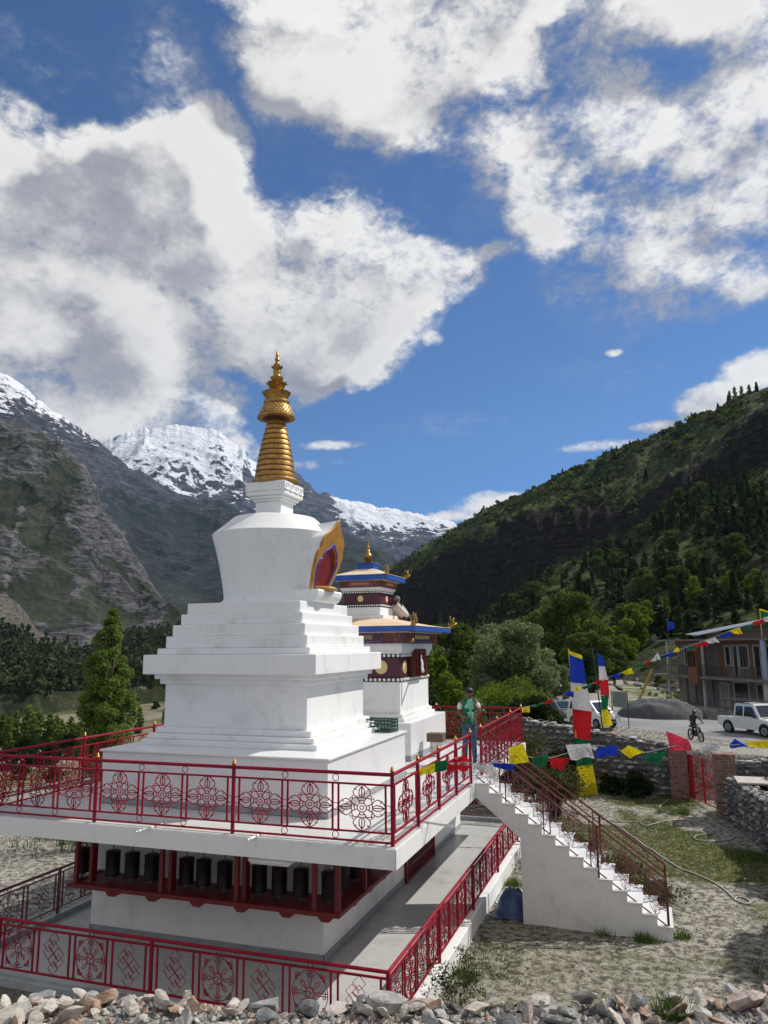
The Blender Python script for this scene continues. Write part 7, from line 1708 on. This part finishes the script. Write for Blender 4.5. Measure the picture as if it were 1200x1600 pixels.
for (a, D, s, lab) in [(6.6, 26.0, .34, 'bright weed clump on the bank right of the gate'), (7.9, 25.4, .42, 'bright weed clump at the right edge of the picture'), (7.2, 23.6, .26, 'small weed clump behind the flat slab'), (6.0, 28.0, .3, 'weed clump against the short stone wall')]:
    plant(protoH, a, D, s, lab, 'weed clumps on the bank right of the gate')
for (x, y, s, lab) in [(5.9, 23.0, .50, 'green tree on the bank beyond the right-hand wall, shading the yard'), (5.8, 18.6, .54, 'second green tree on the right bank, nearer the viewer'), (5.6, 14.6, .50, 'green tree on the right bank nearest the loose stones')]:
    t_ = tree_copy(protoA, (x, y, gz1(x, y)-.3), rnt.uniform(0, 6), (s*.85, s*.85, s), lab, 'trees on the bank right of the yard')
# left valley
for i, (px_az, s, sx) in enumerate([(-46.3, .92, 1.1), (-45.4, .80, 1.3), (-44.6, .86, 1.0), (-43.9, 1.0, 1.2), (-43.2, .88, 1.1), (-42.5, .84, 1.2), (-41.8, .70, 1.4), (-41.2, .76, 1.2), (-40.6, .66, 1.4), (-47.2, .9, 1.2), (-40.0, .7, 1.2), (-45.0, .72, 1.3), (-43.5, .75, 1.2), (-42.1, .8, 1.0), (-46.8, .85, 1.2), (-41.0, .62, 1.3)]):
    plant(protoE, px_az, 184+(i*37 % 13), s*.93, ['pale green poplar in the row at the edge of the field', 'wider green poplar in the row at the edge of the field'][sx > 1.15], 'row of poplars at the edge of the field', sx)
for i, (a, tn, s) in enumerate([(-46.2, -.140, .95), (-45.0, -.138, .85), (-43.6, -.133, 1.15), (-42.5, -.135, .8), (-41.4, -.130, 1.0), (-40.5, -.128, .8), (-44.2, -.150, .6), (-39.4, -.128, .8), (-42.0, -.155, .7), (-46.8, -.155, .9)]):
    x, y, z = hit(a, tn); D = math.hypot(x, y)
    plant(protoD, a, D, s*D/128, 'round dark bush on the near side of the pale field', 'bushes on the near side of the field')
for i in range(22):
    a = rnt.uniform(-47, -34); tn = rnt.uniform(-.105, -.06) if a > -40.5 else rnt.uniform(-.066, -.05)
    x, y, z = hit(a, tn); D = math.hypot(x, y); plant(rnt.choice([protoD, protoE, protoA]), a, D, rnt.uniform(.45, .9)*(1 if D < 300 else 1.3), 'small tree or bush on the far valley floor', 'scattered trees on the valley floor')
# forest on the foot slope: far-off wood, thousands of small conifers read as one mass
AZf, uf, Xf, Yf, Zf = MT[id(RIDGE_LOW)]
rg = np.random.default_rng(5); msk = (uf > .0) & (uf < .99); ii = np.flatnonzero(msk.ravel()); pick = rg.choice(ii, 11000)
tanf = ((Zf-EYE)/np.hypot(Xf, Yf)).ravel(); line = np.interp(AZf.ravel(), [-60, -49, -46, -44, -41.5, -39.8, -38, -34], [.05, .035, .024, .006, -.012, -.012, .01, .02])
keep = (tanf[pick] < line[pick]+rg.normal(0, .006, len(pick))) & (rg.uniform(0, 1, len(pick)) < .9)
pick = pick[keep]; X0, Y0, Z0 = Xf.ravel()[pick]+rg.uniform(-3, 3, len(pick)), Yf.ravel()[pick]+rg.uniform(-3, 3, len(pick)), Zf.ravel()[pick]
def pines(X0, Y0, Z0, h, w, name, m_, rg, per=22):
    n_ = len(X0); h = h*rg.uniform(.5, 1.3, n_); w = w*rg.uniform(.6, 1.3, n_); u = rg.uniform(0, 1, (n_, per))**.85; a = rg.uniform(0, 6.28, (n_, per)); r = (1-u)**.8*w[:, None]*.5*rg.uniform(.3, 1, (n_, per))
    Q = np.stack([X0[:, None]+r*np.cos(a), Y0[:, None]+r*np.sin(a), Z0[:, None]+h[:, None]*(.05+.9*u)], -1).reshape(-1, 3); s = np.repeat(h*.20, per)[:, None]*rg.uniform(.7, 1.3, (n_*per, 1))
    d = rg.normal(size=Q.shape); d[:, 2] *= .8; d /= np.linalg.norm(d, axis=1)[:, None]; e = rg.normal(size=Q.shape); e -= d*(d*e).sum(1)[:, None]; e /= np.linalg.norm(e, axis=1)[:, None]
    V = np.stack([Q-d*s, Q+e*s*.55, Q+d*s, Q-e*s*.55], 1).reshape(-1, 3)
    o = bpy.data.objects.new(name, np_mesh(name, V, np.arange(len(V)).reshape(-1, 4), m_)); COL.objects.link(o); return tag(o, kind='stuff')
pines(X0, Y0, Z0, 10, 6.0, 'forest', leaf_mat('distant pine wood', (.026, .044, .020), (.080, .105, .045), .25), rg, 18)
# the many smaller conifers of the right hillside, beyond the 300 built one by one
aa = rg.uniform(-15, 10, 1500); dbv = interp(D_BASE, aa); dbt = interp(D_BOT, aa); DD = dbv*1.6+(dbt-dbv*1.6)*rg.uniform(0, 1, 1500)**.6; ok = fbm(aa*.45, DD/70, 3, 99) > .47; aa, DD = aa[ok], DD[ok]
pines(DD*np.sin(np.radians(aa)), DD*np.cos(np.radians(aa)), hill_z(aa, DD), 5.5, 3.2, 'hillside_conifers', leaf_mat('hillside juniper', (.020, .035, .014), (.060, .085, .030), .2), rg, 40)
# right hillside: individual conifers and leafy trees, then low scrub as stuff
GH = 'trees scattered on the right hillside'
labs = {protoC.name: 'slim dark conifer among many on the right hillside', protoG.name: 'broad dark conifer among many on the right hillside', protoA.name: 'green leafy tree among the conifers of the right hillside', protoB.name: 'light green tree among the conifers of the right hillside'}
cnt = 0
while cnt < 165:
    a = rnt.uniform(-13, 9.5); dbv = float(interp(D_BASE, np.array([a]))[0]); dbt = float(interp(D_BOT, np.array([a]))[0])
    D = dbv*1.25+(dbt-dbv*1.25)*rnt.uniform(0, 1)**.75; n_ = float(fbm(np.array([a*.45]), np.array([D/70]), 3, 99)[0])
    if n_ < .40: continue
    pr = rnt.choice([protoC, protoC, protoG, protoG, protoA, protoG, protoA] if D > 200 else [protoG, protoA, protoB, protoA, protoB])
    s = rnt.uniform(.45, .95)*(.75+.5*min(1, D/300))
    plant(pr, a, D, s, labs[pr.name], GH, rnt.uniform(.85, 1.2)); cnt += 1
for i in range(46):
    a = rnt.uniform(-18.5, 9); dr_v = float(interp(D_RID, np.array([a]))[0]); D = dr_v*rnt.choice([rnt.uniform(.97, .998), rnt.uniform(.75, .97)])
    pr = rnt.choice([protoC, protoG, protoG]); plant(pr, a, D, rnt.uniform(.4, .95), 'small dark tree near the skyline of the right hill', 'trees near the skyline of the right hill', rnt.uniform(.9, 1.3))
for (a, s, sx) in ((6.9, 1.2, .9), (7.25, 1.35, .9), (7.7, 1.1, 1.), (8.2, 1., 1.)): plant(protoE, a, float(interp(D_RID, np.array([a]))[0])*.995, s, 'tall tree in the small group on the skyline at the right edge', 'group of tall trees on the skyline', sx)
def shrubs(name, pts, size, m_, seed, per=26):
    rg = np.random.default_rng(seed); P = np.array(pts); n_ = len(P); s = size*rg.uniform(.5, 1.4, n_)*np.clip(np.hypot(P[:, 0], P[:, 1])/200, .8, 4)
    d = rg.normal(size=(n_, per, 3)); d /= np.linalg.norm(d, axis=2)[..., None]; d[..., 2] = np.abs(d[..., 2]); Q = P[:, None]+d*s[:, None, None]*rg.uniform(.6, 1, (n_, per))[..., None]
    V, Fq = leaves(Q.reshape(-1, 3), 1., rg, 1.5); V = (V.reshape(-1, 4, 3)-Q.reshape(-1, 1, 3))*np.repeat(s*.55, per)[:, None, None]+Q.reshape(-1, 1, 3)
    o = bpy.data.objects.new(name, np_mesh(name, V.reshape(-1, 3), Fq, m_)); COL.objects.link(o); return tag(o, kind='stuff')
P1 = []
rgs = np.random.default_rng(8)
aa = rgs.uniform(-19, 12, 9000); dbv = interp(D_BASE, aa); drv = interp(D_RID, aa); DD = dbv*1.02+(drv-dbv*1.02)*rgs.uniform(0, 1, 9000)**.8; nn = fbm(aa*.6, DD/60, 4, 61); ok = nn > .46
aa, DD = aa[ok], DD[ok]; b0_, b1_ = interp(D_BOT, aa), interp(D_RID, aa); ok = ~((DD > b0_) & (DD < b0_+.10*(b1_-b0_)+10) & (rgs.uniform(0, 1, len(aa)) < .8)); aa, DD = aa[ok], DD[ok]
ZZ = hill_z(aa, DD); pts = np.stack([DD*np.sin(np.radians(aa)), DD*np.cos(np.radians(aa)), ZZ], -1)
shrubs('hillside_scrub', pts[::3], .85, LM['dark'], 3); shrubs('hillside_scrub', pts[1::3], .8, LM['olive'], 4); shrubs('hillside_scrub', pts[2::3], .8, LM['broad'], 14)
# rocks on the cut slope behind the house
ST_M['dark2'] = stone_mat('dark brown rock', (.06, .048, .04), (.13, .11, .095), 1.5)
for k in range(5): me_ = ST_G['dark', k].copy(); me_.materials.clear(); me_.materials.append(ST_M['dark2']); ST_G['dark2', k] = me_
pr_ = []
for i in range(70):
    a = rnt.uniform(-6, 9.5); D = float(interp(D_BASE, np.array([a]))[0])*rnt.uniform(1.02, 1.55); x, y, z = surf(a, D); r = rnt.choice((.3, .4, .6, .8))*rnt.uniform(.7, 1.3)*(1 if a < 9 else 1)
    stone(x, y, z+r*.2, r, rnt.choice(['dark', 'dark', 'dark2']), rnt.randrange(5), (rnt.uniform(-.6, .6), rnt.uniform(-.6, .6), rnt.uniform(0, 6)), 'boulder lying on the cut slope behind the house', 'boulders on the cut slope', nm='boulder')
# grass and weeds in the yard
def blades(name, pts, h, m_, seed, w=.008, per=5, spread=.05):
    rg = np.random.default_rng(seed); P = np.repeat(np.array(pts), per, 0); n_ = len(P); P[:, :2] += rg.normal(0, spread, (n_, 2)); a = rg.uniform(0, 6.28, n_); hh = h*rg.uniform(.4, 1.3, n_); ln = rg.normal(0, .35, (n_, 2))*hh[:, None]
    dx = np.stack([np.cos(a), np.sin(a), 0*a], -1)*w; tip = P+np.stack([ln[:, 0], ln[:, 1], hh], -1)
    V = np.stack([P-dx, P+dx, tip], 1).reshape(-1, 3); o = bpy.data.objects.new(name, np_mesh(name, V, np.arange(n_*3).reshape(-1, 3), m_)); COL.objects.link(o); return tag(o, kind='stuff')
pts = []
rg2 = random.Random(31)
while len(pts) < 7000:
    x, y = rg2.uniform(-3.2, 3.4), rg2.uniform(9, 29); g_ = float(fbm(np.array([x/2.3]), np.array([y/2.3]), 4, 31)[0])
    lim = .50 if (x+.12*y > 3 or y > 18.5) else .66
    if g_ > lim or rg2.random() < .05: pts.append((x, y, gz1(x, y)))
blades('grass', pts, .035, leaf_mat('yard grass', (.05, .07, .012), (.16, .19, .06), .3), 3)
pts = []
for (cx, cy, r, n_) in ((-.35, 15.2, .10, 26), (.30, 15.6, .08, 14), (-1.0, 15.25, .06, 6), (2.2, 21.5, .3, 50), (.5, 26, .3, 40), (-3.1, 17.6, .12, 25), (-3.05, 12.8, .12, 25), (-2.9, 27.5, .5, 70), (.0, 7.05, .06, 14), (-1.8, 28.8, .4, 50), (2.0, 14.5, .35, 60), (1.2, 11.5, .3, 25)):
    for _ in range(n_): x, y = rg2.gauss(cx, r), rg2.gauss(cy, r*.6); pts.append((x, y, gz1(x, y)))
blades('tall_grass', pts, .16, leaf_mat('fresh weeds', (.05, .09, .015), (.15, .22, .05), .3), 4, per=9)
pts = []
for _ in range(420):
    x, y = rg2.gauss(-15.2, .9), rg2.gauss(19.2, 1.0); pts.append((x, y, gz1(x, y)))
blades('weeds', pts, .30, leaf_mat('bank weeds', (.04, .07, .015), (.14, .19, .05), .3), 5, w=.014, per=9, spread=.1)
pts = [(rg2.uniform(-19, -11.3), rg2.uniform(9, 24), 0) for _ in range(700)]; pts = [(x, y, gz1(x, y)) for x, y, _ in pts]
blades('dry_grass', pts, .10, leaf_mat('dry bank grass', (.16, .13, .07), (.36, .31, .2), .2), 6, per=5, spread=.08)
# dry thorn brush beyond the far railing and a small shrub by the kerb
def thorn(name, x, y, w, h, n_, m_, label, seed, leafm=None, twig=.006, group=None):
    rn = random.Random(seed); t = thing(name, (x, y, gz1(x, y)), label, 'shrub', group); bb = B(); tips = []
    for i in range(n_):
        a = rn.uniform(0, 6.28); r_ = rn.uniform(.2, 1)*w/2; hh = h*rn.uniform(.5, 1.1); p0 = (rn.gauss(0, .07*w), rn.gauss(0, .07*w), 0); p1 = (r_*.4*math.cos(a), r_*.4*math.sin(a), hh*.5); p2 = (r_*math.cos(a)+rn.gauss(0, .1*w), r_*math.sin(a), hh)
        bb.tube([p0, p1, p2], [twig, twig*.8, twig*.4], 3)
        for k in range(3): f = rn.uniform(.3, 1); q = [p1[j]*(1-f)+p2[j]*f for j in range(3)]; e = (q[0]+rn.gauss(0, .13*w), q[1]+rn.gauss(0, .13*w), q[2]+rn.uniform(.0, .22)*h); bb.tube([q, e], [twig*.5, twig*.25], 3); tips.append(e)
    bb.out('twigs', m_, t, world=False)
    if leafm:
        rg = np.random.default_rng(seed); P = np.repeat(np.array(tips), 7, 0); P = P+rg.normal(0, .05*w, P.shape); V, Fq = leaves(P, .035*w, rg); o = bpy.data.objects.new('foliage', np_mesh('foliage', V, Fq, leafm)); COL.objects.link(o); o.parent = t
    return t
M_twig = mat('red brown twigs', (.14, .07, .05), .9, var=(.07, .045, .035), vscale=3)
for i, (x, y, w, h, lab) in enumerate([(-7.6, 25.5, 2.6, 2.5, 'dry brush behind the far railing left of the man'), (-5.9, 25.6, 2.4, 2.4, 'dry brush behind the far railing beside the man'), (-4.3, 25.2, 2.0, 2.1, 'dry brush under the far railing corner'), (-3.0, 24.8, 1.8, 1.2, 'low dry brush beyond the stairs'), (-2.3, 19.6, 1.5, .55, 'low dry brush heaped beside the upper flight of the stairs'), (-1.2, 18.3, 1.4, .45, 'low dry brush heaped beside the middle of the stairs'), (-.3, 17.3, 1.1, .35, 'low dry brush heaped near the foot of the stairs')]):
    thorn('thorn_bush', x, y, w, h, 150, M_twig, 'red brown leafless '+lab, 40+i, LM['olive'], .009, 'thorn bushes behind the terrace')
thorn('shrub', -2.92, 11.35, .75, .62, 34, M_twig, 'small dark wiry shrub growing beside the white kerb near the stones', 51, LM['dark'], .004)
thorn('shrub', -3.0, 12.55, .5, .5, 20, M_twig, 'thin wiry shrub climbing the kerb behind the small dark one', 52, LM['dark'], .004)
thorn('shrub', -14.2, 17.2, 2.2, 2.3, 60, mat('grey dead twigs', (.10, .085, .07), .9), 'leafless grey shrub on the bank left of the base building', 53, None, .010)
# far sheds on the valley floor
for (a, tn, w) in ((-39.35, -.064, 9), (-38.55, -.066, 12)):
    x, y, z = hit(a, tn); t = thing('shed', (x, y, z), 'tiny white roofed shed on the far valley floor, '+('left' if w == 9 else 'right')+' one of two', 'shed')
    B().box(x-w/2, y-3, z-.5, x+w/2, y+3, z+2.4).out('wall', M_conc, t)
    rf = B(); rf.prism([(-3.6, 2.4), (3.6, 2.4), (0, 3.9)], lambda a_, c_: (x-w/2-.4, y+a_, z+c_), lambda a_, c_: (x+w/2+.4, y+a_, z+c_)); rf.out('roof', M_rooft, t)
    B().box(x-.6, y-3.05, z, x+.6, y-3.001, z+2).out('door', M_bump, t)
# ------------------------------------------------------------------ air
hz_m = bpy.data.materials.new('mountain air'); hz_m.use_nodes = True; hz_m.node_tree.nodes.clear(); n = NT(hz_m.node_tree)
pv = n.node('ShaderNodeVolumePrincipled'); pv.inputs['Color'].default_value = (.48, .70, 1, 1); pv.inputs['Density'].default_value = 2.4e-5; pv.inputs['Anisotropy'].default_value = .2
ou = n.node('ShaderNodeOutputMaterial'); n.l.new(pv.outputs[0], ou.inputs['Volume'])
if HAZE:
    B().box(-9800, -300, -60, 4000, 13000, 3600).out('haze', hz_m, None, kind='stuff')
